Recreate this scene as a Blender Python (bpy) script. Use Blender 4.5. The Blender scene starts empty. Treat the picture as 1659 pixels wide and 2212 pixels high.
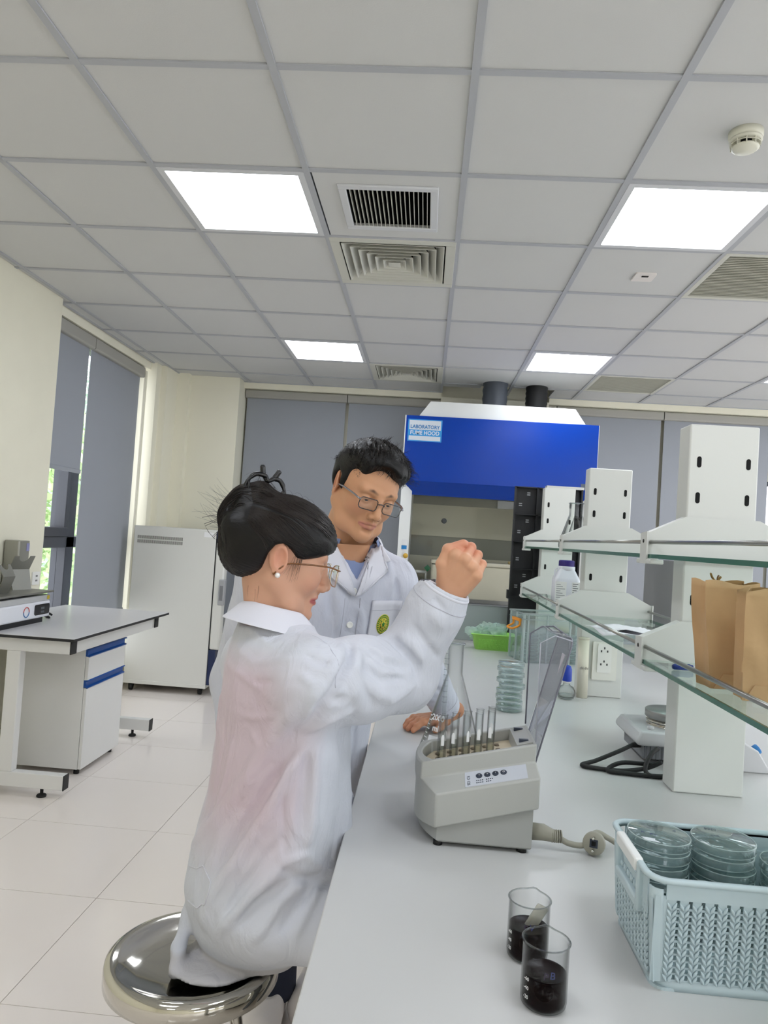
import bpy, bmesh, math, random
import numpy as np
from mathutils import Vector, Matrix

random.seed(7)
rng = np.random.default_rng(7)
SC = bpy.context.scene
COL = SC.collection
PI = math.pi

# ------------------------------------------------------------------ camera
# metres; the camera stands at x = y = 0, floor z = 0, ceiling z = 2.75
EYE = Vector((0.0, 0.0, 1.381))
YAW, PITCH, ROLL = 0.0598162, 0.0345508, 0.0655467
_f = Vector((-math.sin(YAW) * math.cos(PITCH), math.cos(YAW) * math.cos(PITCH), math.sin(PITCH)))
_r = Vector((math.cos(YAW), math.sin(YAW), 0.0))
_u = _r.cross(_f)
_r2 = _r * math.cos(ROLL) + _u * math.sin(ROLL)
_u2 = _u * math.cos(ROLL) - _r * math.sin(ROLL)
cam_data = bpy.data.cameras.new('camera')
cam_data.sensor_fit = 'HORIZONTAL'
cam_data.sensor_width = 36.0
cam_data.lens = 36.0 * 1560.0 / 1659.0
cam_data.clip_start = 0.02
camera = bpy.data.objects.new('camera', cam_data)
COL.objects.link(camera)
camera.matrix_world = Matrix(((_r2.x, _u2.x, -_f.x, EYE.x), (_r2.y, _u2.y, -_f.y, EYE.y),
                              (_r2.z, _u2.z, -_f.z, EYE.z), (0, 0, 0, 1)))
SC.camera = camera

# ------------------------------------------------------------------ sky and exposure
world = bpy.data.worlds.new('sky')
SC.world = world
world.use_nodes = True
_bg = world.node_tree.nodes['Background']
_bg.inputs['Color'].default_value = (0.94, 0.965, 1.0, 1)
_bg.inputs['Strength'].default_value = 2.5
SC.view_settings.view_transform = 'Standard'
SC.view_settings.look = 'None'
SC.view_settings.gamma = 1.0
SC.view_settings.use_curve_mapping = False
SC.view_settings.exposure = 0.64
PANEL_LIGHT = 8.6            # radiance of the ceiling light panels
SC.cycles.use_denoising = True
SC.cycles.max_bounces = 8
SC.cycles.diffuse_bounces = 4
SC.cycles.glossy_bounces = 4
SC.cycles.transmission_bounces = 8
SC.cycles.transparent_max_bounces = 24
SC.cycles.caustics_reflective = False
SC.cycles.caustics_refractive = False
SC.cycles.sample_clamp_indirect = 6.0
SC.cycles.use_adaptive_sampling = True
SC.cycles.adaptive_min_samples = 16
SC.cycles.adaptive_threshold = 0.06

# ------------------------------------------------------------------ materials
def lin(c):
    if isinstance(c, str):
        c = tuple(int(c[i:i + 2], 16) / 255 for i in (0, 2, 4))
    return tuple((v / 12.92 if v <= 0.04045 else ((v + 0.055) / 1.055) ** 2.4) for v in c) + (1.0,)

def pset(b, **kw):
    for k, v in kw.items():
        b.inputs[k.replace('_', ' ')].default_value = v

MATS = {}
def mat(name, color, rough=0.5, metal=0.0, spec=0.5, var=0.0, vscale=8.0, bump=0.0, bscale=60.0,
        sheen=0.0, coat=0.0, sub=0.0, emit=None, estr=0.0):
    if name in MATS:
        return MATS[name]
    m = bpy.data.materials.new(name)
    m.use_nodes = True
    nt = m.node_tree
    b = nt.nodes['Principled BSDF']
    c = lin(color)
    pset(b, Base_Color=c, Roughness=rough, Metallic=metal)
    b.inputs['Specular IOR Level'].default_value = spec
    if sheen: b.inputs['Sheen Weight'].default_value = sheen
    if coat: b.inputs['Coat Weight'].default_value = coat
    if sub:
        b.inputs['Subsurface Weight'].default_value = sub
        b.inputs['Subsurface Radius'].default_value = (0.012, 0.005, 0.003)
        b.inputs['Subsurface Scale'].default_value = 1.0
    if emit is not None:
        b.inputs['Emission Color'].default_value = lin(emit)
        b.inputs['Emission Strength'].default_value = estr
    if var or bump:
        tc = nt.nodes.new('ShaderNodeTexCoord')
        if var:
            n = nt.nodes.new('ShaderNodeTexNoise')
            n.inputs['Scale'].default_value = vscale
            n.inputs['Detail'].default_value = 4
            nt.links.new(tc.outputs['Object'], n.inputs['Vector'])
            mx = nt.nodes.new('ShaderNodeMix'); mx.data_type = 'RGBA'
            mx.inputs['A'].default_value = tuple(v * (1 - var) for v in c[:3]) + (1,)
            mx.inputs['B'].default_value = tuple(min(1, v * (1 + var * .6)) for v in c[:3]) + (1,)
            nt.links.new(n.outputs['Fac'], mx.inputs['Factor'])
            nt.links.new(mx.outputs['Result'], b.inputs['Base Color'])
        if bump:
            n2 = nt.nodes.new('ShaderNodeTexNoise')
            n2.inputs['Scale'].default_value = bscale
            n2.inputs['Detail'].default_value = 3
            nt.links.new(tc.outputs['Object'], n2.inputs['Vector'])
            bp = nt.nodes.new('ShaderNodeBump')
            bp.inputs['Strength'].default_value = bump
            bp.inputs['Distance'].default_value = 0.002
            nt.links.new(n2.outputs['Fac'], bp.inputs['Height'])
            nt.links.new(bp.outputs['Normal'], b.inputs['Normal'])
    MATS[name] = m
    return m

def glass(name, tint=(0.96, 0.98, 0.97), ior=1.45, rough=0.02, haze=0.0, hazecol=(1, 1, 1), refl=1.0, edge=0.0, epow=3.0):
    """thin clear glass / plastic: light passes straight through each wall, more reflection at grazing angles"""
    if name in MATS:
        return MATS[name]
    m = bpy.data.materials.new(name)
    m.use_nodes = True
    nt = m.node_tree
    nt.nodes.remove(nt.nodes['Principled BSDF'])
    out = nt.nodes['Material Output']
    tr = nt.nodes.new('ShaderNodeBsdfTransparent'); tr.inputs['Color'].default_value = (*tint, 1)
    gl = nt.nodes.new('ShaderNodeBsdfGlossy'); gl.inputs['Roughness'].default_value = rough
    gl.inputs['Color'].default_value = (refl, refl, refl, 1)
    lw = nt.nodes.new('ShaderNodeLayerWeight'); lw.inputs['Blend'].default_value = 0.5
    pw = nt.nodes.new('ShaderNodeMath'); pw.operation = 'POWER'; pw.inputs[1].default_value = 4.5
    ml = nt.nodes.new('ShaderNodeMath'); ml.operation = 'MULTIPLY_ADD'; ml.inputs[1].default_value = 0.62; ml.inputs[2].default_value = ((ior - 1) / (ior + 1)) ** 2
    nt.links.new(lw.outputs['Facing'], pw.inputs[0]); nt.links.new(pw.outputs[0], ml.inputs[0])
    mx = nt.nodes.new('ShaderNodeMixShader')
    nt.links.new(ml.outputs[0], mx.inputs['Fac'])
    ep = nt.nodes.new('ShaderNodeMath'); ep.operation = 'POWER'; ep.inputs[1].default_value = epow
    em = nt.nodes.new('ShaderNodeMath'); em.operation = 'MULTIPLY'; em.inputs[1].default_value = edge
    tm = nt.nodes.new('ShaderNodeMix'); tm.data_type = 'RGBA'
    tm.inputs['A'].default_value = (*tint, 1); tm.inputs['B'].default_value = tuple(v * .35 for v in tint) + (1,)
    nt.links.new(lw.outputs['Facing'], ep.inputs[0]); nt.links.new(ep.outputs[0], em.inputs[0])
    nt.links.new(em.outputs[0], tm.inputs['Factor']); nt.links.new(tm.outputs['Result'], tr.inputs['Color'])
    base = tr.outputs['BSDF']
    if haze:
        df = nt.nodes.new('ShaderNodeBsdfDiffuse'); df.inputs['Color'].default_value = (*hazecol, 1)
        tl = nt.nodes.new('ShaderNodeBsdfTranslucent'); tl.inputs['Color'].default_value = (*hazecol, 1)
        ad = nt.nodes.new('ShaderNodeMixShader'); ad.inputs['Fac'].default_value = 0.5
        nt.links.new(df.outputs['BSDF'], ad.inputs[1]); nt.links.new(tl.outputs['BSDF'], ad.inputs[2])
        hz = nt.nodes.new('ShaderNodeMixShader'); hz.inputs['Fac'].default_value = haze
        nt.links.new(base, hz.inputs[1]); nt.links.new(ad.outputs['Shader'], hz.inputs[2])
        base = hz.outputs['Shader']
    nt.links.new(base, mx.inputs[1])
    nt.links.new(gl.outputs['BSDF'], mx.inputs[2])
    nt.links.new(mx.outputs['Shader'], out.inputs['Surface'])
    MATS[name] = m
    return m

# ------------------------------------------------------------------ objects
def tag(o, label=None, cat=None, group=None, kind=None):
    if label: o['label'] = label
    if cat: o['category'] = cat
    if group: o['group'] = group
    if kind: o['kind'] = kind
    return o

def thing(name, loc, label, cat, group=None, rz=0.0):
    o = bpy.data.objects.new(name, None)
    o.empty_display_size = 0.05
    COL.objects.link(o)
    o.location = loc
    o.rotation_euler = (0, 0, rz)
    return tag(o, label, cat, group)

def link_mesh(name, me, m=None, parent=None, loc=None, rot=None):
    o = bpy.data.objects.new(name, me)
    COL.objects.link(o)
    if parent is not None: o.parent = parent
    if loc is not None: o.location = loc
    if rot is not None: o.rotation_euler = rot
    if m is not None and not me.materials:
        me.materials.append(m if not isinstance(m, str) else MATS[m])
    return o

def copy_thing(o, parent=None):
    c = o.copy()
    COL.objects.link(c)
    if parent is not None: c.parent = parent
    for ch in list(o.children):
        copy_thing(ch, c)
    return c

class MB:
    """collects shapes into one mesh"""
    def __init__(s):
        s.v, s.f, s.sm = [], [], []
    def add(s, v, f, smooth=False, M=None):
        n = len(s.v)
        if M is not None:
            v = [M @ Vector(p) for p in v]
        s.v += [tuple(p) for p in v]
        s.f += [tuple(i + n for i in q) for q in f]
        s.sm += [smooth] * len(f)
        return s
    def box(s, x0, x1, y0, y1, z0, z1, M=None):
        v = [(x0, y0, z0), (x1, y0, z0), (x1, y1, z0), (x0, y1, z0), (x0, y0, z1), (x1, y0, z1), (x1, y1, z1), (x0, y1, z1)]
        f = [(3, 2, 1, 0), (4, 5, 6, 7), (0, 1, 5, 4), (1, 2, 6, 5), (2, 3, 7, 6), (3, 0, 4, 7)]
        return s.add(v, f, False, M)
    def prism(s, poly, a0, a1, axis='y', M=None, smooth=False):
        """poly: 2-D outline; extruded along axis (y: poly is x,z; x: poly is y,z; z: poly is x,y)"""
        n = len(poly)
        P = {'y': lambda p, a: (p[0], a, p[1]), 'x': lambda p, a: (a, p[0], p[1]), 'z': lambda p, a: (p[0], p[1], a)}[axis]
        v = [P(p, a0) for p in poly] + [P(p, a1) for p in poly]
        f = [tuple(range(n)), tuple(range(2 * n - 1, n - 1, -1))]
        n0 = len(s.v)
        s.add(v, f, False, M)
        side = [(i, i + n, (i + 1) % n + n, (i + 1) % n) for i in range(n)]
        s.f += [tuple(i + n0 for i in q) for q in side]
        s.sm += [smooth] * n
        return s
    def lathe(s, prof, seg=32, c=(0, 0, 0), M=None, smooth=True, sx=1.0, sy=1.0):
        """prof: list of (r, z)"""
        v, f = [], []
        for r, z in prof:
            for k in range(seg):
                a = 2 * PI * k / seg
                v.append((c[0] + r * math.cos(a) * sx, c[1] + r * math.sin(a) * sy, c[2] + z))
        for i in range(len(prof) - 1):
            for k in range(seg):
                k2 = (k + 1) % seg
                f.append((i * seg + k, i * seg + k2, (i + 1) * seg + k2, (i + 1) * seg + k))
        if prof[0][0] > 1e-5: f.append(tuple(range(seg - 1, -1, -1)))
        if prof[-1][0] > 1e-5: f.append(tuple((len(prof) - 1) * seg + k for k in range(seg)))
        return s.add(v, f, smooth, M)
    def shell(s, prof, seg=32, c=(0, 0, 0), M=None):
        """open lathe: no caps"""
        v, f = [], []
        for r, z in prof:
            for k in range(seg):
                a = 2 * PI * k / seg
                v.append((c[0] + r * math.cos(a), c[1] + r * math.sin(a), c[2] + z))
        for i in range(len(prof) - 1):
            for k in range(seg):
                k2 = (k + 1) % seg
                f.append((i * seg + k, i * seg + k2, (i + 1) * seg + k2, (i + 1) * seg + k))
        return s.add(v, f, True, M)
    def tube(s, pts, r, seg=8, closed=False, M=None, caps=True):
        pts = [Vector(p) for p in pts]
        n = len(pts)
        rr = r if isinstance(r, (list, tuple)) else [r] * n
        v, f = [], []
        up = Vector((0, 0, 1))
        prev = None
        for i, p in enumerate(pts):
            if closed: t = pts[(i + 1) % n] - pts[i - 1]
            else: t = pts[min(i + 1, n - 1)] - pts[max(i - 1, 0)]
            t.normalize()
            if prev is None:
                a = t.cross(up)
                if a.length < 1e-3: a = t.cross(Vector((1, 0, 0)))
            else:
                a = prev - t * prev.dot(t)
            a.normalize(); prev = a
            b = t.cross(a)
            for k in range(seg):
                q = 2 * PI * k / seg
                v.append(p + (a * math.cos(q) + b * math.sin(q)) * rr[i])
        m = n if closed else n - 1
        for i in range(m):
            j = (i + 1) % n
            for k in range(seg):
                k2 = (k + 1) % seg
                f.append((i * seg + k, j * seg + k, j * seg + k2, i * seg + k2))
        if caps and not closed:
            f.append(tuple(range(seg))); f.append(tuple((n - 1) * seg + k for k in range(seg - 1, -1, -1)))
        return s.add(v, f, True, M)
    def cyl(s, p0, p1, r, seg=16, r1=None, M=None):
        return s.tube([p0, p1], [r, r if r1 is None else r1], seg, M=M)
    def sphere(s, c, r, seg=16, M=None, sz=1.0):
        prof = [(max(1e-6, r * math.sin(PI * i / (seg // 2))), -r * sz * math.cos(PI * i / (seg // 2))) for i in range(seg // 2 + 1)]
        return s.lathe(prof, seg, c, M)
    def mesh(s, name):
        me = bpy.data.meshes.new(name)
        me.from_pydata(s.v, [], s.f)
        me.polygons.foreach_set('use_smooth', s.sm)
        bm = bmesh.new(); bm.from_mesh(me)
        bmesh.ops.recalc_face_normals(bm, faces=bm.faces)
        bm.to_mesh(me); bm.free()
        me.update()
        return me
    def build(s, name, m, parent=None, loc=None, rot=None, bevel=0.0, bseg=2):
        o = link_mesh(name, s.mesh(name), m, parent, loc, rot)
        if bevel:
            md = o.modifiers.new('bevel', 'BEVEL')
            md.width = bevel; md.segments = bseg; md.limit_method = 'ANGLE'; md.angle_limit = math.radians(40)
            md.harden_normals = False
            for p in o.data.polygons: p.use_smooth = True
            o.data.set_sharp_from_angle(angle=math.radians(45)) if hasattr(o.data, 'set_sharp_from_angle') else None
        return o

def spline(P, n=8):
    """Catmull-Rom through 3-D points"""
    P = [Vector(p) for p in P]
    out = []
    for i in range(len(P) - 1):
        p0, p1, p2, p3 = P[max(i - 1, 0)], P[i], P[i + 1], P[min(i + 2, len(P) - 1)]
        for k in range(n):
            t = k / n
            out.append(0.5 * ((2 * p1) + (p2 - p0) * t + (2 * p0 - 5 * p1 + 4 * p2 - p3) * t * t + (3 * p1 - p0 - 3 * p2 + p3) * t ** 3))
    out.append(P[-1])
    return out

def text_mesh(name, s, size, m, parent, loc, rot, extrude=0.0004, align='CENTER', bold=0.0, sx=1.0, space=1.0):
    cu = bpy.data.curves.new(name, 'FONT')
    cu.body = s; cu.size = size; cu.extrude = extrude; cu.align_x = align; cu.align_y = 'CENTER'
    cu.offset = bold; cu.space_character = space; cu.resolution_u = 3
    tmp = bpy.data.objects.new(name, cu)
    COL.objects.link(tmp)
    dg = bpy.context.evaluated_depsgraph_get()
    me = bpy.data.meshes.new_from_object(tmp.evaluated_get(dg))
    bpy.data.objects.remove(tmp)
    me.materials.clear()
    o = link_mesh(name, me, m, parent, loc, rot)
    o.scale = (sx, 1, 1)
    return o

def rounded_rect(x0, x1, y0, y1, r, n=5):
    P = []
    for cx, cy, a0 in ((x1 - r, y1 - r, 0), (x0 + r, y1 - r, PI / 2), (x0 + r, y0 + r, PI), (x1 - r, y0 + r, 1.5 * PI)):
        for k in range(n + 1):
            a = a0 + PI / 2 * k / n
            P.append((cx + r * math.cos(a), cy + r * math.sin(a)))
    return P
# ------------------------------------------------------------------ the room
ZC = 2.75
GX = lambda i: -1.741 + 0.6 * i        # ceiling grid lines across
GY = lambda j: 2.066 + 0.6 * j         # ceiling grid lines along
X_L, X_R, Y_B, Y_F = -2.385, 4.65, 6.66, -3.35

m_ceil = mat('mineral_ceiling_tile', 'cfcfce', 0.85, var=0.02, vscale=3.0, bump=0.12, bscale=220)
m_bar = mat('ceiling_grid_bar', 'b2b4b9', 0.55)
m_plenum = mat('dark_plenum', '2a2b2c', 0.9)
m_wall = mat('cream_wall_paint', 'f1edda', 0.75, var=0.025, vscale=2.0)
m_walld = mat('aged_wall_paint', 'e8e4d0', 0.8, var=0.06, vscale=4.0)
m_tile = mat('polished_floor_tile', 'efe7e0', 0.13, spec=0.45, var=0.02, vscale=1.4)
m_grout = mat('floor_grout', 'a7a198', 0.8)
m_alu = mat('dark_window_aluminium', '4b4d54', 0.45, metal=0.2)
m_blind = mat('grey_roller_blind', '999da4', 0.8, var=0.02, vscale=3)
m_cass = mat('blind_cassette', 'a5a39c', 0.5)

# floor: slab and polished tiles
FX, FY = -1.112, 2.619
b = MB().box(X_L - 0.4, X_R + 0.2, Y_F - 0.2, Y_B + 0.35, -0.12, -0.004)
floor = tag(b.build('floor', m_grout), 'polished beige tile floor of the laboratory', None, kind='structure')
tile_me = {}
i0 = math.floor((X_L - 0.12 - FX) / 0.6); i1 = math.ceil((X_R - FX) / 0.6)
j0 = math.floor((Y_F - FY) / 0.6); j1 = math.ceil((Y_B + 0.25 - FY) / 0.6)
for i in range(i0, i1):
    for j in range(j0, j1):
        x0 = max(FX + 0.6 * i, X_L - 0.3) + 0.0012; x1 = min(FX + 0.6 * (i + 1), X_R) - 0.0012
        y0 = max(FY + 0.6 * j, Y_F) + 0.0012; y1 = min(FY + 0.6 * (j + 1), Y_B + 0.25) - 0.0012
        if x1 - x0 < 0.01 or y1 - y0 < 0.01: continue
        key = (round(x1 - x0, 3), round(y1 - y0, 3))
        if key not in tile_me:
            tile_me[key] = MB().box(0, x1 - x0, 0, y1 - y0, -0.01, 0).mesh('floor_tile')
        link_mesh('tile', tile_me[key], m_tile, floor, (x0, y0, 0))

# ceiling: dark slab above, hung grid, mineral tiles
ceil = tag(MB().box(X_L - 0.4, X_R + 0.2, Y_F - 0.2, Y_B + 0.35, 3.3, 3.42).build('ceiling', m_plenum), 'suspended grid ceiling with square white tiles', None, kind='structure')
ci0, ci1 = -2, 11
cj0, cj1 = -9, 8
LIGHTS = [(i, j) for i in (-2, 1, 4, 7) for j in (-7, -3, 1, 5) if not (i == -2)]
FITTED = set(LIGHTS) | {(2, 1), (2, 2), (2, 6), (5, 2), (5, 6)}
OPEN = {(3, 7), (4, 7)}
cx_lo, cx_hi = -2.445, X_R
cy_lo, cy_hi = Y_F, Y_B
ctile = {}
for i in range(ci0, ci1):
    for j in range(cj0, cj1):
        if (i, j) in FITTED or (i, j) in OPEN: continue
        x0 = max(GX(i), cx_lo) + 0.003; x1 = min(GX(i + 1), cx_hi) - 0.003
        y0 = max(GY(j), cy_lo) + 0.003; y1 = min(GY(j + 1), cy_hi) - 0.003
        if x1 - x0 < 0.02 or y1 - y0 < 0.02: continue
        key = (round(x1 - x0, 3), round(y1 - y0, 3))
        if key not in ctile:
            ctile[key] = MB().box(0, x1 - x0, 0, y1 - y0, 0.0, 0.015).mesh('ceiling_tile')
        link_mesh('ceiling_tile', ctile[key], m_ceil, ceil, (x0, y0, ZC + 0.004))
# two cut tiles beside the hood ducts
MB().box(GX(3) + .003, 0.40, GY(7) + .003, 6.40, ZC + .004, ZC + .019).build('ceiling_tile', m_ceil, ceil)
MB().box(GX(4) + .003, 1.256, GY(7) + .003, 6.33, ZC + .004, ZC + .019).build('ceiling_tile', m_ceil, ceil)
MB().box(1.04, 1.256, 6.333, 6.655, ZC + .004, ZC + .019).build('ceiling_tile', m_ceil, ceil)
for i in range(ci0, ci1 + 1):
    x = GX(i)
    if cx_lo < x < cx_hi:
        MB().box(x - 0.012, x + 0.012, cy_lo, cy_hi if i not in (4,) else 6.64, ZC - 0.003, ZC + 0.003).box(x - .001, x + .001, cy_lo, cy_hi, ZC + .003, ZC + .035).build('grid_bar', m_bar, ceil)
for j in range(cj0, cj1 + 1):
    y = GY(j)
    if cy_lo < y < cy_hi:
        MB().box(cx_lo, cx_hi, y - 0.012, y + 0.012, ZC - 0.002, ZC + 0.0035).build('grid_bar', m_bar, ceil)
# wall angles
MB().box(cx_lo, cx_lo + .02, cy_lo, 6.1, ZC - .002, ZC + .004).build('wall_angle', m_bar, ceil)
MB().box(-1.8, .06, cy_hi - .02, cy_hi, ZC - .002, ZC + .004).box(1.05, cx_hi, cy_hi - .02, cy_hi, ZC - .002, ZC + .004).build('wall_angle', m_bar, ceil)

# walls
WT = 3.42
tag(MB().box(X_L - .35, X_L, Y_F - .2, 4.40, 0, WT).build('wall_left', m_walld), 'cream painted pier at the left with stains below the ceiling', kind='structure')
w = MB()
w.box(-2.75, -2.455, 4.40, 6.06, 2.69, WT)          # lintel over the window
w.box(-2.75, -2.455, 4.40, 6.06, 0, 0.30)           # sill wall
tag(w.build('wall_left_window', m_wall), 'cream wall strip around the left window', kind='structure')
w = MB()
w.box(-2.75, -2.40, 6.06, 6.42, 0, WT).box(-2.75, -2.345, 6.16, 6.42, 0, WT)
w.box(-2.75, -2.24, 6.42, Y_B + .3, 0, WT).box(-2.24, -1.79, 6.50, Y_B + .3, 0, WT)
tag(w.build('wall_corner', m_wall), 'stepped cream column in the far left corner', kind='structure')
# back wall with one uncovered window opening far right
w = MB()
yb0, yb1 = 6.80, 6.96
w.box(-1.79, 2.62, yb0, yb1, 0, WT)
w.box(3.52, X_R + .2, yb0, yb1, 0, WT)
w.box(2.62, 3.52, yb0, yb1, 0, 1.60).box(2.62, 3.52, yb0, yb1, 2.12, WT)
w.box(-1.79, .06, Y_B, yb0, 2.695, WT).box(1.05, X_R + .2, Y_B, yb0, 2.695, WT)     # beam above the blinds
w.box(.06, 1.05, Y_B, yb0, 2.50, 2.71)
tag(w.build('wall_back', m_wall), 'cream back wall behind the roller blinds', kind='structure')
def added_window_wall(name, label, run, fixed, axis, n, first_win):
    """wall with a row of tall windows (unseen, added to let in more daylight for the ceiling)"""
    a0, a1 = run
    w = MB()
    B = (lambda p0, p1, z0, z1: w.box(fixed, fixed + .2, p0, p1, z0, z1)) if axis == 'x' else (lambda p0, p1, z0, z1: w.box(p0, p1, fixed, fixed + .2, z0, z1))
    pitch = (a1 - a0) / n
    if axis == 'y': B(X_L - .35, a0 - .19, 0, WT)
    B(a0 - .2, a1 + .2, 0, .75); B(a0 - .2, a1 + .2, 2.62, WT)
    for k in range(n + 1):
        c_ = a0 + pitch * k
        B(c_ - (.2 if k in (0, n) else .08), c_ + (.2 if k in (0, n) else .08), .75, 2.62)
    tag(w.build(name, m_wall), label, kind='structure')
    for k in range(n):
        p0, p1 = a0 + pitch * k + (.2 if k == 0 else .08), a0 + pitch * (k + 1) - (.2 if k == n - 1 else .08)
        o = tag(bpy.data.objects.new('window_%d' % (first_win + k), None), 'tall aluminium window added outside the picture for daylight', kind='structure')  # unseen window, added to brighten the room with extra daylight
        COL.objects.link(o)
        fr = MB()
        F = (lambda m, a, b_, z0, z1, e0=.08, e1=.13: m.box(fixed + e0, fixed + e1, a, b_, z0, z1)) if axis == 'x' else (lambda m, a, b_, z0, z1, e0=.08, e1=.13: m.box(a, b_, fixed + e0, fixed + e1, z0, z1))
        F(fr, p0, p1, .75, .80); F(fr, p0, p1, 2.57, 2.62); F(fr, p0, p0 + .05, .75, 2.62); F(fr, p1 - .05, p1, .75, 2.62); F(fr, p0, p1, 1.45, 1.51)
        fr.build('window_frame', m_alu, o)
        pn = MB(); F(pn, p0 + .05, p1 - .05, .80, 2.57, .103, .107)
        pn.build('pane', m_pane, o)
m_pane = glass('window_pane', (0.955, 0.96, 0.965))
added_window_wall('wall_right', 'cream wall at the right with windows added for daylight', (Y_F, Y_B + .1), X_R, 'x', 5, 3)
added_window_wall('wall_front', 'cream wall behind the photographer with windows added for daylight', (1.2, X_R), Y_F - .2, 'y', 2, 8)

# left window: aluminium frame, panes, blinds
m_pane = glass('window_pane', (0.955, 0.96, 0.965))
wn = tag(bpy.data.objects.new('window_1', None), 'dark aluminium window with trees outside', kind='structure')
COL.objects.link(wn)
xg0, xg1 = -2.68, -2.60
f = MB().box(xg0, xg1, 4.40, 6.06, 0.30, 0.36).box(xg0, xg1, 4.40, 6.06, 2.63, 2.69).box(xg0, xg1, 4.40, 4.45, .3, 2.69).box(xg0, xg1, 6.0, 6.06, .3, 2.69)
f.build('window_frame', m_alu, wn)
MB().box(xg0 - .01, xg1 + .02, 4.40, 6.06, 1.155, 1.235).build('transom', m_alu, wn, bevel=.004)
MB().box(xg0 - .01, xg1 + .02, 5.07, 5.185, .3, 2.69).build('mullion', m_alu, wn, bevel=.004)
s_ = MB().box(xg0, xg1 + .03, 5.01, 5.065, 1.235, 2.63).box(xg0, xg1 + .035, 4.45, 5.06, 1.235, 1.30)
s_.build('opening_sash', m_alu, wn, bevel=.004)
for (a, c_, d, e) in ((4.45, 5.07, .36, 1.155), (5.185, 6.0, .36, 1.155), (4.45, 5.07, 1.235, 2.63), (5.185, 6.0, 1.235, 2.63)):
    MB().box(-2.645, -2.641, a, c_, d, e).build('pane', m_pane, wn)
MB().cyl((-2.56, 4.64, 1.33), (-2.56, 4.72, 1.325), .006).build('handle', mat('black_plastic', '17181a', .45), wn)

def roller_blind(y0, y1, zb, label):
    t = thing('roller_blind', (-2.50, (y0 + y1) / 2, zb), label, 'blind', 'roller blinds on the left window')
    h = (y1 - y0) / 2
    c = MB().prism(rounded_rect(-.035, .04, 2.595 - zb, 2.685 - zb, .015), -h, h, 'y')
    c.build('cassette', m_cass, t)
    MB().box(-.002, .002, -h + .012, h - .012, 0.02, 2.60 - zb).build('fabric', m_blind, t)
    MB().prism(rounded_rect(-.008, .008, 0, .03, .006), -h + .01, h - .01, 'y').build('bottom_bar', m_blind, t)
    return t
roller_blind(4.41, 5.035, 1.69, 'half raised grey roller blind showing trees below it, beside the cream pier')
roller_blind(5.045, 5.955, 0.62, 'fully lowered grey roller blind of the left window, behind the drawer table')
tag(MB().box(-2.47, -2.455, 5.965, 5.995, .3, 2.66).build('trim_1', m_wall), 'slim cream guide rail beside the lowered blind', kind='structure')

# back blinds, 0.972 m apart
seams = [-1.785 + 0.972 * k + (.045 if k == 6 else 0) for k in range(8)]
for k in range(len(seams) - 1):
    x0, x1 = seams[k], min(seams[k + 1], X_R)
    if x1 - x0 < .2: continue
    zb = 0.55
    lab = ['full height grey roller blind beside the cream corner column', 'grey roller blind behind the standing man', 'grey roller blind behind the left half of the fume hood',
           'grey roller blind behind the right half of the fume hood', 'grey roller blind right of the fume hood, above the shelf posts',
           'grey roller blind behind the nearest shelf post', 'grey roller blind at the far right edge'][k]
    t = thing('roller_blind', ((x0 + x1) / 2, 6.735, zb), lab, 'blind', 'roller blinds on the back wall')
    h = (x1 - x0) / 2 - .004
    MB().prism(rounded_rect(-.04, .03, 2.615 - zb, 2.692 - zb, .015), -h, h, 'x').build('cassette', m_cass, t)
    g = .012
    lft = .01 if k != 6 else .016
    MB().box(-h + lft, h - g, -.002, .002, .02, 2.62 - zb).build('fabric', m_blind, t)
    MB().prism(rounded_rect(-.008, .008, 0, .03, .006), -h + lft, h - g, 'x').build('bottom_bar', m_blind, t)
wn2 = tag(bpy.data.objects.new('window_2', None), 'window behind the blinds at the right of the back wall', kind='structure')
COL.objects.link(wn2)
MB().box(2.62, 3.52, 6.83, 6.89, 1.60, 1.64).box(2.62, 3.52, 6.83, 6.89, 2.08, 2.12).box(2.62, 2.67, 6.83, 6.89, 1.6, 2.12).box(3.47, 3.52, 6.83, 6.89, 1.6, 2.12).build('window_frame', m_alu, wn2)
MB().box(2.67, 3.47, 6.858, 6.862, 1.64, 2.08).build('pane', m_pane, wn2)

# wall socket on the pier
t = thing('wall_socket', (X_L, 4.333, .987), 'white wall socket on the cream pier behind the shaker', 'socket')
MB().prism(rounded_rect(-.04, .04, -.04, .04, .006), 0, .008, 'x').build('plate', mat('socket_white', 'e9e8e2', .4), t)
for z_ in (-.014, .014):
    MB().box(.008, .0095, .008, .014, z_ - .005, z_ + .005).box(.008, .0095, -.004, .002, z_ - .005, z_ + .005).build('slot', mat('socket_slot', '2b2b2b', .6), t)

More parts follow.
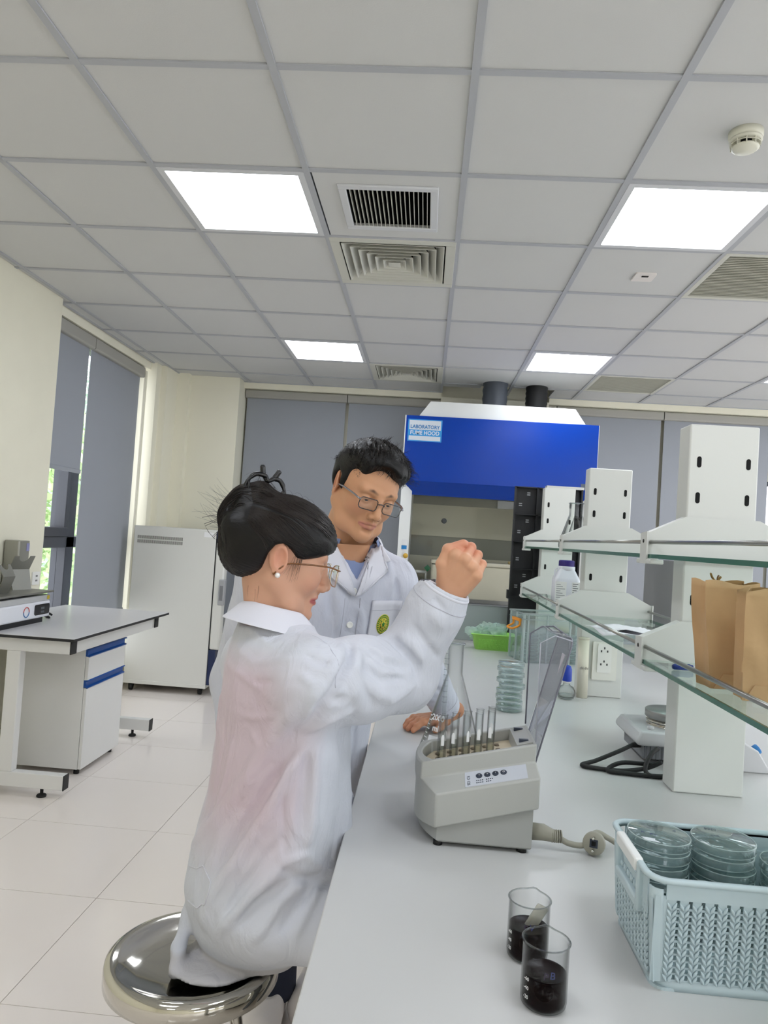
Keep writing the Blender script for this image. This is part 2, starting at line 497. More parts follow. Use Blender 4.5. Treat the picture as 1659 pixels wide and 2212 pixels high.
# ------------------------------------------------------------------ ceiling fittings
m_frame = mat('light_frame_white', 'd4d5d8', .4)
m_diff = mat('lit_diffuser', 'ffffff', .6, emit=(0.945, 0.965, 1.0), estr=PANEL_LIGHT)
lab_l = {(1, 1): 'lit square ceiling panel left of the air grilles, nearest the woman', (4, 1): 'lit square ceiling panel at the upper right, below the smoke detector',
         (1, 5): 'far lit ceiling panel above the man, left of the small diffuser', (4, 5): 'far lit ceiling panel above the fume hood',
         (7, 5): 'lit ceiling panel cut by the right edge of the picture'}
for (i, j) in LIGHTS:
    t = thing('ceiling_light', (GX(i) + .3, GY(j) + .3, ZC), lab_l.get((i, j), 'lit square ceiling panel outside the picture, %s row and %s column' % ({-7: 'rearmost', -3: 'overhead', 1: 'near', 5: 'far'}[j], {1: 'left', 4: 'middle', 7: 'right'}[i])), 'ceiling light', 'square light panels in the ceiling')
    fr = MB()
    for (a, c_, d, e) in ((-.288, .288, -.288, -.262), (-.288, .288, .262, .288), (-.288, -.262, -.262, .262), (.262, .288, -.262, .262)):
        fr.box(a, c_, d, e, -.004, .02)
    fr.build('frame', m_frame, t)
    MB().box(-.262, .262, -.262, .262, .001, .012).build('diffuser', m_diff, t)

m_vent = mat('vent_white', 'cfcec4', .5)
m_black = mat('vent_black', '0b0b0c', .9)
# open slat exhaust grille
t = thing('exhaust_grille', (-.235, 2.966, ZC), 'square ceiling grille with dark slots and thin slats', 'air vent')
p = MB()
for (a, c_, d, e) in ((-.288, .288, -.288, -.17), (-.288, .288, .17, .288), (-.288, -.17, -.17, .17), (.17, .288, -.17, .17)):
    p.box(a, c_, d, e, .003, .012)
p.build('tile_panel', m_ceil, t)
fr = MB()
for (a, c_, d, e) in ((-.2, .2, -.2, -.168), (-.2, .2, .168, .2), (-.2, -.168, -.168, .168), (.168, .2, -.168, .168)):
    fr.box(a, c_, d, e, -.006, .004)
fr.build('frame', m_frame, t, bevel=.003)
bx = MB().box(-.18, .18, -.18, .18, .16, .165).box(-.18, -.172, -.18, .18, .004, .165).box(.172, .18, -.18, .18, .004, .165).box(-.18, .18, -.18, -.172, .004, .165).box(-.18, .18, .172, .18, .004, .165)
bx.build('duct_box', m_black, t)
sl = MB().box(-.0012, .0012, -.168, .168, -.002, .022).mesh('slat')
for k in range(18):
    link_mesh('slat', sl, m_vent, t, (-.168 + .336 * (k + .7) / 18.4, 0, 0))
# four way diffusers
def four_way(cx, cy, label):
    t = thing('air_diffuser', (cx, cy, ZC), label, 'air vent', 'four way air diffusers')
    fr = MB()
    for (a, c_, d, e) in ((-.296, .296, -.296, -.25), (-.296, .296, .25, .296), (-.296, -.25, -.25, .25), (.25, .296, -.25, .25)):
        fr.box(a, c_, d, e, -.004, .004)
    fr.build('frame', m_vent, t, bevel=.002)
    MB().box(-.25, .25, -.25, .25, .1, .105).box(-.255, -.25, -.25, .25, 0, .1).box(.25, .255, -.25, .25, 0, .1).box(-.25, .25, -.255, -.25, 0, .1).box(-.25, .25, .25, .255, 0, .1).build('duct_box', m_black, t)
    for k in range(6):
        h0 = .25 - k * .0375         # top inner, flares outward to the bottom
        hb, ht, th = h0 - .006, h0 - .045, .0025
        v = []
        for (h, z) in ((hb, -.006), (ht, .045), (ht - th * 1.6, .045), (hb - th * 1.6, -.006)):
            v += [(-h, -h, z), (h, -h, z), (h, h, z), (-h, h, z)]
        fs = []
        for r_ in range(4):
            r2 = (r_ + 1) % 4
            for s_ in range(4):
                s2 = (s_ + 1) % 4
                fs.append((r_ * 4 + s_, r_ * 4 + s2, r2 * 4 + s2, r2 * 4 + s_))
        MB().add(v, fs).build('louvre', m_vent, t)
    hb = .25 - 6 * .0375 - .0
    MB().add([(-.03, -.03, -.006), (.03, -.03, -.006), (.03, .03, -.006), (-.03, .03, -.006), (0, 0, .012)], [(0, 1, 2, 3), (0, 1, 4), (1, 2, 4), (2, 3, 4), (3, 0, 4)]).build('centre_cone', m_vent, t)
four_way(-.241, 3.566, 'large four way air diffuser next to the slotted grille')
four_way(-.241, 5.966, 'far four way air diffuser beside the fume hood duct')
# return grilles with fine horizontal blades
def return_grille(cx, cy, label, n):
    t = thing('return_air_grille', (cx, cy, ZC), label, 'air vent', 'fine bladed return grilles')
    fr = MB()
    for (a, c_, d, e) in ((-.296, .296, -.296, -.27), (-.296, .296, .27, .296), (-.296, -.27, -.27, .27), (.27, .296, -.27, .27)):
        fr.box(a, c_, d, e, -.004, .006)
    fr.build('frame', m_vent, t, bevel=.002)
    MB().box(-.27, .27, -.27, .27, .05, .055).build('filter', mat('vent_filter', '9a998e', .9), t)
    bl = MB().add([(-.27, -.009, -.003), (.27, -.009, -.003), (.27, .009, .018), (-.27, .009, .018), (-.27, -.009, -.001), (.27, -.009, -.001), (.27, .009, .02), (-.27, .009, .02)],
                  [(0, 1, 2, 3), (7, 6, 5, 4), (0, 1, 5, 4), (1, 2, 6, 5), (2, 3, 7, 6), (3, 0, 4, 7)]).mesh('blade')
    for k in range(n):
        link_mesh('blade', bl, mat('vent_blade', 'd4d3c8', .5), t, (0, -.265 + .53 * (k + .5) / n, 0))
return_grille(1.559, 3.566, 'fine bladed square return grille at the right, under the light panel', 26)
return_grille(1.559, 5.966, 'far fine bladed return grille right of the fume hood', 22)
# smoke detector
t = thing('smoke_detector', (.943, 2.335, ZC + .004), 'round ivory smoke detector on the ceiling at the upper right', 'smoke detector')
m_ivory = mat('ivory_plastic', 'dad8c8', .4)
MB().lathe([(.052, 0), (.052, -.016), (.049, -.024)], 40).build('base', m_ivory, t)
MB().lathe([(.049, -.024), (.05, -.03), (.044, -.034), (.030, -.036)], 40).build('collar', m_ivory, t)
MB().lathe([(.030, -.034), (.030, -.05)], 32).build('sensing_chamber', m_black, t)
MB().lathe([(.042, -.05), (.041, -.054), (.033, -.060), (.001, -.063)], 40).build('cover', m_ivory, t)
for k in range(10):
    a = 2 * PI * k / 10
    MB().box(.030, .045, -.0018, .0018, -.053, -.030).build('rib', m_ivory, t, rot=(0, 0, a))
MB().tube([(.046 * math.cos(2 * PI * k / 32), .046 * math.sin(2 * PI * k / 32), -.042) for k in range(32)], .0012, 6, closed=True).build('ring', m_ivory, t)
# sensor plate
t = thing('ceiling_socket_plate', (.995, 3.60, ZC + .004), 'small white square plate with a dark slot in a ceiling tile', 'sensor')
MB().prism(rounded_rect(-.05, .05, -.05, .05, .008), -.009, 0, 'z').build('plate', mat('plate_white', 'e6e0dc', .4), t)
MB().box(-.016, .016, -.030, -.014, -.0105, -.009).build('slot', m_black, t)
# ------------------------------------------------------------------ furniture
m_white = mat('white_powder_coat', 'e0e0dd', .42)
m_blackp = mat('black_edge', '18191b', .5)
m_top = mat('pale_worktop', 'd2d1d2', .28, spec=.4, var=.015, vscale=3)
m_bench = mat('grey_bench_top', 'c6c6c4', .33, spec=.4, var=.02, vscale=4)
m_steel = mat('brushed_steel', 'a9a8a3', .28, metal=.95)
m_chrome = mat('polished_steel', 'c9c6bd', .07, metal=1.0)
m_rubber = mat('black_rubber', '141414', .6)
m_blue = mat('blue_handle', '0d4a96', .35)

# side table at the left
TX0, TX1, TY0, TY1, TZ = -2.37, -1.662, 3.42, 4.72, .79
t = thing('side_table', ((TX0 + TX1) / 2, (TY0 + TY1) / 2, 0), 'white framed lab table with black edged pale top at the left', 'table')
ox, oy = (TX0 + TX1) / 2, (TY0 + TY1) / 2
tp = MB().box(TX0 - ox, TX1 - ox, TY0 - oy, TY1 - oy, TZ - .016, TZ - .002).build('tabletop', m_blackp, t, bevel=.002)
MB().box(TX0 - ox + .001, TX1 - ox - .001, TY0 - oy + .001, TY1 - oy - .001, TZ - .0025, TZ).build('laminate', m_top, tp)
for yy, nm in ((3.47, 0), (4.57, 1)):
    y0, y1 = yy - oy, yy - oy + .05
    MB().box(TX0 - ox + .03, -1.685 - ox, y0, y1, .045, .115).build('foot_beam', m_white, t, bevel=.003)
    MB().box(-1.685 - ox, -1.681 - ox, y0 - .001, y1 + .001, .044, .116).build('end_cap', m_blackp, t)
    MB().box(-2.02 - ox, -1.95 - ox, y0, y1, .115, .705).build('upright', m_white, t, bevel=.003)
    MB().box(TX0 - ox + .03, -1.70 - ox, y0 - .004, y1 + .004, .705, .773).build('top_beam', m_white, t, bevel=.003)
    MB().box(-1.70 - ox, -1.695 - ox, y0 - .005, y1 + .005, .704, .774).build('end_cap', m_blackp, t)
    for xf in (-1.80, -2.26):
        MB().lathe([(.022, 0), (.024, .006), (.02, .012), (.008, .016), (.008, .046)], 20, (xf - ox, (y0 + y1) / 2, 0)).build('levelling_foot', m_rubber, t)
MB().box(-1.745 - ox, -1.71 - ox, 3.52 - oy, 4.57 - oy, .70, .772).build('rail', m_white, t)
MB().box(TX0 - ox + .03, TX0 - ox + .07, 3.52 - oy, 4.57 - oy, .70, .772).build('rail', m_white, t)

# drawer cabinet under it
t = thing('drawer_cabinet', (-1.96, 4.05, 0), 'white pedestal cabinet with two blue handles under the left table', 'cabinet')
MB().box(-.205, .178, -.235, .24, .03, .69).build('body', m_white, t, bevel=.002)
dr = MB().box(.180, .198, -.235, .24, .505, .634).build('drawer', m_white, t, bevel=.002)
dd = MB().box(.180, .198, -.235, .24, .032, .47).build('door', m_white, t, bevel=.002)
def pull(z, par):
    MB().prism([(.178, z - .02), (.20, z - .024), (.204, z - .018), (.190, z - .012), (.190, z + .012), (.204, z + .016), (.200, z + .022), (.178, z + .02)], -.235, .24, 'y').build('handle', m_blue, par)
pull(.655, dr); pull(.487, dd)
for (a, c_) in ((-.19, -.2), (-.19, .2), (.16, -.2), (.16, .2)):
    MB().cyl((a, c_, 0), (a, c_, .03), .015).build('foot', m_rubber, t)

# orbital shaker on the table
m_shk = mat('shaker_white', 'dfe1e6', .3)
m_alup = mat('aluminium_plate', '8a8981', .4, metal=.6)
t = thing('orbital_shaker', (-2.21, 3.69, TZ), 'white orbital shaker with black display on the left table', 'lab shaker')
MB().prism(rounded_rect(-.13, .125, -.25, .235, .03), 0, .035, 'z').build('base', m_blackp, t)
bd = MB().prism(rounded_rect(-.14, .145, -.26, .262, .03), .03, .118, 'z').build('body', m_shk, t, bevel=.008)
MB().prism(rounded_rect(-.135, .14, -.255, .257, .03), .118, .15, 'z').build('upper_housing', mat('shaker_grey', 'b4b5b4', .4), t, bevel=.003)
MB().prism(rounded_rect(.085, .235, .047, .104, .012), .143, .148, 'x').build('display', mat('display_black', '0c0c0e', .15), t)
for z_ in (.082, .062):
    MB().box(.148, .1485, .145, .18, z_ - .006, z_ + .006).build('readout', mat('readout_grey', '4f5557', .4), t)
MB().tube([(.147, .005 + .026 * math.cos(a), .073 + .026 * math.sin(a)) for a in [2 * PI * k / 28 for k in range(15)]], .0022, 6).build('logo_ring', mat('ring_red', 'c0504a', .4), t)
MB().tube([(.147, .005 + .026 * math.cos(a), .073 + .026 * math.sin(a)) for a in [2 * PI * k / 28 for k in range(14, 29)]], .0022, 6).build('logo_ring', mat('ring_blue', '2f6fa8', .4), t)
MB().box(.1405, .1415, .215, .24, .126, .146).build('warning_sticker', mat('yellow_sticker', 'b9a21e', .5), t)
MB().box(-.15, .15, -.265, .268, .162, .172).build('platform', m_alup, t, bevel=.002)
MB().cyl((0, 0, .15), (0, 0, .162), .04).build('drive', m_alup, t)
def clamp(x, y, rz, sc, par):
    M = Matrix.Translation((x, y, .172)) @ Matrix.Rotation(rz, 4, 'Z') @ Matrix.Scale(sc, 4)
    o = MB()
    # folded sheet: a leaning plate then a kinked upper plate with a round notch
    w_ = .06
    a0, a1 = (0, .0), (.03, .10)
    P = [(-w_, 0, 0), (w_, 0, 0), (w_ * 1.1, .035, .11), (-w_ * 1.1, .035, .11)]
    Q = [(x_, y_ + .003, z_) for x_, y_, z_ in P]
    o.add(P + Q, [(0, 1, 2, 3), (7, 6, 5, 4), (0, 1, 5, 4), (1, 2, 6, 5), (2, 3, 7, 6), (3, 0, 4, 7)], M=M)
    top = [(-w_ * 1.1, 0), (w_ * 1.1, 0), (w_ * 1.1, .085), (.035, .085)] + [(.035 * math.cos(a), .085 - .035 * math.sin(a)) for a in [PI * k / 10 for k in range(1, 10)]] + [(-.035, .085), (-w_ * 1.1, .085)]
    K = M @ Matrix.Translation((0, .035, .11)) @ Matrix.Rotation(math.radians(28), 4, 'X')
    o.prism(top, 0, .003, 'y', M=K)
    return o.build('flask_clamp', m_alup, par)
clamp(.02, .17, math.radians(70), 1.0, t)
clamp(-.04, .02, math.radians(100), .7, t)
clamp(.06, -.08, math.radians(-90), .8, t)
t2 = thing('stainless_dispenser', (-2.328, 4.035, TZ), 'tall grey steel dispenser box standing behind the shaker', 'dispenser')
MB().prism(rounded_rect(-.050, .040, -.07, .045, .012), 0, .435, 'z').build('body', mat('dispenser_grey', '9b9a90', .35, metal=.4), t2, bevel=.004)
MB().box(.0405, .0415, -.01, .012, .17, .30).build('gauge', mat('gauge_dark', '6d6a66', .5), t2)
MB().box(.0415, .0422, -.004, .007, .195, .225).build('red_mark', mat('red_mark', '7d2b30', .5), t2)
MB().box(.0405, .0415, .005, .036, .375, .42).build('sticker', mat('lilac_sticker', '8f90b8', .5), t2)
MB().tube(spline([(-2.19, 3.955, TZ + .05), (-2.15, 4.0, TZ + .035), (-2.12, 4.04, TZ + .006), (-2.16, 4.07, TZ + .008), (-2.19, 4.03, TZ + .03), (-2.14, 4.01, TZ + .045), (-2.11, 4.05, TZ + .02)], 6), .006, 8).build('power_cable', m_rubber, t, loc=(2.21, -3.69, -TZ))

# incubator cabinet
m_inc = mat('incubator_white', 'dcdcd6', .4)
m_navy = mat('incubator_navy', '16264f', .4)
IX0, IX1, IY0, IY1 = -2.385, -1.70, 5.80, 6.40
t = thing('incubator', ((IX0 + IX1) / 2, (IY0 + IY1) / 2, 0), 'tall white incubator cabinet with navy door trim on castors', 'incubator')
ox, oy = (IX0 + IX1) / 2, (IY0 + IY1) / 2
MB().box(IX0 - ox, IX1 - ox, IY0 - oy, IY1 - oy, .085, 1.345).build('body', m_inc, t, bevel=.006)
MB().box(IX0 - ox, IX1 - ox, IY0 - oy - .004, IY1 - oy, .06, .09).build('plinth', m_inc, t, bevel=.003)
d = MB().box(IX1 - ox + .004, IX1 - ox + .06, IY0 - oy, IY1 - oy, 1.255, 1.335).build('control_fascia', m_navy, t, bevel=.004)
d = MB().box(IX1 - ox + .004, IX1 - ox + .06, IY0 - oy, IY1 - oy, .09, .375).build('lower_fascia', m_navy, t, bevel=.004)
d = MB().box(IX1 - ox + .006, IX1 - ox + .085, IY0 - oy, IY1 - oy, .378, 1.25).build('door', m_inc, t, bevel=.012)
MB().box(IX1 - ox + .086, IX1 - ox + .088, IY0 - oy + .08, IY1 - oy - .06, .45, 1.18).build('window', mat('door_glass_grey', '7a7f86', .12), d)
h = MB().box(IX1 - ox + .05, IX1 - ox + .10, IY0 - oy - .012, IY0 - oy + .05, .74, .95).build('handle', mat('handle_grey', 'a5a6a8', .4), d, bevel=.008)
MB().box(IX1 - ox + .062, IX1 - ox + .09, IY0 - oy - .0135, IY0 - oy - .012, .78, .90).build('recess', mat('handle_dark', '77787b', .5), h)
MB().box(IX1 - ox, IX1 - ox + .006, IY0 - oy + .003, IY1 - oy, .09, 1.33).build('gasket', m_blackp, t)
sl = MB().box(-.0016, .0016, -.002, .001, -.013, .013).mesh('vent_slot')
m_slot = mat('vent_slot_dark', '6a6a66', .7)
for r_ in range(2):
    for k in range(46):
        link_mesh('vent_slot', sl, m_slot, t, (-2.35 - ox + .372 * k / 45, IY0 - oy, 1.262 - .035 * r_ - .008))
MB().box(-1.80 - ox, -1.72 - ox, IY0 - oy - .0015, IY0 - oy + .001, 1.285, 1.325).build('label_plate', mat('label_white', 'eeeeee', .5), t)
for (cx, cy) in ((-2.33, 5.84), (-1.76, 5.86), (-2.33, 6.34), (-1.76, 6.34)):
    c = MB().cyl((cx - ox - .012, cy - oy, .028), (cx - ox + .012, cy - oy, .028), .028, 20).build('castor', m_rubber, t)
    MB().box(cx - ox - .018, cx - ox + .018, cy - oy - .014, cy - oy + .02, .03, .062).build('fork', m_blackp, c)

# ------------------------------------------------------------------ fume hood
m_hblue = mat('hood_blue', '073a9c', .2, spec=.25)
m_hw = mat('hood_white', 'd9dbd8', .35)
m_hin = mat('hood_liner', 'd3cfbb', .5)
m_baf = mat('hood_baffle_grey', '97978c', .5)
HX0, HX1, HY = -.217, 1.297, 5.70
hc = (HX0 + HX1) / 2
t = thing('fume_hood', (hc, 6.15, 0), 'large laboratory fume hood with glossy blue front panel', 'fume hood')
L = lambda x: x - hc
Y = lambda y: y - 6.15
MB().box(L(HX0), L(HX1), Y(5.74), Y(6.62), 0, .86).build('base_cabinet', m_hw, t, bevel=.004)
for x0, x1 in ((HX0 + .02, hc - .004), (hc + .004, HX1 - .02)):
    d = MB().box(L(x0), L(x1), Y(5.72), Y(5.74), .06, .80).build('base_door', m_hw, t, bevel=.003)
    MB().box(L(hc - .07 if x0 < hc - .1 else hc + .03), L(hc - .03 if x0 < hc - .1 else hc + .07), Y(5.70), Y(5.72), .55, .75).build('handle', m_blue, d)
MB().box(L(HX0), L(HX1), Y(5.66), Y(6.62), .86, .90).build('work_surface', mat('hood_worktop', '55585a', .4), t, bevel=.004)
MB().box(L(HX0), L(HX1), Y(6.58), Y(6.62), .90, 2.34).build('back_liner', m_hin, t)
MB().box(L(HX0 + .02), L(HX0 + .05), Y(5.74), Y(6.58), .90, 2.3).build('side_liner', m_hin, t)
MB().box(L(HX1 - .05), L(HX1 - .02), Y(5.74), Y(6.58), .90, 2.3).build('side_liner', m_hin, t)
MB().box(L(HX0), L(HX1), Y(5.76), Y(6.58), 2.30, 2.34).build('top_liner', m_hin, t)
for z0, z1, nm in ((.95, 1.24, m_hin), (1.42, 1.72, m_hin)):
    MB().box(L(HX0 + .06), L(HX1 - .06), Y(6.50), Y(6.51), z0, z1).build('baffle', m_hin, t)
MB().box(L(HX0 + .06), L(HX1 - .06), Y(6.515), Y(6.525), 1.20, 1.46).build('baffle', m_baf, t)
MB().box(L(HX0 + .06), L(HX1 - .06), Y(6.49), Y(6.51), 1.70, 1.83).build('baffle', m_baf, t)
# side posts: angled white front edges
for s_, xx in ((1, HX0), (-1, HX1)):
    P = [(xx, 5.70), (xx + s_ * .085, 5.76), (xx + s_ * .085, 6.60), (xx, 6.60)]
    MB().prism([(L(a), Y(c_)) for a, c_ in P], .90, 1.84, 'z').build('side_post', m_hw, t, bevel=.003)
MB().prism([(Y(5.70), 1.838), (Y(5.72), 1.838), (Y(5.72), 2.36), (Y(5.70), 2.36)], L(HX0 + .004), L(HX1), 'x').build('front_panel', m_hblue, t, bevel=.004)
MB().box(L(HX0 - .004), L(HX0 + .004), Y(5.70), Y(6.6), 1.84, 2.36).build('side_edge', m_hw, t)
MB().box(L(HX1 - .004), L(HX1 + .004), Y(5.705), Y(6.6), 1.84, 2.36).build('side_edge', m_hw, t)
MB().prism([(Y(5.702), 1.838), (Y(5.78), 1.735), (Y(5.80), 1.735), (Y(5.722), 1.838)], L(HX0 + .085), L(HX1 - .085), 'x').build('lower_bevel', m_hblue, t)
MB().add([(L(HX0), Y(5.70), 1.838), (L(HX0 + .086), Y(5.702), 1.838), (L(HX0 + .086), Y(5.78), 1.735), (L(HX0 + .086), Y(5.79), 1.838)], [(0, 1, 2), (1, 3, 2), (0, 2, 3), (0, 3, 1)]).build('bevel_corner', m_hblue, t)
MB().add([(L(HX1), Y(5.70), 1.838), (L(HX1 - .086), Y(5.702), 1.838), (L(HX1 - .086), Y(5.78), 1.735), (L(HX1 - .086), Y(5.79), 1.838)], [(0, 1, 2), (1, 3, 2), (0, 2, 3), (0, 3, 1)]).build('bevel_corner', m_hblue, t)
# sloping cap
v = [(-.115, 5.73, 2.36), (1.20, 5.73, 2.36), (1.20, 6.55, 2.36), (-.115, 6.55, 2.36), (-.027, 5.735, 2.485), (1.112, 5.735, 2.485), (1.112, 6.45, 2.485), (-.027, 6.45, 2.485)]
MB().add([(L(a), Y(c_), z) for a, c_, z in v], [(3, 2, 1, 0), (4, 5, 6, 7), (0, 1, 5, 4), (1, 2, 6, 5), (2, 3, 7, 6), (3, 0, 4, 7)]).build('top_cap', m_hw, t)
s_ = MB().box(L(HX0 + .09), L(HX1 - .09), Y(5.84), Y(5.846), .93, 1.76).build('sash', glass('sash_glass', (.965, .97, .96), ior=1.3), t)
MB().box(L(HX0 + .09), L(HX1 - .09), Y(5.835), Y(5.852), .902, .93).build('sash_rail', m_steel, s_)
MB().lathe([(.001, -.012), (.022, -.012), (.024, 0), (.001, 0)], 24, M=Matrix.Translation((L(.155), Y(6.495), 1.56)) @ Matrix.Rotation(PI / 2, 4, 'X')).build('spray_port', mat('port_blue_grey', '5a6474', .4), t)
# sticker with writing
st = MB().box(L(-.195), L(.075), Y(5.6985), Y(5.70), 2.155, 2.33).build('sign', mat('sign_cyan', '2b8fd0', .4), t)
MB().box(L(-.185), L(.065), Y(5.698), Y(5.6985), 2.247, 2.322).build('sign_field', mat('sign_silver', 'c9d0d8', .4), st)
MB().box(L(-.185), L(.065), Y(5.698), Y(5.6985), 2.163, 2.198).build('sign_field', MATS['sign_silver'], st)
RX = (PI / 2, 0, 0)
text_mesh('lettering', 'LABORATORY', .040, mat('sign_blue_ink', '2474ae', .4), st, (L(-.06), Y(5.6975), 2.270), RX, bold=.0008, sx=.90)
text_mesh('lettering', 'FUME HOOD', .044, mat('sign_white_ink', 'd6dde6', .4), st, (L(-.06), Y(5.6975), 2.222), RX, bold=.0009, sx=.90)
q = MB().box(L(1.18), L(1.285), Y(5.697), Y(5.70), 1.852, 1.895).build('control_display', mat('control_grey', '4b5563', .3), t)
st2 = MB().box(L(-.205), L(-.145), Y(5.722), Y(5.7225), 1.33, 1.37).build('notice', mat('notice_white', 'e4e6e8', .5), t, rot=None)
MB().box(L(-.205), L(-.145), Y(5.721), Y(5.7215), 1.295, 1.325).build('notice_band', mat('notice_blue', '1d7ec2', .5), st2)
MB().lathe([(.001, 0), (.02, 0), (.02, .002), (.001, .002)], 20, M=Matrix.Translation((L(-.15), Y(5.722), 1.245)) @ Matrix.Rotation(PI / 2, 4, 'X')).build('warning_label', mat('notice_yellow', 'cfa53a', .5), t)
# gas taps inside
g = MB().cyl((L(-.14), Y(5.98), 1.115), (L(.025), Y(5.98), 1.115), .012).cyl((L(.02), Y(5.98), 1.03), (L(.02), Y(5.98), 1.125), .008).build('gas_tap', m_hw, t)
MB().box(-.02, .02, -.004, .004, -.02, .02, M=Matrix.Translation((L(.03), Y(5.962), 1.150)) @ Matrix.Rotation(PI / 4, 4, 'Y')).build('green_tag', mat('tag_green', '1c7a4a', .5), g)

# exhaust ducts
def duct(x, r, name, m, label, y=6.2, corr=14):
    t = thing(name, (x, y, 2.485), label, 'duct', 'hood exhaust ducts')
    prof = []
    for k in range(corr * 2 + 1):
        prof.append((r if k % 2 == 0 else r * .94, .68 * k / (corr * 2)))
    MB().lathe(prof, 28).build('hose', m, t)
    MB().lathe([(r * .98, 0), (r * 1.06, 0), (r * 1.06, .025), (r * .98, .025)], 28).build('collar', m_blackp, t)
duct(.515, .108, 'exhaust_duct', mat('duct_grey', '4a4f58', .5), 'grey flexible duct rising from the hood into the ceiling', corr=10)
duct(.875, .095, 'exhaust_duct', mat('duct_black', '131416', .6), 'black corrugated duct right of the grey one above the hood', y=6.25, corr=16)

# things inside the hood
t = thing('water_bath', (.40, 6.03, .90), 'wide cream lidded box standing in the fume hood', 'water bath')
MB().prism(rounded_rect(-.34, .33, -.14, .22, .02), 0, .29, 'z').build('body', mat('bath_cream', 'd8d2c0', .35), t, bevel=.006)
MB().prism(rounded_rect(-.345, .335, -.145, .225, .02), .292, .325, 'z').build('lid', MATS['bath_cream'], t, bevel=.008)
MB().box(-.335, -.26, -.1405, -.139, .285, .293).build('seam', m_blackp, t)
t = thing('wooden_stick', (.78, 5.90, 1.226), 'short yellowish stick lying on the cream box in the hood', 'stick')
MB().tube([(-.10, 0, .012), (.02, .01, .012)], [.012, .013], 10).build('shaft', mat('stick_wood', 'b7a374', .6), t)
MB().tube([(-.104, 0, .012), (-.100, 0, .012)], [.009, .0125], 10).build('tip', mat('stick_tip', 'a08a55', .6), t)
t = thing('power_adapter', (-.02, 5.90, .90), 'black boxed device with white label and cable in the hood', 'device')
MB().box(-.075, .06, -.05, .06, 0, .145).build('case', m_blackp, t, bevel=.006)
MB().box(-.055, .04, -.0515, -.05, .04, .13).build('label_plate', MATS['label_white'], t)
MB().tube(spline([(.03, -.06, .01), (.03, -.10, .06), (-.03, -.10, .09), (-.06, -.09, .04), (-.05, -.08, .006)], 6), .008, 8).build('cable', m_rubber, t)
MB().tube(spline([(.14, -.18, .006), (.17, -.2, .045), (.22, -.2, .05), (.27, -.19, .006)], 6), .009, 8).build('cable', m_rubber, t)

# ------------------------------------------------------------------ island bench
BX0, BX1, BY0, BY1, BZ = -.122, 1.58, .30, 4.38, .80
t = thing('island_bench', ((BX0 + BX1) / 2, (BY0 + BY1) / 2, 0), 'long light grey island bench running through the laboratory', 'lab bench')
ox, oy = (BX0 + BX1) / 2, (BY0 + BY1) / 2
MB().box(BX0 - ox, BX1 - ox, BY0 - oy, BY1 - oy, BZ - .02, BZ).build('worktop', m_bench, t, bevel=.0025)
for yy in (.55, 2.35, 4.15):
    for s_, xx in ((1, BX0 + .30), (-1, BX1 - .30)):
        MB().box(xx - ox - .03, xx - ox + .03, yy - oy - .025, yy - oy + .025, .06, BZ - .09).build('upright', m_white, t)
    MB().box(BX0 + .28 - ox, BX1 - .28 - ox, yy - oy - .025, yy - oy + .025, .03, .09).build('foot_beam', m_white, t)
    MB().box(BX0 + .05 - ox, BX1 - .05 - ox, yy - oy - .025, yy - oy + .025, BZ - .09, BZ - .02).build('top_beam', m_white, t)
    for xx in (BX0 + .35, BX1 - .35):
        MB().lathe([(.022, 0), (.024, .006), (.008, .016), (.008, .03)], 16, (xx - ox, yy - oy, 0)).build('levelling_foot', m_rubber, t)
for xx in (BX0 + .27, BX1 - .27):
    MB().box(xx - ox - .02, xx - ox + .02, .5 - oy, 4.2 - oy, BZ - .09, BZ - .02).build('rail', m_white, t)
for k, yy in enumerate((.75, 1.35, 2.65, 3.25)):
    c = thing('bench_cabinet', (.73, yy + .28, 0), 'white cabinet under the island bench, number %s from its near end' % ('one', 'two', 'three', 'four')[k], 'cabinet', 'cabinets under the island bench')
    c['label'] = ['white cupboard hidden under the bench below the blue basket', 'white cupboard hidden under the bench below the test tube heater',
                  'white cupboard hidden under the bench below the petri dish tower', 'white cupboard hidden under the bench below the clear bin'][k]
    MB().box(-.24, .24, -.28, .28, .08, .70).build('body', m_white, c, bevel=.003)
    d = MB().box(-.26, -.242, -.278, .278, .085, .695).build('door', m_white, c, bevel=.002)
    MB().box(-.28, -.262, -.2, .2, .63, .66).build('handle', m_blue, d)
    MB().box(-.2, .2, -.24, .24, 0, .08).build('plinth', m_blackp, c)

# grey splash panel at the far end
t = thing('splash_panel', (.16, 4.36, BZ), 'low grey panel closing the far end of the bench', 'panel')
MB().box(-.27, .40, -.008, .008, 0, .212).build('board', mat('splash_grey', '9aa3a3', .35), t, bevel=.002)
MB().box(-.272, .402, -.010, .010, .208, .214).build('edge_strip', mat('splash_edge', '85898a', .4), t)

# ------------------------------------------------------------------ reagent shelf: posts, brackets, glass, rails
m_post = mat('shelf_white', 'd6d7d2', .45, var=.01, vscale=6)
m_gls = glass('shelf_glass', (.90, .965, .94), refl=.9)
m_gedge = mat('glass_edge_green', '2f6b5a', .15, spec=.6)
m_hole = mat('slot_black', '070707', .9)
PXC, PW, PD = .730, .170, .078
POSTY = [.735, 1.843, 2.953, 4.06]
post_lab = ['white slotted shelf post out of frame at the near end', 'nearest large white slotted shelf post, behind the paper bags', 'middle white slotted shelf post with the socket plate',
            'far white slotted shelf post in front of the black rack']
SH_T, SH_L = 1.372, 1.113       # glass undersides
GT = .010
def slot_shape():
    return [(.0055 * math.cos(a), .0085 + .0055 * math.sin(a)) for a in [PI * k / 8 for k in range(9)]] + [(.0055 * math.cos(a), -.0085 + .0055 * math.sin(a)) for a in [PI + PI * k / 8 for k in range(9)]]
slot_me = None
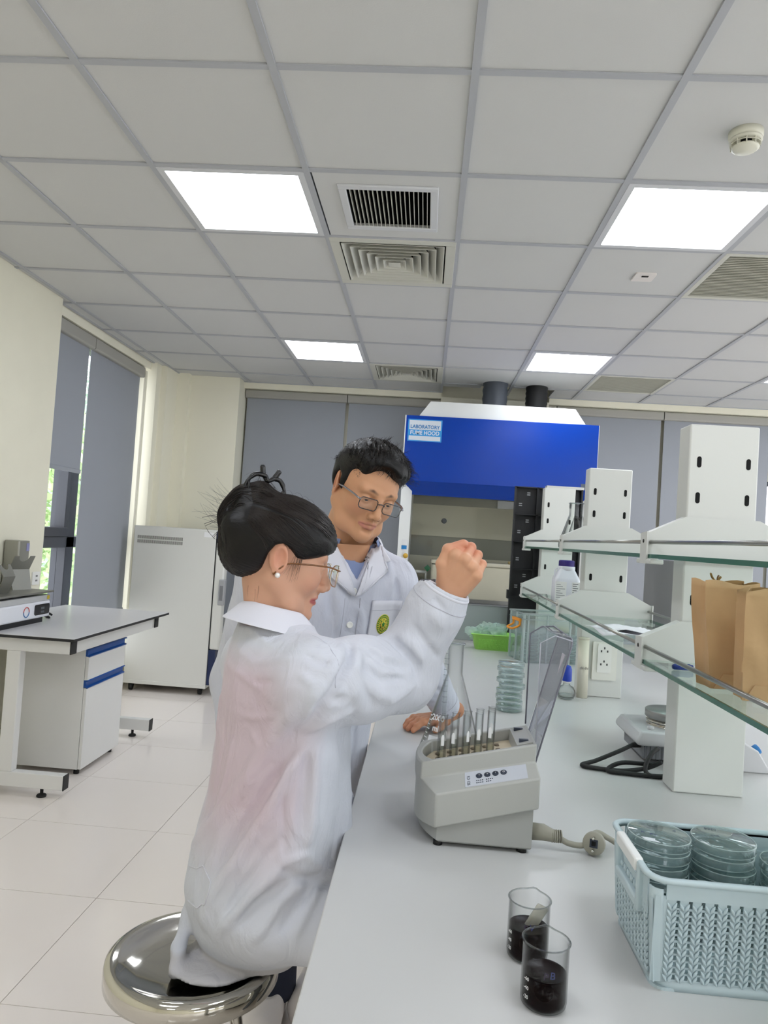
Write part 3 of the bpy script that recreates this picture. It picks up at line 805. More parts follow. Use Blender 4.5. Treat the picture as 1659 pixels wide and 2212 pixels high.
def make_post(y, label):
    global slot_me
    t = thing('shelf_post', (PXC, y, BZ), label, 'shelf post', 'posts of the reagent shelf')
    h = PW / 2
    MB().box(-h, h, 0, PD, 0, .915).build('column', m_post, t, bevel=.004)
    if slot_me is None:
        slot_me = MB().prism(slot_shape(), -.0006, .0012, 'y').mesh('slot')
    for zz in (.82, .73, .475, .385):
        for xx in (-.060, .060):
            link_mesh('slot', slot_me, m_hole, t, (xx, 0, zz))
    for zs in (SH_T, SH_L):
        z0 = zs - BZ
        w = .182
        P = [(-w, z0 + .004), (w, z0 + .004), (w, z0 + .062), (h + .004, z0 + .108), (-h - .004, z0 + .108), (-w, z0 + .062)]
        br = MB().prism(P, -.014, -.006, 'y').build('bracket', m_post, t)
        for s_ in (-1, 1):
            x0, x1 = sorted((s_ * w, s_ * (w + .004)))
            MB().prism([(-.026, z0 - .014), (.026, z0 - .014), (.026, z0 + .062), (-.026, z0 + .066)], x0, x1, 'x').build('bracket_end', m_post, br)
            # sloping flange back to the column
            V = [(s_ * w, -.006, z0 + .062), (s_ * (h + .004), -.006, z0 + .108), (s_ * (h + .004), .022, z0 + .108), (s_ * w, .022, z0 + .062)]
            U = [(a, c_, z - .003) for a, c_, z in V]
            MB().add(V + U, [(0, 1, 2, 3), (7, 6, 5, 4), (0, 1, 5, 4), (1, 2, 6, 5), (2, 3, 7, 6), (3, 0, 4, 7)]).build('flange', m_post, br)
            MB().lathe([(.001, .002), (.0045, .0015), (.005, 0)], 14, M=Matrix.Translation((s_ * (w + .004), 0, z0 + .042)) @ Matrix.Rotation(s_ * PI / 2, 4, 'Y')).build('screw', mat('screw_dark', '3e3c3a', .35, metal=.7), br)
            for dy in (-.04, .04):
                MB().box(min(s_ * (w - .03), s_ * (w + .004)), max(s_ * (w - .03), s_ * (w + .004)), dy - .016, dy + .016, z0 - .014, z0 - .002).build('glass_clip', m_post, br, bevel=.003)
    return t
for y_, lb in zip(POSTY, post_lab):
    make_post(y_, lb)
which = {0: 'nearest', 1: 'middle', 2: 'far'}
for k in range(3):
    y0, y1 = POSTY[k] + .02, POSTY[k + 1] - .02
    for zs, nm in ((SH_T, 'upper'), (SH_L, 'lower')):
        t = thing('glass_shelf', (PXC, (y0 + y1) / 2, zs), {0: '%s green edged glass shelf nearest the camera, %s', 1: '%s green edged glass shelf in the middle, %s', 2: '%s green edged glass shelf furthest away, %s'}[k] % (nm, {('upper', 0): 'above the paper bags', ('lower', 0): 'under the paper bags', ('upper', 1): 'above the white paper', ('lower', 1): 'under the white paper', ('upper', 2): 'holding the small flasks', ('lower', 2): 'holding the purple capped bottle'}[(nm, k)]), 'shelf', 'glass shelves of the reagent rack')
        h = (y1 - y0) / 2
        MB().box(-.176, .176, -h, h, 0, GT).build('pane', m_gls, t)
        for s_ in (-1, 1):
            MB().box(min(s_ * .1755, s_ * .180), max(s_ * .1755, s_ * .180), -h, h, 0, GT).build('edge', m_gedge, t)
            rl = MB().cyl((s_ * .172, -h - .006, .040), (s_ * .172, h + .006, .040), .005, 12).build('rail', m_steel, t)
# sockets on the middle post
t = thing('socket_plate', (.733, POSTY[2] - .001, .945), 'white twin socket plate on the middle shelf post', 'socket')
MB().prism(rounded_rect(-.04, .055, -.075, .075, .004), -.012, 0, 'y').build('back_box', mat('socket_cream', 'e4e3da', .45), t)
MB().prism(rounded_rect(-.022, .032, -.045, .068, .004), -.017, -.012, 'y').build('plate', MATS['socket_white'], t)
for zz in (.040, -.012):
    for (a, c_) in ((-.008, 0), (.016, 0), (.004, .012)):
        MB().box(a - .0025, a + .0025, -.0178, -.017, zz + c_ - .004, zz + c_ + .004).build('slot', MATS['socket_slot'], t)
t = thing('conduit_pipe', (.655, POSTY[2] - .03, BZ), 'cream plastic conduit pipe against the middle shelf post', 'pipe')
MB().cyl((0, 0, 0), (-.004, 0, .235), .0215, 24).build('pipe', mat('pipe_cream', 'dbd6c4', .5), t)
MB().cyl((-.004, 0, .229), (-.004, 0, .2355), .0222, 24).build('rim', mat('pipe_cream2', 'd2cdba', .5), t)
text_mesh('scribble', 'chi chi', .016, mat('pen_grey', '6b6a66', .6), t, (-.002, -.0222, .118), RX, sx=.8)

# black compartment rack behind the far post
m_rack = mat('rack_black', '1c1d20', .5)
t = thing('compartment_rack', (.70, 4.30, BZ), 'tall black plastic rack of open cells behind the far shelf post', 'rack')
MB().box(-.19, .20, 0, .03, .285, .93).build('back_panel', m_rack, t)
for xx in (-.19, -.062, .068, .194):
    MB().box(xx - .004, xx + .006, -.035, 0, .285, .93).build('divider', m_rack, t)
for k in range(5):
    zz = .285 + .1605 * k
    MB().box(-.19, .2, -.035, 0, zz - .003, zz + .003).build('divider', m_rack, t)
for k in range(4):
    for xx, dz in ((-.155, .05), (-.11, .115), (.10, .115), (.15, .05)):
        for q_ in (0, .012):
            MB().box(xx - .009, xx + .009, -.005, 0, .285 + .1605 * k + dz + q_, .285 + .1605 * k + dz + q_ + .006).build('clip', mat('clip_grey', 'a9abae', .4), t)
MB().box(-.01, .205, -.03, .04, .93, .945).build('top_strip', m_post, t)
MB().box(-.205, -.19, -.03, .02, .27, .32).build('foot_bracket', m_rack, t)
MB().box(-.19, .2, -.02, .03, 0, .285).build('stand', m_rack, t)

# grey appliance on the other side of the bench
t = thing('grey_oven', (1.44, 4.06, BZ), 'grey metal appliance standing beyond the middle shelf post', 'appliance')
MB().box(-.155, .13, -.25, .25, 0, .56).build('body', mat('oven_grey', '8e8f90', .4), t, bevel=.006)
MB().box(-.12, .10, -.254, -.25, .26, .54).build('front_plate', mat('oven_plate', '9d9e9f', .4), t, bevel=.003)
MB().box(-.13, -.115, -.258, -.25, .38, .43).build('lock', m_blackp, t)
MB().lathe([(.001, 0), (.02, 0), (.02, .006), (.001, .006)], 16, M=Matrix.Translation((-.13, -.25, .27)) @ Matrix.Rotation(PI / 2, 4, 'X')).build('vent', mat('oven_vent', '55575a', .6), t)
MB().box(-.06, .0, -.2555, -.254, .50, .535).build('sticker', MATS['label_white'], t)
MB().box(.02, .03, -.26, -.254, .27, .45).build('handle', mat('oven_dark', '6b6c6e', .5), t)
# ------------------------------------------------------------------ things on the bench
m_clear = glass('clear_lab_glass', (.985, .99, .988), ior=1.10, edge=.95, epow=2.2)
m_petri = glass('petri_glass', (.962, .984, .984), ior=1.3, edge=.45, haze=.05, hazecol=(.82, .92, .94))
m_petri2 = glass('petri_glass_worn', (.945, .972, .97), ior=1.3, edge=.5, haze=.07, hazecol=(.72, .86, .87))
m_instr = mat('instrument_grey', 'b1b2ad', .42)
m_instr2 = mat('instrument_base_grey', 'a5a6a2', .45)
m_block = mat('heater_block_beige', 'd9cbb0', .5)
m_ink = mat('dark_blue_ink', '27305e', .5)
m_dk = mat('key_dark', '2c3444', .4)

# --- test tube heater
def dee(xl, xr, y0, y1, bul, n=12):
    """outline with a shallow curved end at low x"""
    P = [(xr, y1), (xr, y0)]
    ym, hy = (y0 + y1) / 2, (y1 - y0) / 2
    for k in range(n + 1):
        w_ = -1 + 2 * k / n
        P.append((xl + bul * w_ * w_, ym + hy * w_))
    return P
def loft(levels, name, m, par, cap0=True, cap1=True, smooth=True, origin=(0, 0, 0), bevel=0):
    v, f = [], []
    n = len(levels[0][0])
    for P, zf in levels:
        for p in P:
            v.append((p[0] - origin[0], p[1] - origin[1], zf(p[0]) - origin[2]))
    for i in range(len(levels) - 1):
        for k in range(n):
            k2 = (k + 1) % n
            f.append((i * n + k, i * n + k2, (i + 1) * n + k2, (i + 1) * n + k))
    if cap0: f.append(tuple(range(n - 1, -1, -1)))
    if cap1: f.append(tuple((len(levels) - 1) * n + k for k in range(n)))
    return MB().add(v, f, False).build(name, m, par, bevel=bevel)
O = (.135, 1.51, BZ)
heater = thing('tube_heater', O, 'grey test tube heating block with its clear lid open', 'heating block')
seam = lambda x: .838 + (x - .051) * .27
ridge = lambda x: .900 + (x - .051) * .24
shld = lambda x: .911 + (x - .012) * .225
rim = lambda x: .943 + (x - .013) * .235
A0 = dee(.020, .236, 1.402, 1.622, .036)
loft([(dee(.024, .234, 1.406, 1.618, .036), lambda x: .808), (A0, lambda x: .812), (A0, seam)], 'base', m_instr2, heater, origin=O)
A1 = dee(.011, .245, 1.394, 1.630, .040)
A2 = dee(.008, .242, 1.440, 1.590, .012)
A3 = dee(.022, .236, 1.450, 1.580, .020)
hs = loft([(A1, lambda x: seam(x) - .002), (A1, ridge), (A2, shld), (A2, rim), (A3, rim), (A3, lambda x: rim(x) - .033)], 'housing', m_instr, heater, origin=O, bevel=.003)
A4 = dee(.026, .205, 1.453, 1.577, .020)
loft([(A4, lambda x: rim(x) - .032), (A4, lambda x: rim(x) - .0225), ], 'heater_plate', m_block, heater, origin=O)
MB().prism([(.203 - O[0], rim(.203) - BZ - .034), (.206 - O[0], rim(.203) - BZ), (.236 - O[0], rim(.236) - BZ + .001), (.236 - O[0], rim(.236) - BZ - .034)], 1.457 - O[1], 1.579 - O[1], 'y').build('hinge_deck', m_instr, heater)
for yy in (1.475, 1.562):
    MB().box(.212 - O[0], .230 - O[0], yy - O[1] - .004, yy - O[1] + .004, rim(.22) - BZ - .002, rim(.22) - BZ + .0045).build('hinge_slot', m_dk, heater)
hole = MB().lathe([(.0095, 0), (.0095, .0012)], 18).mesh('bore')
for k in range(6):
    for yy in (1.487, 1.519, 1.551):
        x = .058 + .0245 * k
        link_mesh('bore', hole, mat('bore_shadow', '7a6c55', .7), heater, (x - O[0], yy - O[1], rim(x) - BZ - .0235))
for (a, c_) in ((.06, 1.415), (.22, 1.415), (.06, 1.61), (.22, 1.61)):
    MB().cyl((a - O[0], c_ - O[1], 0), (a - O[0], c_ - O[1], .01), .009).build('foot', m_rubber, heater)
# control panel on the shoulder: a plane through ridge (y 1.394) and shoulder (y 1.446)
def shoulder(x, t_, lift=.0006):
    z = ridge(x) * (1 - t_) + shld(x) * t_
    return Vector((x - O[0], 1.394 + .046 * t_ - O[1], z - BZ + lift + .0009))
def patch(x0, x1, t0, t1, name, m, par, lift=.0006, n=1):
    P = [shoulder(x0, t0, lift), shoulder(x1, t0, lift), shoulder(x1, t1, lift), shoulder(x0, t1, lift)]
    Q = [p - Vector((0, 0, .0012)) for p in P]
    return MB().add(P + Q, [(0, 1, 2, 3), (7, 6, 5, 4), (0, 1, 5, 4), (1, 2, 6, 5), (2, 3, 7, 6), (3, 0, 4, 7)]).build(name, m, par)
cp = patch(.105, .222, .12, .93, 'control_panel', mat('panel_pale', 'c6cad2', .35), heater)
ex = (shoulder(.2, .5) - shoulder(.1, .5)).normalized(); ey = (shoulder(.15, .9) - shoulder(.15, .1)).normalized(); ez = ex.cross(ey)
RM = Matrix((ex, ey, ez)).transposed()
key = MB().lathe([(.0062, 0), (.0062, .0012), (.0056, .0018), (.0005, .0018)], 20).mesh('key')
for k in range(4):
    p = shoulder(.132 + .0155 * k, .62, .0006)
    link_mesh('key', key, m_dk, cp, p, RM.to_euler())
    text_mesh('key_mark', ('<', '>', 'I', 'O')[k], .006, MATS['label_white'], cp, shoulder(.132 + .0155 * k, .62, .0026), RM.to_euler(), extrude=.0001)
for r_, nn in ((.36, 8), (.24, 7)):
    for k in range(nn):
        patch(.126 + .0036 * k + (.004 if k > 3 else 0), .1283 + .0036 * k + (.004 if k > 3 else 0), r_, r_ + .035, 'indicator', m_dk, cp, .0010)
text_mesh('lettering', 'RD 125', .0085, m_dk, cp, shoulder(.1115, .45, .0008), (RM @ Matrix.Rotation(-PI / 2, 3, 'Z')).to_euler(), extrude=.0001)
# open lid: a smoky clear tray standing at the hinge, leaning to the right
m_lid = glass('smoky_lid', (.90, .90, .925), ior=1.3, edge=.4, haze=.05, hazecol=(.75, .75, .8))
m_lidedge = mat('lid_edge_grey', '7c7c88', .25)
lid = MB()
LM = Matrix.Translation((.247 - O[0], 1.52 - O[1], .985 - BZ)) @ Matrix.Rotation(math.radians(14), 4, 'Y')
outl = [(-.072, -.03), (.072, -.03), (.072, .205)] + [(.052 + .02 * math.cos(a), .205 + .02 * math.sin(a)) for a in [PI / 2 * k / 5 for k in range(1, 6)]] + [(-.052 + .02 * math.cos(a), .205 + .02 * math.sin(a)) for a in [PI / 2 + PI / 2 * k / 5 for k in range(0, 6)]]
lid.prism(outl, 0, .003, 'x', M=LM)
lo = lid.build('lid', m_lid, heater)
side = MB()
for s_ in (-1, 1):
    side.prism([(-.002, -.002), (-.010, .012), (-.058, .200), (-.035, .222), (0, .222)], s_ * .072 - .0012, s_ * .072 + .0012, 'y', M=LM)
side.prism([(-.055, .2235), (.055, .2235), (.055, .226), (-.055, .226)], -.040, 0, 'x', M=LM)
side.build('lid_wall', m_lid, lo)
ed = [(.0015, p[0], p[1]) for p in outl]
MB().tube(ed, .0018, 6, closed=True, M=LM).build('lid_edge', m_lidedge, lo)
MB().tube([(-.010, -.072, .012), (-.058, -.072, .200), (-.035, -.072, .222), (0, -.072, .222)], .0014, 6, M=LM).build('lid_lip', mat('lid_lip_grey', 'b9bac4', .2), lo)
MB().tube([(-.010, .072, .012), (-.058, .072, .200), (-.04, .066, .222), (-.018, .05, .232), (0, .03, .226)], .0018, 6, M=LM).build('lid_lip', m_lidedge, lo)
MB().prism([(-.05, .19), (-.02, .19), (-.035, .15)], -.0012, 0, 'x', M=LM).build('warning_sticker', mat('sticker_clear_white', 'd4d0d2', .5), lo)
# power lead: inlet plug, cable, mains plug lying on the bench
m_beigec = mat('beige_cable', '9b988a', .5)
lead = thing('power_lead', (.36, 1.43, BZ), 'beige power cable with two pin plug beside the heating block', 'power cable')
PO = (.36, 1.43, BZ)
lp = lambda *p: tuple(a - b_ for a, b_ in zip(p, PO))
MB().tube([lp(.238, 1.435, .832), lp(.262, 1.435, .832), lp(.275, 1.432, .829), lp(.292, 1.430, .826)], [.016, .0155, .0125, .0095], 14).build('inlet_plug', m_beigec, lead)
for k in range(5):
    x = .279 + .0042 * k
    MB().lathe([(.0105, -.001), (.012, -.001), (.012, .001), (.0105, .001)], 14, M=Matrix.Translation(lp(x, 1.431, .828)) @ Matrix.Rotation(PI / 2, 4, 'Y')).build('strain_rib', m_beigec, lead)
MB().tube(spline([lp(.292, 1.430, .826), lp(.31, 1.428, .818), lp(.335, 1.430, .815), lp(.352, 1.437, .820)], 6), .0055, 10).build('cable', m_beigec, lead)
MB().tube(spline([lp(.352, 1.445, .822), lp(.375, 1.475, .825), lp(.40, 1.47, .816), lp(.43, 1.45, .807), lp(.48, 1.43, .807), lp(.56, 1.44, .807)], 6), .0055, 10).build('cable', m_beigec, lead)
PM = Matrix.Translation(lp(.358, 1.425, .8235)) @ Matrix.Rotation(math.radians(-20), 4, 'Z') @ Matrix.Rotation(math.radians(-12), 4, 'X') @ Matrix.Rotation(PI / 2, 4, 'X')
pg = MB().lathe([(.008, -.032), (.012, -.026), (.0195, -.014), (.021, -.004), (.021, .006), (.019, .008), (.001, .008)], 26, M=PM).build('mains_plug', m_beigec, lead)
MB().box(-.0075, .0075, -.0075, .0075, .008, .0085, M=PM).build('plug_recess', m_dk, pg)
for yy in (-.0095, .0095):
    MB().lathe([(.0024, .008), (.0024, .026), (.0018, .0275), (.0002, .0275)], 12, M=PM @ Matrix.Translation((0, yy * 1.15, 0))).build('pin', m_chrome, pg)
MB().box(-.004, .004, -.004, .004, .0085, .0095, M=PM).build('earth_hole', m_hole, pg)

# --- test tubes standing in the heater
tube_prof = [(.0005, 0), (.005, .0012), (.0076, .005), (.0080, .009), (.0080, .098), (.0088, .100), (.0080, .1005), (.0070, .099), (.0070, .010), (.0045, .0035), (.0005, .0022)]
tube_me = MB().shell(tube_prof, 20).mesh('glass_wall')
liq_me = MB().lathe([(.0005, .0025), (.0045, .0035), (.0069, .010), (.0069, .034), (.0005, .034)], 18).mesh('sample_liquid')
m_liq = glass('pale_sample', (.90, .90, .87), ior=1.15)
m_mark = mat('tube_mark_white', 'e8e9ea', .5)
mk = MB()
for s0 in range(8):
    a0, a1 = -PI / 2 - .42 + .105 * s0, -PI / 2 - .42 + .105 * (s0 + 1)
    top_ = lambda a: .070 - .006 * (abs(a + PI / 2) / .42) ** 2
    mk.add([(.0082 * math.cos(a0), .0082 * math.sin(a0), .048), (.0082 * math.cos(a1), .0082 * math.sin(a1), .048), (.0082 * math.cos(a1), .0082 * math.sin(a1), top_(a1)), (.0082 * math.cos(a0), .0082 * math.sin(a0), top_(a0))], [(0, 1, 2, 3)])
mk_me = mk.mesh('write_patch')
ordn = ('first', 'second', 'third', 'fourth', 'fifth')
tproto = None
for row, yy in ((0, 1.487), (1, 1.519)):
    for k in range(5):
        x = .058 + .0245 * k + .004 * row
        z = rim(x) - .033
        o = thing('test_tube', (x, yy, z), 'clear test tube, %s from the left in the %s row of the heater' % (ordn[k], ('front', 'back')[row]), 'test tube', 'test tubes standing in the heating block')
        link_mesh('glass_wall', tube_me, m_clear, o)
        link_mesh('sample_liquid', liq_me, m_liq, o)
        link_mesh('write_patch', mk_me, m_mark, o, None, (0, 0, (.3, -.2, .5, 0, -.3)[k] + row * .3))
# --- graduated pipette from her hand into the first tube
pip = thing('glass_pipette', (.0600, 1.489, .955), 'slim graduated glass pipette reaching from her fist into a tube', 'pipette')
MB().tube([(0, 0, 0), (0, 0, .03), (-.0005, -.002, .06), (-.002, -.006, .40)], [.0012, .0022, .0048, .0048], 12).build('stem', glass('pipette_glass', (.90, .92, .92)), pip)
for k in range(16):
    z = .10 + .011 * k
    MB().tube([(-.0005 - .0015 * (z - .06) / .34 + .0051 * math.cos(a), -.002 - .004 * (z - .06) / .34 + .0051 * math.sin(a), z) for a in [PI + PI * q / 6 for q in range(7)]], .0004, 4).build('graduation', mat('graduation_grey', '70757a', .5), pip)

# --- two litre flask behind the heater
def erlenmeyer(name, loc, R, H, rn, label, group=None, wall=.002, lip=.004, m=m_clear):
    t = thing(name, loc, label, 'flask', group)
    hs_ = H * .74
    pr = [(.001, .001), (R * .9, .001), (R * .98, .006), (R, .016), (R * .985, .028)]
    for k in range(1, 9):
        u = k / 8
        pr.append((R * .985 + (rn - R * .985) * (u ** .98), .028 + (hs_ - .028) * u))
    pr += [(rn, hs_ + (H - hs_) * .3), (rn, H - .006), (rn + lip, H - .003), (rn + lip, H), (rn, H + .001)]
    inner = [(max(.0005, r - wall), z + (wall if i < 3 else 0)) for i, (r, z) in enumerate(pr[:-3])][::-1]
    MB().shell(pr + inner, 48).build('glass_wall', m, t)
    MB().tube([(( rn + lip * .6) * math.cos(2 * PI * k / 36), (rn + lip * .6) * math.sin(2 * PI * k / 36), H - .0015) for k in range(36)], .0022, 8, closed=True).build('rim', glass('flask_rim', (.86, .89, .88)), t)
    return t
fl = erlenmeyer('conical_flask', (.100, 1.945, BZ), .086, .312, .0205, 'large two litre conical flask behind the heating block')
def cone_text(par, s, size, ang, z, m, R=.086, H=.312, rn=.0205, bold=.0):
    hs_ = H * .74
    u = (z - .028) / (hs_ - .028)
    r = R * .985 + (rn - R * .985) * u + .0008
    sl = math.atan2(R * .985 - rn, hs_ - .028)
    M = Matrix.Rotation(ang, 4, 'Z') @ Matrix.Translation((0, -r, z)) @ Matrix.Rotation(PI / 2 - sl, 4, 'X')
    o = text_mesh('lettering', s, size, m, par, M.to_translation(), M.to_euler(), extrude=.0001, bold=bold)
    return o
m_wprint = mat('white_enamel', 'f2f3f3', .5)
cone_text(fl, '2000', .021, -.74, .120, m_wprint, bold=.0006)
cone_text(fl, 'ml', .021, -.74, .094, m_wprint, bold=.0006)
M = Matrix.Rotation(-.74, 4, 'Z') @ Matrix.Translation((0, -.0722, .062)) @ Matrix.Rotation(PI / 2 - .29, 4, 'X')
MB().prism([(-.017, -.014), (.017, -.014), (.017, .014), (-.017, .014)], 0, .0006, 'z', M=M).build('label_field', m_wprint, fl)
for k in range(9):
    a0 = -1.12
    M = Matrix.Rotation(a0, 4, 'Z') @ Matrix.Translation((0, -(.0868 - .287 * max(0, .035 + .011 * k - .028)), .035 + .011 * k)) @ Matrix.Rotation(PI / 2 - .29, 4, 'X')
    MB().prism([(-.007, -.0012), (.007 if k % 2 else .002, -.0012), (.007 if k % 2 else .002, .0012), (-.007, .0012)], 0, .0005, 'z', M=M).build('graduation', m_wprint, fl)

# --- petri dishes
PR = .0465
lid_me = MB().shell([(.0005, .0165), (PR - .002, .0165), (PR, .0155), (PR, .004), (PR - .0015, .004), (PR - .0015, .0145), (.0005, .0148)], 40).mesh('dish_lid')
bas_me = MB().shell([(.0005, .0006), (PR - .005, .0006), (PR - .0032, .002), (PR - .0032, .0125), (PR - .0047, .0125), (PR - .0047, .0025), (.0005, .002)], 40).mesh('dish_base')
rim_me = MB().tube([((PR - .001) * math.cos(2 * PI * k / 40), (PR - .001) * math.sin(2 * PI * k / 40), .0160) for k in range(40)], .0009, 5, closed=True).tube([((PR - .0004) * math.cos(2 * PI * k / 40), (PR - .0004) * math.sin(2 * PI * k / 40), .0042) for k in range(40)], .0007, 5, closed=True).mesh('dish_rim')
m_rimg = glass('petri_rim_glass', (.85, .92, .91), haze=.45, hazecol=(.86, .95, .94), refl=1.0)
lid_meb = lid_me.copy(); bas_meb = bas_me.copy()
def petri(x, y, z, label, group, rx=0, ry=0, rz=0, worn=False):
    o = thing('petri_dish', (x, y, z), label, 'petri dish', group)
    o.rotation_euler = (rx, ry, rz)
    link_mesh('lid', lid_meb if worn else lid_me, m_petri2 if worn else m_petri, o)
    link_mesh('rim', rim_me, m_rimg, o)
    link_mesh('base', bas_meb if worn else bas_me, m_petri2 if worn else m_petri, o)
    return o
tier = ('bottom', 'second', 'third', 'fourth', 'fifth', 'sixth', 'seventh', 'eighth', 'ninth', 'tenth')
def stack(cx, cy, z0, n, where, group, step=.0182, jit=.003, worn=False):
    for k in range(n):
        lab = '%s glass petri dish of the %s' % ('topmost' if k == n - 1 else tier[k] if k == 0 else tier[k] + ' lowest', where)
        petri(cx + random.uniform(-jit, jit), cy + random.uniform(-jit, jit), z0 + step * k, lab, group, random.uniform(-.012, .012), random.uniform(-.012, .012), random.uniform(0, 6), worn)
stack(.332, 2.60, BZ + .0005, 9, 'free standing tower on the bench', 'petri dishes of the bench tower', .0192, .005)

# --- blue knit pattern basket
m_bask = mat('pale_blue_plastic', 'bccdd2', .42)
m_baskl = mat('basket_white_strip', 'e9ebe9', .4)
KX0, KX1, KY0, KY1, KH = .330, .650, 1.000, 1.205, .150
KO = ((KX0 + KX1) / 2, (KY0 + KY1) / 2, BZ)
bsk = thing('storage_basket', KO, 'pale blue knit pattern plastic basket full of petri dishes', 'basket')
hx, hy = (KX1 - KX0) / 2, (KY1 - KY0) / 2
tap = .010
MB().prism(rounded_rect(-hx + tap, hx - tap, -hy + tap, hy - tap, .018), 0, .004, 'z').build('floor', m_bask, bsk)
def ring(z0, z1, out0, out1, th, name, r=.02):
    A, B_ = rounded_rect(-hx - out0, hx + out0, -hy - out0, hy + out0, r + .01), rounded_rect(-hx - out1, hx + out1, -hy - out1, hy + out1, r + .01)
    C_, D = rounded_rect(-hx - out1 + th, hx + out1 - th, -hy - out1 + th, hy + out1 - th, r + .006), rounded_rect(-hx - out0 + th, hx + out0 - th, -hy - out0 + th, hy + out0 - th, r + .006)
    n = len(A); v = [(*p, z0) for p in A] + [(*p, z1) for p in B_] + [(*p, z1) for p in C_] + [(*p, z0) for p in D]
    f = []
    for i in range(4):
        j = (i + 1) % 4
        for k in range(n):
            k2 = (k + 1) % n
            f.append((i * n + k, i * n + k2, j * n + k2, j * n + k))
    return MB().add(v, f, True).build(name, m_bask, bsk)
ring(0, .014, -tap, -tap + .001, .004, 'bottom_band')
# top band, opened at the handle on the low-x side
v = []
def wall_pt(s, z):
    """point on front (s along x) wall at height z, outward y-"""
    o_ = -tap + tap * z / KH
    return o_
stitch = MB()
back = MB()
def lobe(M, a, b_, c_, n=6):
    # small slanted almond
    vs, fs = [], []
    rows = 4
    for i in range(rows + 1):
        u = -1 + 2 * i / rows
        w = max(.02, math.cos(u * PI / 2) ** .7)
        for k in range(n):
            q = 2 * PI * k / n
            vs.append((u * a, w * b_ * math.cos(q), w * c_ * math.sin(q)))
    for i in range(rows):
        for k in range(n):
            k2 = (k + 1) % n
            fs.append((i * n + k, i * n + k2, (i + 1) * n + k2, (i + 1) * n + k))
    return vs, fs
lv, lf = lobe(None, .0068, .0027, .0022)
def panel(length, M, holes, nm):
    sm, bk = MB(), MB()
    pitch, row = .0165, .0088
    nc = int(length / pitch)
    off = (length - nc * pitch) / 2
    z0, z1 = .014, .126 if nm == 'front' else .118
    nr = int((z1 - z0) / row)
    for c_ in range(nc):
        xc = -length / 2 + off + pitch * (c_ + .5)
        if holes:
            bk.box(xc - .0056, xc + .0056, .0005, .0025, z0 - .002, z1 + .002, M)
        for r_ in range(nr):
            z = z0 + row * (r_ + .5)
            for s_ in (-1, 1):
                L_ = M @ Matrix.Translation((xc + s_ * .0032, -.0008, z)) @ Matrix.Rotation(s_ * math.radians(-60), 4, 'Y')
                sm.add(lv, lf, True, L_)
            if holes:
                bk.box(xc + .0056, xc + pitch - .0056, .0004, .0022, z - .0046, z - .0022, M)
    if holes:
        for s_ in (-1, 1):
            e0, e1 = sorted((s_ * (length / 2 + .012), s_ * (length / 2 - off - pitch / 2 + .005)))
            bk.box(e0, e1, .0005, .0025, z0 - .002, z1 + .002, M)
    if not holes:
        bk.box(-length / 2 - .010 if 1 else -length / 2, length / 2 + .010, .0005, .0025, z0 - .002, z1 + .004, M)
    sm.build('knit_relief', m_bask, bsk)['kind'] = 'stuff'
    bk.build('side_wall', m_bask, bsk)
tl = math.atan2(tap, KH)
panel(2 * hx - .036, Matrix.Translation((0, -hy + tap, 0)) @ Matrix.Rotation(tl, 4, 'X'), True, 'front')
panel(2 * hx - .055, Matrix.Rotation(PI, 4, 'Z') @ Matrix.Translation((0, -hy + tap, 0)) @ Matrix.Rotation(tl, 4, 'X'), False, 'back')
panel(2 * hy - .034, Matrix.Rotation(-PI / 2, 4, 'Z') @ Matrix.Translation((0, -hx + tap, 0)) @ Matrix.Rotation(tl, 4, 'X'), False, 'left')
panel(2 * hy - .05, Matrix.Rotation(PI / 2, 4, 'Z') @ Matrix.Translation((0, -hx + tap, 0)) @ Matrix.Rotation(tl, 4, 'X'), False, 'right')
# rounded corner posts
for sx, sy, a0 in ((-1, -1, PI), (1, -1, 1.5 * PI), (1, 1, 0), (-1, 1, PI / 2)):
    vs, fs = [], []
    for iz in range(7):
        z = .012 + (.136 - .012) * iz / 6
        o_ = tap * (1 - z / KH)
        for k in range(9):
            a = a0 + PI / 2 * k / 8
            vs.append((sx * (hx - o_ - .015) + .015 * math.cos(a), sy * (hy - o_ - .015) + .015 * math.sin(a), z))
    for iz in range(6):
        for k in range(8):
            fs.append((iz * 9 + k, iz * 9 + k + 1, iz * 9 + 10 + k, iz * 9 + 9 + k))
    o = MB().add(vs, fs, True).build('corner_post', m_bask, bsk)
    md = o.modifiers.new('thick', 'SOLIDIFY'); md.thickness = .0025; md.offset = -1
# upper band (solid strip) and rolled rim
bd = MB()
bd.box(-hx + .02, hx - .02, -hy + .0008, -hy + .003, .124, .146).box(-hx + .02, hx - .02, hy - .003, hy - .0008, .116, .146).box(hx - .003, hx - .0008, -hy + .02, hy - .02, .116, .146)
bd.box(-hx + .0008, -hx + .003, -hy + .02, -hy + .058, .095, .146).box(-hx + .0008, -hx + .003, hy - .058, hy - .02, .095, .146)
bd.build('upper_band', m_bask, bsk)
rp = rounded_rect(-hx - .004, hx + .004, -hy - .004, hy + .004, .03, 8)
RB = []
nR = len(rp)
for (ox_, oz) in ((-.007, .143), (.001, .146), (.002, .150), (-.001, .1525), (-.007, .152)):
    q = rounded_rect(-hx - .004 - ox_, hx + .004 + ox_, -hy - .004 - ox_, hy + .004 + ox_, .03 + ox_, 8)
    RB.append([(*p, oz) for p in q])
v = sum(RB, []); f = []
for i in range(5):
    j = (i + 1) % 5
    for k in range(nR):
        k2 = (k + 1) % nR
        f.append((i * nR + k, i * nR + k2, j * nR + k2, j * nR + k))
MB().add(v, f, True).build('rim', m_bask, bsk)
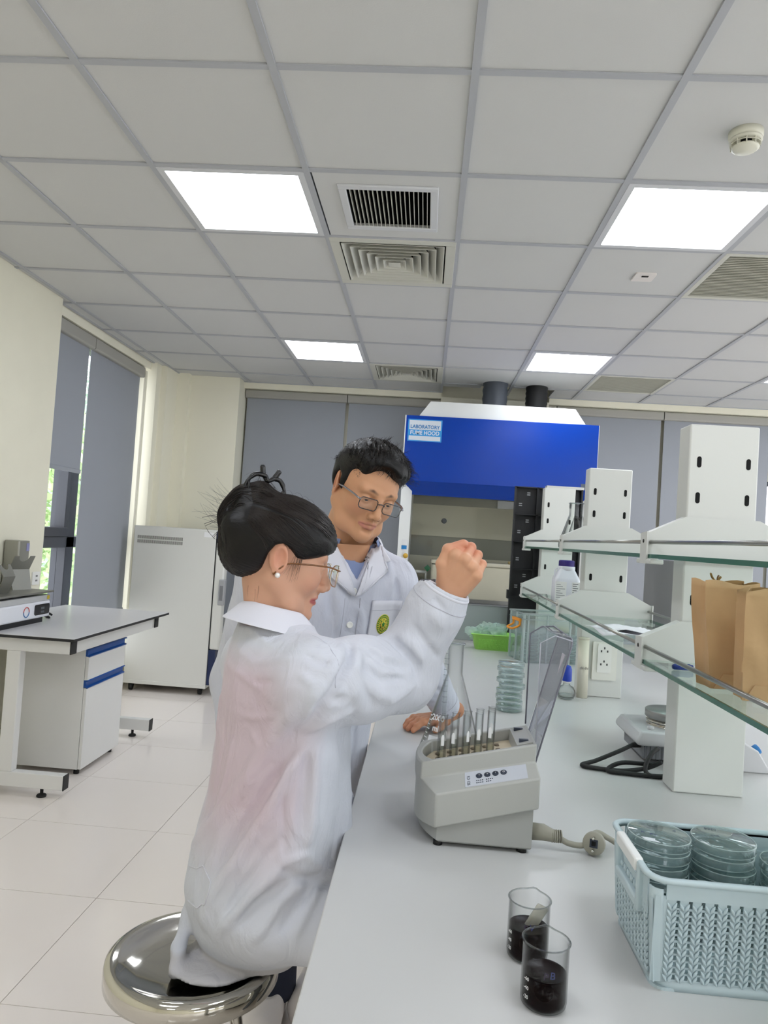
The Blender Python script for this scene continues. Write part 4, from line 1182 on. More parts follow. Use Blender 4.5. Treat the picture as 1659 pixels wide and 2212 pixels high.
gr = MB().box(-hx - .009, -hx + .004, -.052, .046, .136, .1545).build('handle_grip', m_baskl, bsk, bevel=.003)
hf = MB().box(-hx - .007, -hx + .006, .046, .056, .098, .150).box(-hx - .007, -hx + .006, -.062, -.052, .085, .150).box(-hx - .007, -hx + .006, -.056, .05, .088, .102)
hf.build('handle_frame', m_bask, bsk, bevel=.003)

G_ = 'petri dishes in the blue basket'
stack(.385, 1.148, BZ + .005, 8, 'left basket stack', G_, .0194, .0015, True)
stack(.483, 1.152, BZ + .005, 8, 'middle basket stack', G_, .0192, .0015, True)
stack(.582, 1.135, BZ + .005, 7, 'right basket stack', G_, .0186, .0015, True)
petri(.418, 1.052, BZ + .080, 'clear petri dish tilted against the basket front below the left stack', G_, 1.05, .25, 0)
petri(.520, 1.050, BZ + .078, 'clear petri dish tilted against the basket front below the middle stack', G_, 1.0, -.2, 0)
for s_, x, y, z, a in (('K  PV', .375, 1.150, BZ + .1475, -.25), ('V', .418, 1.160, BZ + .1475, .4), ('PPM', .470, 1.180, BZ + .1465, -.2), ('nut', .466, 1.152, BZ + .1465, -.1)):
    pass
d_top = [o for o in bpy.data.objects if o.name.startswith('petri_dish') and o.get('label', '') in ('topmost glass petri dish of the left basket stack', 'topmost glass petri dish of the middle basket stack')]
for o in d_top:
    left = 'left' in o['label']
    o.rotation_euler = (.02, .03 if left else -.01, 0)
    for s_, x, y, a in ((('PV', -.012, -.012, -.3), ('K', -.026, -.006, -.3), ('>', .028, .012, .8)) if left else (('PPM', -.008, .030, -.1), ('nut', -.010, .006, -.1))):
        text_mesh('handwriting', s_, .010, m_ink if left else mat('grey_ink', '3c4756', .5), o, (x, y, .0168), (0, 0, a), extrude=.0001)

# --- two beakers of dark liquid
m_brown = mat('dark_brown_liquid', '120706', .25, spec=.12)
def beaker(loc, r, h, lvl, word, label, turn=0.0):
    t = thing('beaker', loc, label, 'beaker', 'beakers of dark liquid')
    t.rotation_euler = (0, 0, turn)
    seg = 48
    prof = [(r * .88, .0005), (r * .97, .003), (r, .008), (r, h - .004), (r + .0018, h), (r - .0006, h), (r - .0016, h - .004), (r - .0016, .008), (r * .9, .0028), (.0005, .0024)]
    m_ = MB().shell([(.0005, .0005)] + prof, seg)
    for i, p in enumerate(m_.v):          # pouring spout at +y
        a = math.atan2(p[1], p[0]) - math.radians(80)
        a = (a + PI) % (2 * PI) - PI
        w = math.exp(-(a / .22) ** 2) * max(0, (p[2] - h + .016) / .016)
        if w > .01:
            rr = math.hypot(p[0], p[1]); k_ = (rr + .006 * w) / rr
            m_.v[i] = (p[0] * k_, p[1] * k_, p[2] + .001 * w)
    m_.build('glass_wall', m_clear, t)
    MB().tube([(r * math.cos(2 * PI * k / seg) * (1 + .2 * math.exp(-((((2 * PI * k / seg - math.radians(80)) + PI) % (2 * PI) - PI) / .22) ** 2)), r * math.sin(2 * PI * k / seg) * (1 + .2 * math.exp(-((((2 * PI * k / seg - math.radians(80)) + PI) % (2 * PI) - PI) / .22) ** 2)), h) for k in range(seg)], .0011, 6, closed=True).build('rim', glass('beaker_rim', (.80, .82, .82)), t)
    MB().lathe([(.0005, .0026), (r * .88, .003), (r - .0018, .009), (r - .0018, lvl + .0008), (r - .0035, lvl), (.0005, lvl - .0003)], seg).build('liquid', m_brown, t)
    for i, ch in enumerate(word):
        a = -PI / 2 - .12 + .27 * i
        text_mesh('handwriting', ch, .0125, m_ink if i else mat('dark_ink', '2a1f33', .5), t, ((r + .0004) * math.cos(a), (r + .0004) * math.sin(a), lvl + .009 + .002 * i), (PI / 2, .1, a + PI / 2), extrude=.0001, bold=.0001)
    for k, sgl in enumerate(('20', '40', '60')):
        a = -PI / 2 - 1.0
        text_mesh('graduation', '-' + sgl, .0065, m_wprint, t, ((r + .0004) * math.cos(a), (r + .0004) * math.sin(a), .016 + .011 * k), (PI / 2, 0, a + PI / 2), extrude=.0001)
    return t
beaker((.187, .957, BZ), .0295, .080, .040, 'PB', 'front beaker of dark liquid marked PB')
bk2 = beaker((.181, 1.062, BZ), .0292, .080, .042, 'PV', 'rear beaker of dark liquid marked PV, holding a clear lump', -.15)
MB().box(-.009, .009, -.004, .004, -.02, .02, M=Matrix.Translation((.010, .006, .052)) @ Matrix.Rotation(.5, 4, 'Y') @ Matrix.Rotation(.4, 4, 'Z')).build('clear_lump', glass('ice_clear', (.8, .8, .76), haze=.5, hazecol=(.7, .68, .6)), bk2, bevel=.003)

# --- hot plate stirrer behind the near post
m_hot = mat('hotplate_white', 'c9cacb', .4)
m_hotd = mat('hotplate_grey', '84868a', .5)
HO = (.78, 2.17, BZ)
t = thing('hotplate_stirrer', HO, 'white hotplate stirrer with round steel plate behind the near post', 'hotplate')
MB().box(-.14, .12, -.095, .095, .012, .055).build('lower_body', m_hotd, t, bevel=.004)
for k in range(16):
    MB().box(-.135 + .016 * k, -.128 + .016 * k, -.098, -.094, .014, .05).build('cooling_rib', mat('hotplate_rib', '6b6d71', .5), t)
v = [(-.160, -.115, .052), (.12, -.115, .052), (.12, .115, .052), (-.160, .115, .052), (-.163, -.118, .066), (.12, -.118, .066), (.12, .118, .066), (-.163, .118, .066), (-.150, -.105, .09), (.11, -.105, .09), (.11, .105, .09), (-.150, .105, .09)]
f = [(3, 2, 1, 0), (8, 9, 10, 11)] + [(i + 4 * q, (i + 1) % 4 + 4 * q, (i + 1) % 4 + 4 * q + 4, i + 4 * q + 4) for q in range(2) for i in range(4)]
MB().add(v, f).build('upper_body', m_hot, t, bevel=.006)
MB().prism([(.12, 0), (.205, 0), (.205, .006), (.17, .06), (.12, .085)], -.105, .105, 'y').build('control_nose', m_hot, t, bevel=.004)
MB().lathe([(.014, 0), (.014, .012), (.012, .014), (.001, .014)], 20, M=Matrix.Translation((.178, -.06, .05)) @ Matrix.Rotation(math.radians(55), 4, 'Y')).build('knob', mat('knob_blue', '2a78b8', .4), t)
MB().lathe([(.001, .088), (.068, .088), (.068, .092), (.063, .094), (.063, .098), (.069, .100), (.069, .104), (.063, .106), (.063, .110), (.001, .110)], 40, (-.035, 0, 0)).build('plate_stand', m_chrome, t)
pl = MB().lathe([(.001, .110), (.070, .110), (.072, .112), (.072, .130), (.070, .132), (.001, .132)], 48, (-.035, 0, 0)).build('hot_plate', mat('hot_plate_steel', '9c9c9a', .35, metal=.7), t)
MB().prism([(-.04, -.05), (.03, -.05), (.03, .01), (-.02, -.01)], .132, .1325, 'z').build('sticker', MATS['label_white'], pl)
MB().lathe([(.009, .088), (.009, .098), (.004, .1), (.001, .1)], 16, (-.115, -.075, 0)).build('sensor_cap', m_hot, t)
hp = lambda *p: tuple(a - b_ for a, b_ in zip(p, HO))
MB().tube(spline([hp(.64, 2.10, .845), hp(.615, 2.085, .845), hp(.57, 2.05, .835), hp(.50, 2.02, .812), hp(.455, 1.985, .807), hp(.50, 1.965, .807), hp(.56, 1.965, .807), hp(.62, 1.975, .815), hp(.66, 1.985, .83), hp(.64, 1.99, .822), hp(.56, 1.985, .822), hp(.515, 1.955, .808), hp(.56, 1.945, .807), hp(.63, 1.940, .807), hp(.70, 1.96, .807), hp(.78, 2.0, .807)], 7), .0058, 10).build('cable', m_rubber, t)
MB().tube(spline([hp(.66, 2.01, .86), hp(.635, 1.985, .85), hp(.612, 1.955, .822), hp(.62, 1.940, .808), hp(.66, 1.940, .807)], 7), .0058, 10).build('cable', m_rubber, t)
MB().tube([hp(.655, 2.108, .846), hp(.64, 2.10, .845), hp(.615, 2.085, .845)], [.010, .0095, .007], 12).build('connector', m_rubber, t)

# --- alcohol lamp
t = thing('alcohol_lamp', (.582, 2.868, BZ), 'small round glass alcohol lamp with blue cap', 'lamp')
MB().shell([(.0005, .001), (.022, .001), (.030, .006), (.0345, .02), (.034, .034), (.026, .048), (.013, .055), (.013, .066), (.011, .066), (.011, .055), (.024, .047), (.032, .034), (.0325, .02), (.028, .008), (.0005, .004)], 36).build('glass_bowl', m_clear, t)
MB().lathe([(.0005, .004), (.028, .008), (.0322, .018), (.0005, .018)], 32).build('fuel', glass('alcohol', (.85, .87, .86)), t)
MB().lathe([(.018, .070), (.0185, .072), (.0178, .115), (.013, .127), (.005, .131), (.0005, .1315)], 32).build('cap', mat('cap_blue', '1d3fb0', .4), t)
MB().lathe([(.013, .062), (.015, .062), (.015, .072), (.013, .072)], 24).build('collar', MATS['socket_white'], t)

# --- clear bin with orange handles and dishes inside
m_bin = glass('clear_bin_plastic', (.90, .94, .935), haze=.10, hazecol=(.85, .92, .92))
m_binrib = glass('bin_rib_plastic', (.80, .85, .85), haze=.42, hazecol=(.9, .95, .95))
BO = (.519, 3.66, BZ)
bn = thing('clear_bin', BO, 'clear plastic bin with orange handle holding petri dishes', 'bin', rz=math.radians(13))
BL, BD, BH = .37, .20, .245
MB().box(0, BL, 0, BD, 0, .003).box(0, BL, 0, .003, .003, BH).box(0, BL, BD - .003, BD, .003, BH).box(0, .003, 0, BD, .003, BH).box(BL - .003, BL, 0, BD, .003, BH).build('shell', m_bin, bn)
rim_ = MB().tube([(-.006, -.006, BH), (BL + .006, -.006, BH), (BL + .006, BD + .006, BH), (-.006, BD + .006, BH)], .005, 6, closed=True)
rim_.tube([(-.004, -.004, BH - .028), (BL + .004, -.004, BH - .028), (BL + .004, BD + .004, BH - .028), (-.004, BD + .004, BH - .028)], .003, 6, closed=True)
rim_.build('rim', m_binrib, bn)
for (x, y) in ((0, 0), (0, .018), (0, BD * .55), (0, BD), (BL, 0), (BL, BD), (BL * .33, 0), (BL * .66, 0), (.02, 0)):
    MB().box(x - .004, x + .004, y - .004, y + .004, 0, BH).build('rib', m_binrib, bn)
m_or = mat('orange_handle', 'f29a1f', .4)
MB().tube(spline([(-.006, .055, BH - .035), (-.006, .055, BH - .065), (-.038, .065, BH - .082), (-.040, .135, BH - .082), (-.006, .145, BH - .065), (-.006, .145, BH - .035)], 5), .0055, 8).build('handle', m_or, bn)
MB().box(-.010, .0, .045, .155, BH - .045, BH - .03).build('handle_clip', m_or, bn)
th = math.radians(13)
for k in range(3):
    lx, ly = .068 + .105 * k, .10
    cx, cy = BO[0] + lx * math.cos(th) - ly * math.sin(th), BO[1] + lx * math.sin(th) + ly * math.cos(th)
    stack(cx, cy, BZ + .004, 7, ('left', 'middle', 'right')[k] + ' stack inside the clear bin', 'petri dishes in the clear bin', .0190, .002, True)
bg = thing('powder_bag', (.735, 3.81, BZ + .142), 'small clear bag of pale grains lying on dishes in the bin', 'bag')
def lump(r, sx, sy, sz, amp, seed, seg=28, fq=(10, 60)):
    m_ = MB().sphere((0, 0, 0), r, seg)
    rg = np.random.default_rng(seed); ph = rg.uniform(0, 6, (6, 3)); kk = rg.uniform(*fq, (6, 3))
    for i, p in enumerate(m_.v):
        d_ = sum(math.sin(p[0] * kk[q][0] + ph[q][0]) * math.sin(p[1] * kk[q][1] + ph[q][1]) * math.cos(p[2] * kk[q][2] + ph[q][2]) for q in range(6)) / 6
        s_ = 1 + amp * d_ * 2
        m_.v[i] = (p[0] * sx * s_, p[1] * sy * s_, p[2] * sz * s_)
    return m_
lump(.04, 1.0, .8, .45, .12, 3).build('grains', mat('pale_grains', 'd9cfa8', .7, var=.2, vscale=120), bg, loc=(0, 0, .018))
lump(.046, 1.0, .85, .85, .22, 5).build('film', glass('bag_film', (.85, .87, .86), haze=.35, hazecol=(.95, .95, .95)), bg, loc=(0, 0, .034))

# --- green basket with crumpled plastic bags
m_green = mat('lime_plastic', 'aeea72', .4)
gb = thing('lime_basket', (.405, 4.06, BZ), 'small lime green plastic basket at the far end of the bench', 'basket')
W0, D0, W1, D1, Hh = .095, .055, .118, .072, .088
vs = []
for (w_, d_, z) in ((W0, D0, 0), (W1, D1, Hh), (W1 + .006, D1 + .006, Hh), (W1 + .006, D1 + .006, Hh - .004), (W1 - .003, D1 - .003, Hh - .002), (W0 - .003, D0 - .003, .004)):
    vs += [(*p, z) for p in rounded_rect(-w_, w_, -d_, d_, .018, 4)]
nn = 20; n = len(vs) // 6
fs = []
for i in range(5):
    for k in range(n):
        k2 = (k + 1) % n
        fs.append((i * n + k, i * n + k2, (i + 1) * n + k2, (i + 1) * n + k))
fs += [tuple(range(n - 1, -1, -1)), tuple(5 * n + k for k in range(n))]
MB().add(vs, fs, True).build('tub', m_green, gb)
gs = MB()
for r_ in range(5):
    for k in range(22):
        z = .014 + .011 * r_
        y = -(D0 + (D1 - D0) * z / Hh) - .0006
        gs.box(-.078 + .0073 * k - .0015, -.078 + .0073 * k + .0015, y - .0004, y + .002, z - .0035, z + .0035)
o_ = gs.build('mesh_holes', mat('lime_hole', '8cd04e', .5), gb); o_['kind'] = 'stuff'
cb = thing('crumpled_bag', (.385, 4.05, BZ + .05), 'crumpled pale translucent plastic bag heaped in the lime basket', 'bag')
m_film = glass('milky_film', (.88, .95, .92), haze=.30, hazecol=(.85, .95, .92))
for k, (x, y, z, r, sd) in enumerate(((-.05, 0, .03, .055, 11), (.02, -.01, .045, .06, 12), (.055, .01, .065, .04, 13), (-.02, .0, .06, .045, 14), (-.10, -.02, .045, .035, 15))):
    lump(r, 1.15, .8, .75, .42, sd, 48, (50, 150)).build('fold', m_film, cb, loc=(x, y, z))

# --- things on the glass shelves
ZT, ZL = SH_T + GT + .0005, SH_L + GT + .0005
t = thing('reagent_bottle', (.640, 3.30, ZL), 'white square plastic bottle with purple screw cap on the lower shelf', 'bottle')
def sq_loft(levels, r, name, m, par):
    v, f = [], []
    for (hw, z) in levels:
        v += [(*p, z) for p in rounded_rect(-hw, hw, -hw, hw, min(r, hw * .98), 5)]
    n = len(v) // len(levels)
    for i in range(len(levels) - 1):
        for k in range(n):
            k2 = (k + 1) % n
            f.append((i * n + k, i * n + k2, (i + 1) * n + k2, (i + 1) * n + k))
    f += [tuple(range(n - 1, -1, -1)), tuple((len(levels) - 1) * n + k for k in range(n))]
    return MB().add(v, f, True).build(name, m, par)
m_pe = mat('white_polythene', 'e3e4ec', .45, sub=.0)
sq_loft([(.050, 0), (.055, .006), (.055, .118), (.052, .128), (.034, .165), (.0325, .168), (.0325, .178)], .018, 'body', m_pe, t)
MB().lathe([(.036, .162), (.038, .164), (.038, .178), (.036, .18)], 36).build('tamper_ring', m_pe, t)
cp_ = MB().lathe([(.0335, .176), (.0338, .178), (.0338, .204), (.031, .207), (.001, .207)], 36).build('cap', mat('cap_purple', '3b2a86', .4), t)
for k in range(30):
    a = 2 * PI * k / 30
    MB().box(.033, .0348, -.0012, .0012, .180, .202).build('cap_rib', MATS['cap_purple'], cp_, rot=(0, 0, a))
lb_ = MB().box(-.0550, -.006, -.0557, -.055, .012, .112).box(.018, .052, -.0557, -.055, .055, .112).build('label', mat('bottle_label', 'eeeeec', .5), t)
for k in range(9):
    MB().box(-.050, -.012 - .01 * (k % 3), -.0560, -.0557, .022 + .0095 * k, .0245 + .0095 * k).build('print_line', mat('print_grey', '8f8f95', .6), lb_)
for k in range(5):
    MB().box(.021, .045 - .006 * (k % 2), -.0560, -.0557, .065 + .0095 * k, .068 + .0095 * k).build('print_line', mat('print_dark', '55565c', .6), lb_)
MB().tube(spline([(-.034, 0, .168), (-.050, 0, .16), (-.052, -.01, .12)], 5), .003, 6).build('handle_strap', m_pe, t)
Gf = 'flasks on the upper far shelf'
erlenmeyer('conical_flask', (.648, 3.26, ZT), .058, .205, .0175, 'empty conical flask standing nearest on the far upper shelf', Gf)
erlenmeyer('conical_flask', (.685, 3.42, ZT), .058, .215, .0195, 'empty wide necked conical flask, second on the far upper shelf', Gf)
erlenmeyer('conical_flask', (.735, 3.56, ZT), .060, .225, .0195, 'tallest conical flask, half hidden by the middle post', Gf)
t = thing('glass_clip_dish', (.60, 3.66, ZL), 'small glass piece with metal clips on the far lower shelf', 'glassware')
MB().shell([(.0005, .001), (.02, .001), (.026, .012), (.022, .026), (.020, .026), (.024, .012), (.0005, .004)], 24).build('bowl', m_clear, t)
for s_ in (-1, 1):
    MB().tube([(-.06, s_ * .008, .004), (-.035, s_ * .006, .014), (-.02, s_ * .004, .02), (0, 0, .024)], .0025, 6).build('clip', m_steel, t)
# white paper on the middle lower shelf
t = thing('paper_sheet', (.655, 2.36, ZL), 'white folded paper lying on the middle lower shelf', 'paper')
vs, fs = [], []
for i in range(9):
    for j in range(7):
        u, w_ = i / 8, j / 6
        vs.append((-.10 + .21 * u, -.12 + .26 * w_ + .03 * u, .002 + .010 * math.sin(u * 4 + w_ * 3) ** 2 * (1 - u * .3)))
for i in range(8):
    for j in range(6):
        fs.append((i * 7 + j, (i + 1) * 7 + j, (i + 1) * 7 + j + 1, i * 7 + j + 1))
o = MB().add(vs, fs, True).build('sheet', mat('paper_white', 'eeeef2', .7), t)
md = o.modifiers.new('thick', 'SOLIDIFY'); md.thickness = .0008
o = MB().add([(x * .7, y * .6, z + .009) for x, y, z in vs], fs, True).build('folded_leaf', MATS['paper_white'], t)
md = o.modifiers.new('thick', 'SOLIDIFY'); md.thickness = .0008
# marker pen
t = thing('marker_pen', (.577, 1.690, ZL), 'blue capped marker pen lying behind the paper bags', 'pen')
MB().tube([(.045, 0, .0068), (.125, .004, .0068)], .0062, 14).build('barrel', mat('pen_white', 'e6e6e8', .35), t)
MB().tube([(0, -.002, .0068), (.004, -.002, .0068), (.045, 0, .0068)], [.0045, .0066, .0068], 14).build('cap', mat('pen_blue', '1d3a8f', .35), t)
MB().box(.006, .04, -.0015, .0015, .0125, .0145).build('clip', MATS['pen_blue'], t)
text_mesh('lettering', 'MARKER', .006, m_dk, t, (.085, -.0045, .010), (math.radians(50), 0, .05), extrude=.0001)
# kraft paper bags
m_kraft = mat('kraft_paper', 'c8a276', .75, var=.10, vscale=18, bump=.4, bscale=38)
m_kraft_in = mat('kraft_inside', '9a7446', .8)
def paper_bag(loc, w0, d0, w1, d1, h, lean, rz, label, seed):
    t = thing('paper_bag', loc, label, 'paper bag', 'kraft paper bags on the lower shelf', rz)
    rg = np.random.default_rng(seed)
    ph = rg.uniform(0, 6, 8)
    def outline(w_, d_, gus):
        # front, right gusset, back, left gusset with a crease folded inward
        P = []
        for a, c_, n_ in (((-w_, -d_), (w_, -d_), 8), ((w_, -d_), (w_ - gus, 0), 4), ((w_ - gus, 0), (w_, d_), 4), ((w_, d_), (-w_, d_), 8), ((-w_, d_), (-w_ + gus, 0), 4), ((-w_ + gus, 0), (-w_, -d_), 4)):
            for k in range(n_):
                u = k / n_
                P.append((a[0] + (c_[0] - a[0]) * u, a[1] + (c_[1] - a[1]) * u))
        return P
    NZ = 16
    vs, fs = [], []
    for i in range(NZ + 1):
        u = i / NZ
        w_, d_ = w0 + (w1 - w0) * min(1, u * 1.3), d0 + (d1 - d0) * u
        P = outline(w_, d_, .004 + .012 * u)
        for k, p in enumerate(P):
            cr = (.0034 * math.sin(7 * u + .55 * k + ph[0]) * math.sin(.8 * k + ph[1]) + .0016 * math.sin(15 * u + ph[2] + k * .5)) * math.sin(PI * min(1, u * 1.05))
            zt = h * u + (.004 * math.sin(k * .8 + ph[3]) if i == NZ else 0)
            vs.append((p[0] + lean[0] * u + cr * (1 if abs(p[1]) < d_ * .9 else .2), p[1] + lean[1] * u + cr, zt))
    n = len(vs) // (NZ + 1)
    for i in range(NZ):
        for k in range(n):
            k2 = (k + 1) % n
            fs.append((i * n + k, i * n + k2, (i + 1) * n + k2, (i + 1) * n + k))
    fs.append(tuple(range(n - 1, -1, -1)))
    o = MB().add(vs, fs, True).build('bag_wall', m_kraft, t)
    o.data.set_sharp_from_angle(angle=math.radians(38))
    o.data.materials.append(m_kraft_in)
    md = o.modifiers.new('thick', 'SOLIDIFY'); md.thickness = .0012; md.offset = -1; md.material_offset = 1
    # glued back seam and folded bottom flap
    sf = [(-.008 + lean[0] * .1, -d0 - .0022, h * .02), (.008 + lean[0] * .1, -d0 - .0022, h * .02), (.008 + lean[0] * .95, -d1 + lean[1] * .95 - .0030, h * .97), (-.008 + lean[0] * .95, -d1 + lean[1] * .95 - .0030, h * .97)]
    MB().prism([(-w0 * .9, .001), (w0 * .9, .001), (w0 * .45, .030), (-w0 * .45, .030)], -d0 - .003, -d0 - .0016, 'y').build('bottom_flap', m_kraft, t)
    return t
paper_bag((.622, 1.515, ZL), .043, .030, .056, .030, .212, (-.008, .0), .10, 'left kraft paper bag with dried stalks poking out', 4)
paper_bag((.640, 1.405, ZL), .036, .028, .042, .028, .205, (.004, -.002), -.12, 'middle kraft paper bag, in front of the left one', 9)
paper_bag((.722, 1.420, ZL), .036, .028, .044, .026, .203, (.006, .0), .05, 'right kraft paper bag cut by the picture edge', 14)
t = thing('dried_stalk', (.598, 1.515, ZL + .20), 'tiny dried plant tip sticking out of the left paper bag', 'plant')
MB().tube(spline([(0, 0, -.05), (0, 0, .012), (.004, .002, .024)], 4), .0016, 6).build('stem', mat('dry_stem', '6a4a22', .7), t)
for a in (.3, -.6, 1.4):
    MB().tube(spline([(.001, 0, .010), (.008 * math.cos(a * 2), .004, .018), (.012 * math.cos(a * 2), .006, .020 + .006 * a)], 4), [.0018] * 4 + [.0024] * 4 + [.001], 6).build('leaf', mat('dry_leaf', '8a6a2e', .7), t)

# --- polished steel stool
t = thing('steel_stool', (-.398, 1.415, 0), 'round polished steel stool the seated woman sits on', 'stool')
MB().lathe([(.001, .533), (.07, .533), (.11, .537), (.138, .545), (.150, .5515), (.158, .551), (.1645, .545), (.166, .537), (.166, .512), (.163, .510), (.163, .53), (.14, .533), (.001, .526)], 72).build('seat', m_chrome, t)
ringz = .20
for k in range(4):
    a = math.radians(-70) + k * PI / 2
    P = spline([(.084 * math.cos(a), .084 * math.sin(a), .525), (.086 * math.cos(a), .086 * math.sin(a), .45), (.098 * math.cos(a), .098 * math.sin(a), .36), (.13 * math.cos(a), .13 * math.sin(a), .18), (.165 * math.cos(a), .165 * math.sin(a), .012)], 6)
    lg = MB().tube(P, .0125, 14).build('leg', m_chrome, t)
    MB().lathe([(.016, 0), (.017, .004), (.015, .02)], 16, (.1665 * math.cos(a), .1665 * math.sin(a), 0)).build('rubber_foot', m_rubber, lg)
MB().tube([(.118 * math.cos(2 * PI * k / 48), .118 * math.sin(2 * PI * k / 48), .235) for k in range(48)], .008, 10, closed=True).build('foot_ring', m_chrome, t)
# ------------------------------------------------------------------ soft bodies: signed distance fields meshed with surface nets
def V3(*a): return np.array(a, dtype=np.float64)
def unit(v):
    v = np.asarray(v, float); return v / np.linalg.norm(v)

class Field:
    def __init__(s, lo, hi, h):
        s.h = h
        s.lo = np.asarray(lo, float)
        s.n = np.ceil((np.asarray(hi, float) - s.lo) / h).astype(int) + 1
        s.d = np.full(s.n, 0.05, np.float32)
        s.ax = [(s.lo[i] + h * np.arange(s.n[i])).astype(np.float32) for i in range(3)]
    def sub(s, lo, hi):
        a = np.clip(np.floor((np.asarray(lo) - s.lo) / s.h).astype(int), 0, s.n - 1)
        b = np.clip(np.ceil((np.asarray(hi) - s.lo) / s.h).astype(int) + 1, 1, s.n)
        if np.any(b - a < 1): return None, None
        sl = tuple(slice(a[i], b[i]) for i in range(3))
        return sl, (s.ax[0][sl[0]][:, None, None], s.ax[1][sl[1]][None, :, None], s.ax[2][sl[2]][None, None, :])
    def mix(s, sl, e, k, op):
        d = s.d[sl]
        if op == 'add':
            if k <= 0: s.d[sl] = np.minimum(d, e)
            else:
                g = np.clip(k - np.abs(d - e), 0, None) / k
                s.d[sl] = np.minimum(d, e) - g * g * (k * .25)
        elif op == 'cut':
            e = -e
            if k <= 0: s.d[sl] = np.maximum(d, e)
            else:
                g = np.clip(k - np.abs(d - e), 0, None) / k
                s.d[sl] = np.maximum(d, e) + g * g * (k * .25)
    def cone(s, a, b, ra, rb, k=.01, op='add', pad=.05, flat=None):
        """tapered capsule; flat = (axis, factor) squeezes it along an axis"""
        a, b = np.asarray(a, float), np.asarray(b, float)
        r = max(ra, rb) * (1.0 if flat is None else max(1, 1 / flat[1])) + k + pad * (1 if op == 'add' else 0) + .004
        sl, g = s.sub(np.minimum(a, b) - r, np.maximum(a, b) + r)
        if sl is None: return s
        ab = b - a; L = float(ab @ ab) + 1e-12
        px, py, pz = g[0] - a[0], g[1] - a[1], g[2] - a[2]
        t = np.clip((px * ab[0] + py * ab[1] + pz * ab[2]) / L, 0, 1)
        qx, qy, qz = px - t * ab[0], py - t * ab[1], pz - t * ab[2]
        q2 = qx * qx + qy * qy + qz * qz
        if flat is not None:
            ax, fac = np.asarray(flat[0], float), flat[1]
            w = qx * ax[0] + qy * ax[1] + qz * ax[2]
            q2 = q2 + w * w * (1 / fac ** 2 - 1)
            e = np.sqrt(q2) - (ra + (rb - ra) * t)
            e = e * min(1.0, .5 + .5 * fac)
        else:
            e = np.sqrt(q2) - (ra + (rb - ra) * t)
        s.mix(sl, e, k, op)
        return s
    def chain(s, P, R, k=.01, op='add', flat=None):
        for i in range(len(P) - 1):
            s.cone(P[i], P[i + 1], R[i], R[i + 1], k, op, flat=flat)
        return s
    def ell(s, c, r, R=None, k=.01, op='add', pad=.05):
        c, r = np.asarray(c, float), np.asarray(r, float)
        m = r.max() + k + (pad if op == 'add' else 0) + .004
        sl, g = s.sub(c - m, c + m)
        if sl is None: return s
        x, y, z = g[0] - c[0], g[1] - c[1], g[2] - c[2]
        if R is not None:       # rows of R: local axes in field space
            R = np.asarray(R, float)
            x, y, z = (R[i][0] * x + R[i][1] * y + R[i][2] * z for i in range(3))
        k0 = np.sqrt((x / r[0]) ** 2 + (y / r[1]) ** 2 + (z / r[2]) ** 2)
        k1 = np.sqrt((x / r[0] ** 2) ** 2 + (y / r[1] ** 2) ** 2 + (z / r[2] ** 2) ** 2) + 1e-9
        e = k0 * (k0 - 1) / k1
        s.mix(sl, e, k, op)
        return s
    def sections(s, C, W, D, side, front, k=.02, op='add'):
        """stack of ellipses: centres C (by rising z), half widths W along side, half depths D along front"""
        C, W, D = np.asarray(C, float), np.asarray(W, float), np.asarray(D, float)
        m = max(W.max(), D.max()) + k + .05
        sl, g = s.sub([C[:, 0].min() - m, C[:, 1].min() - m, C[0, 2] - .06], [C[:, 0].max() + m, C[:, 1].max() + m, C[-1, 2] + .06])
        if sl is None: return s
        z = g[2][0, 0]
        # smooth interpolation along z
        def sm(v):
            return np.interp(z, C[:, 2], v).astype(np.float32)
        cx, cy, w, d = sm(C[:, 0]), sm(C[:, 1]), sm(W), sm(D)
        ker = np.ones(7) / 7
        if len(z) > 14:
            cx, cy, w, d = (np.convolve(np.pad(q, 3, 'edge'), ker, 'valid').astype(np.float32) for q in (cx, cy, w, d))
        x, y = g[0] - cx[None, None, :], g[1] - cy[None, None, :]
        u = x * side[0] + y * side[1]; v = x * front[0] + y * front[1]
        k0 = np.sqrt((u / w) ** 2 + (v / d) ** 2) + 1e-6
        k1 = np.sqrt((u / w ** 2) ** 2 + (v / d ** 2) ** 2) + 1e-6
        e = k0 * (k0 - 1) / k1
        e = np.maximum(e, np.maximum(C[0, 2] - z, z - C[-1, 2])[None, None, :])
        s.mix(sl, e.astype(np.float32), k, op)
        return s
    def half(s, p, n, op='cut', k=0.0):
        """cut away the side the normal points to"""
        n = unit(n); p = np.asarray(p, float)
        g = (s.ax[0][:, None, None], s.ax[1][None, :, None], s.ax[2][None, None, :])
        e = -((g[0] - p[0]) * n[0] + (g[1] - p[1]) * n[1] + (g[2] - p[2]) * n[2])
        s.mix((slice(None),) * 3, e.astype(np.float32), k, op)
        return s
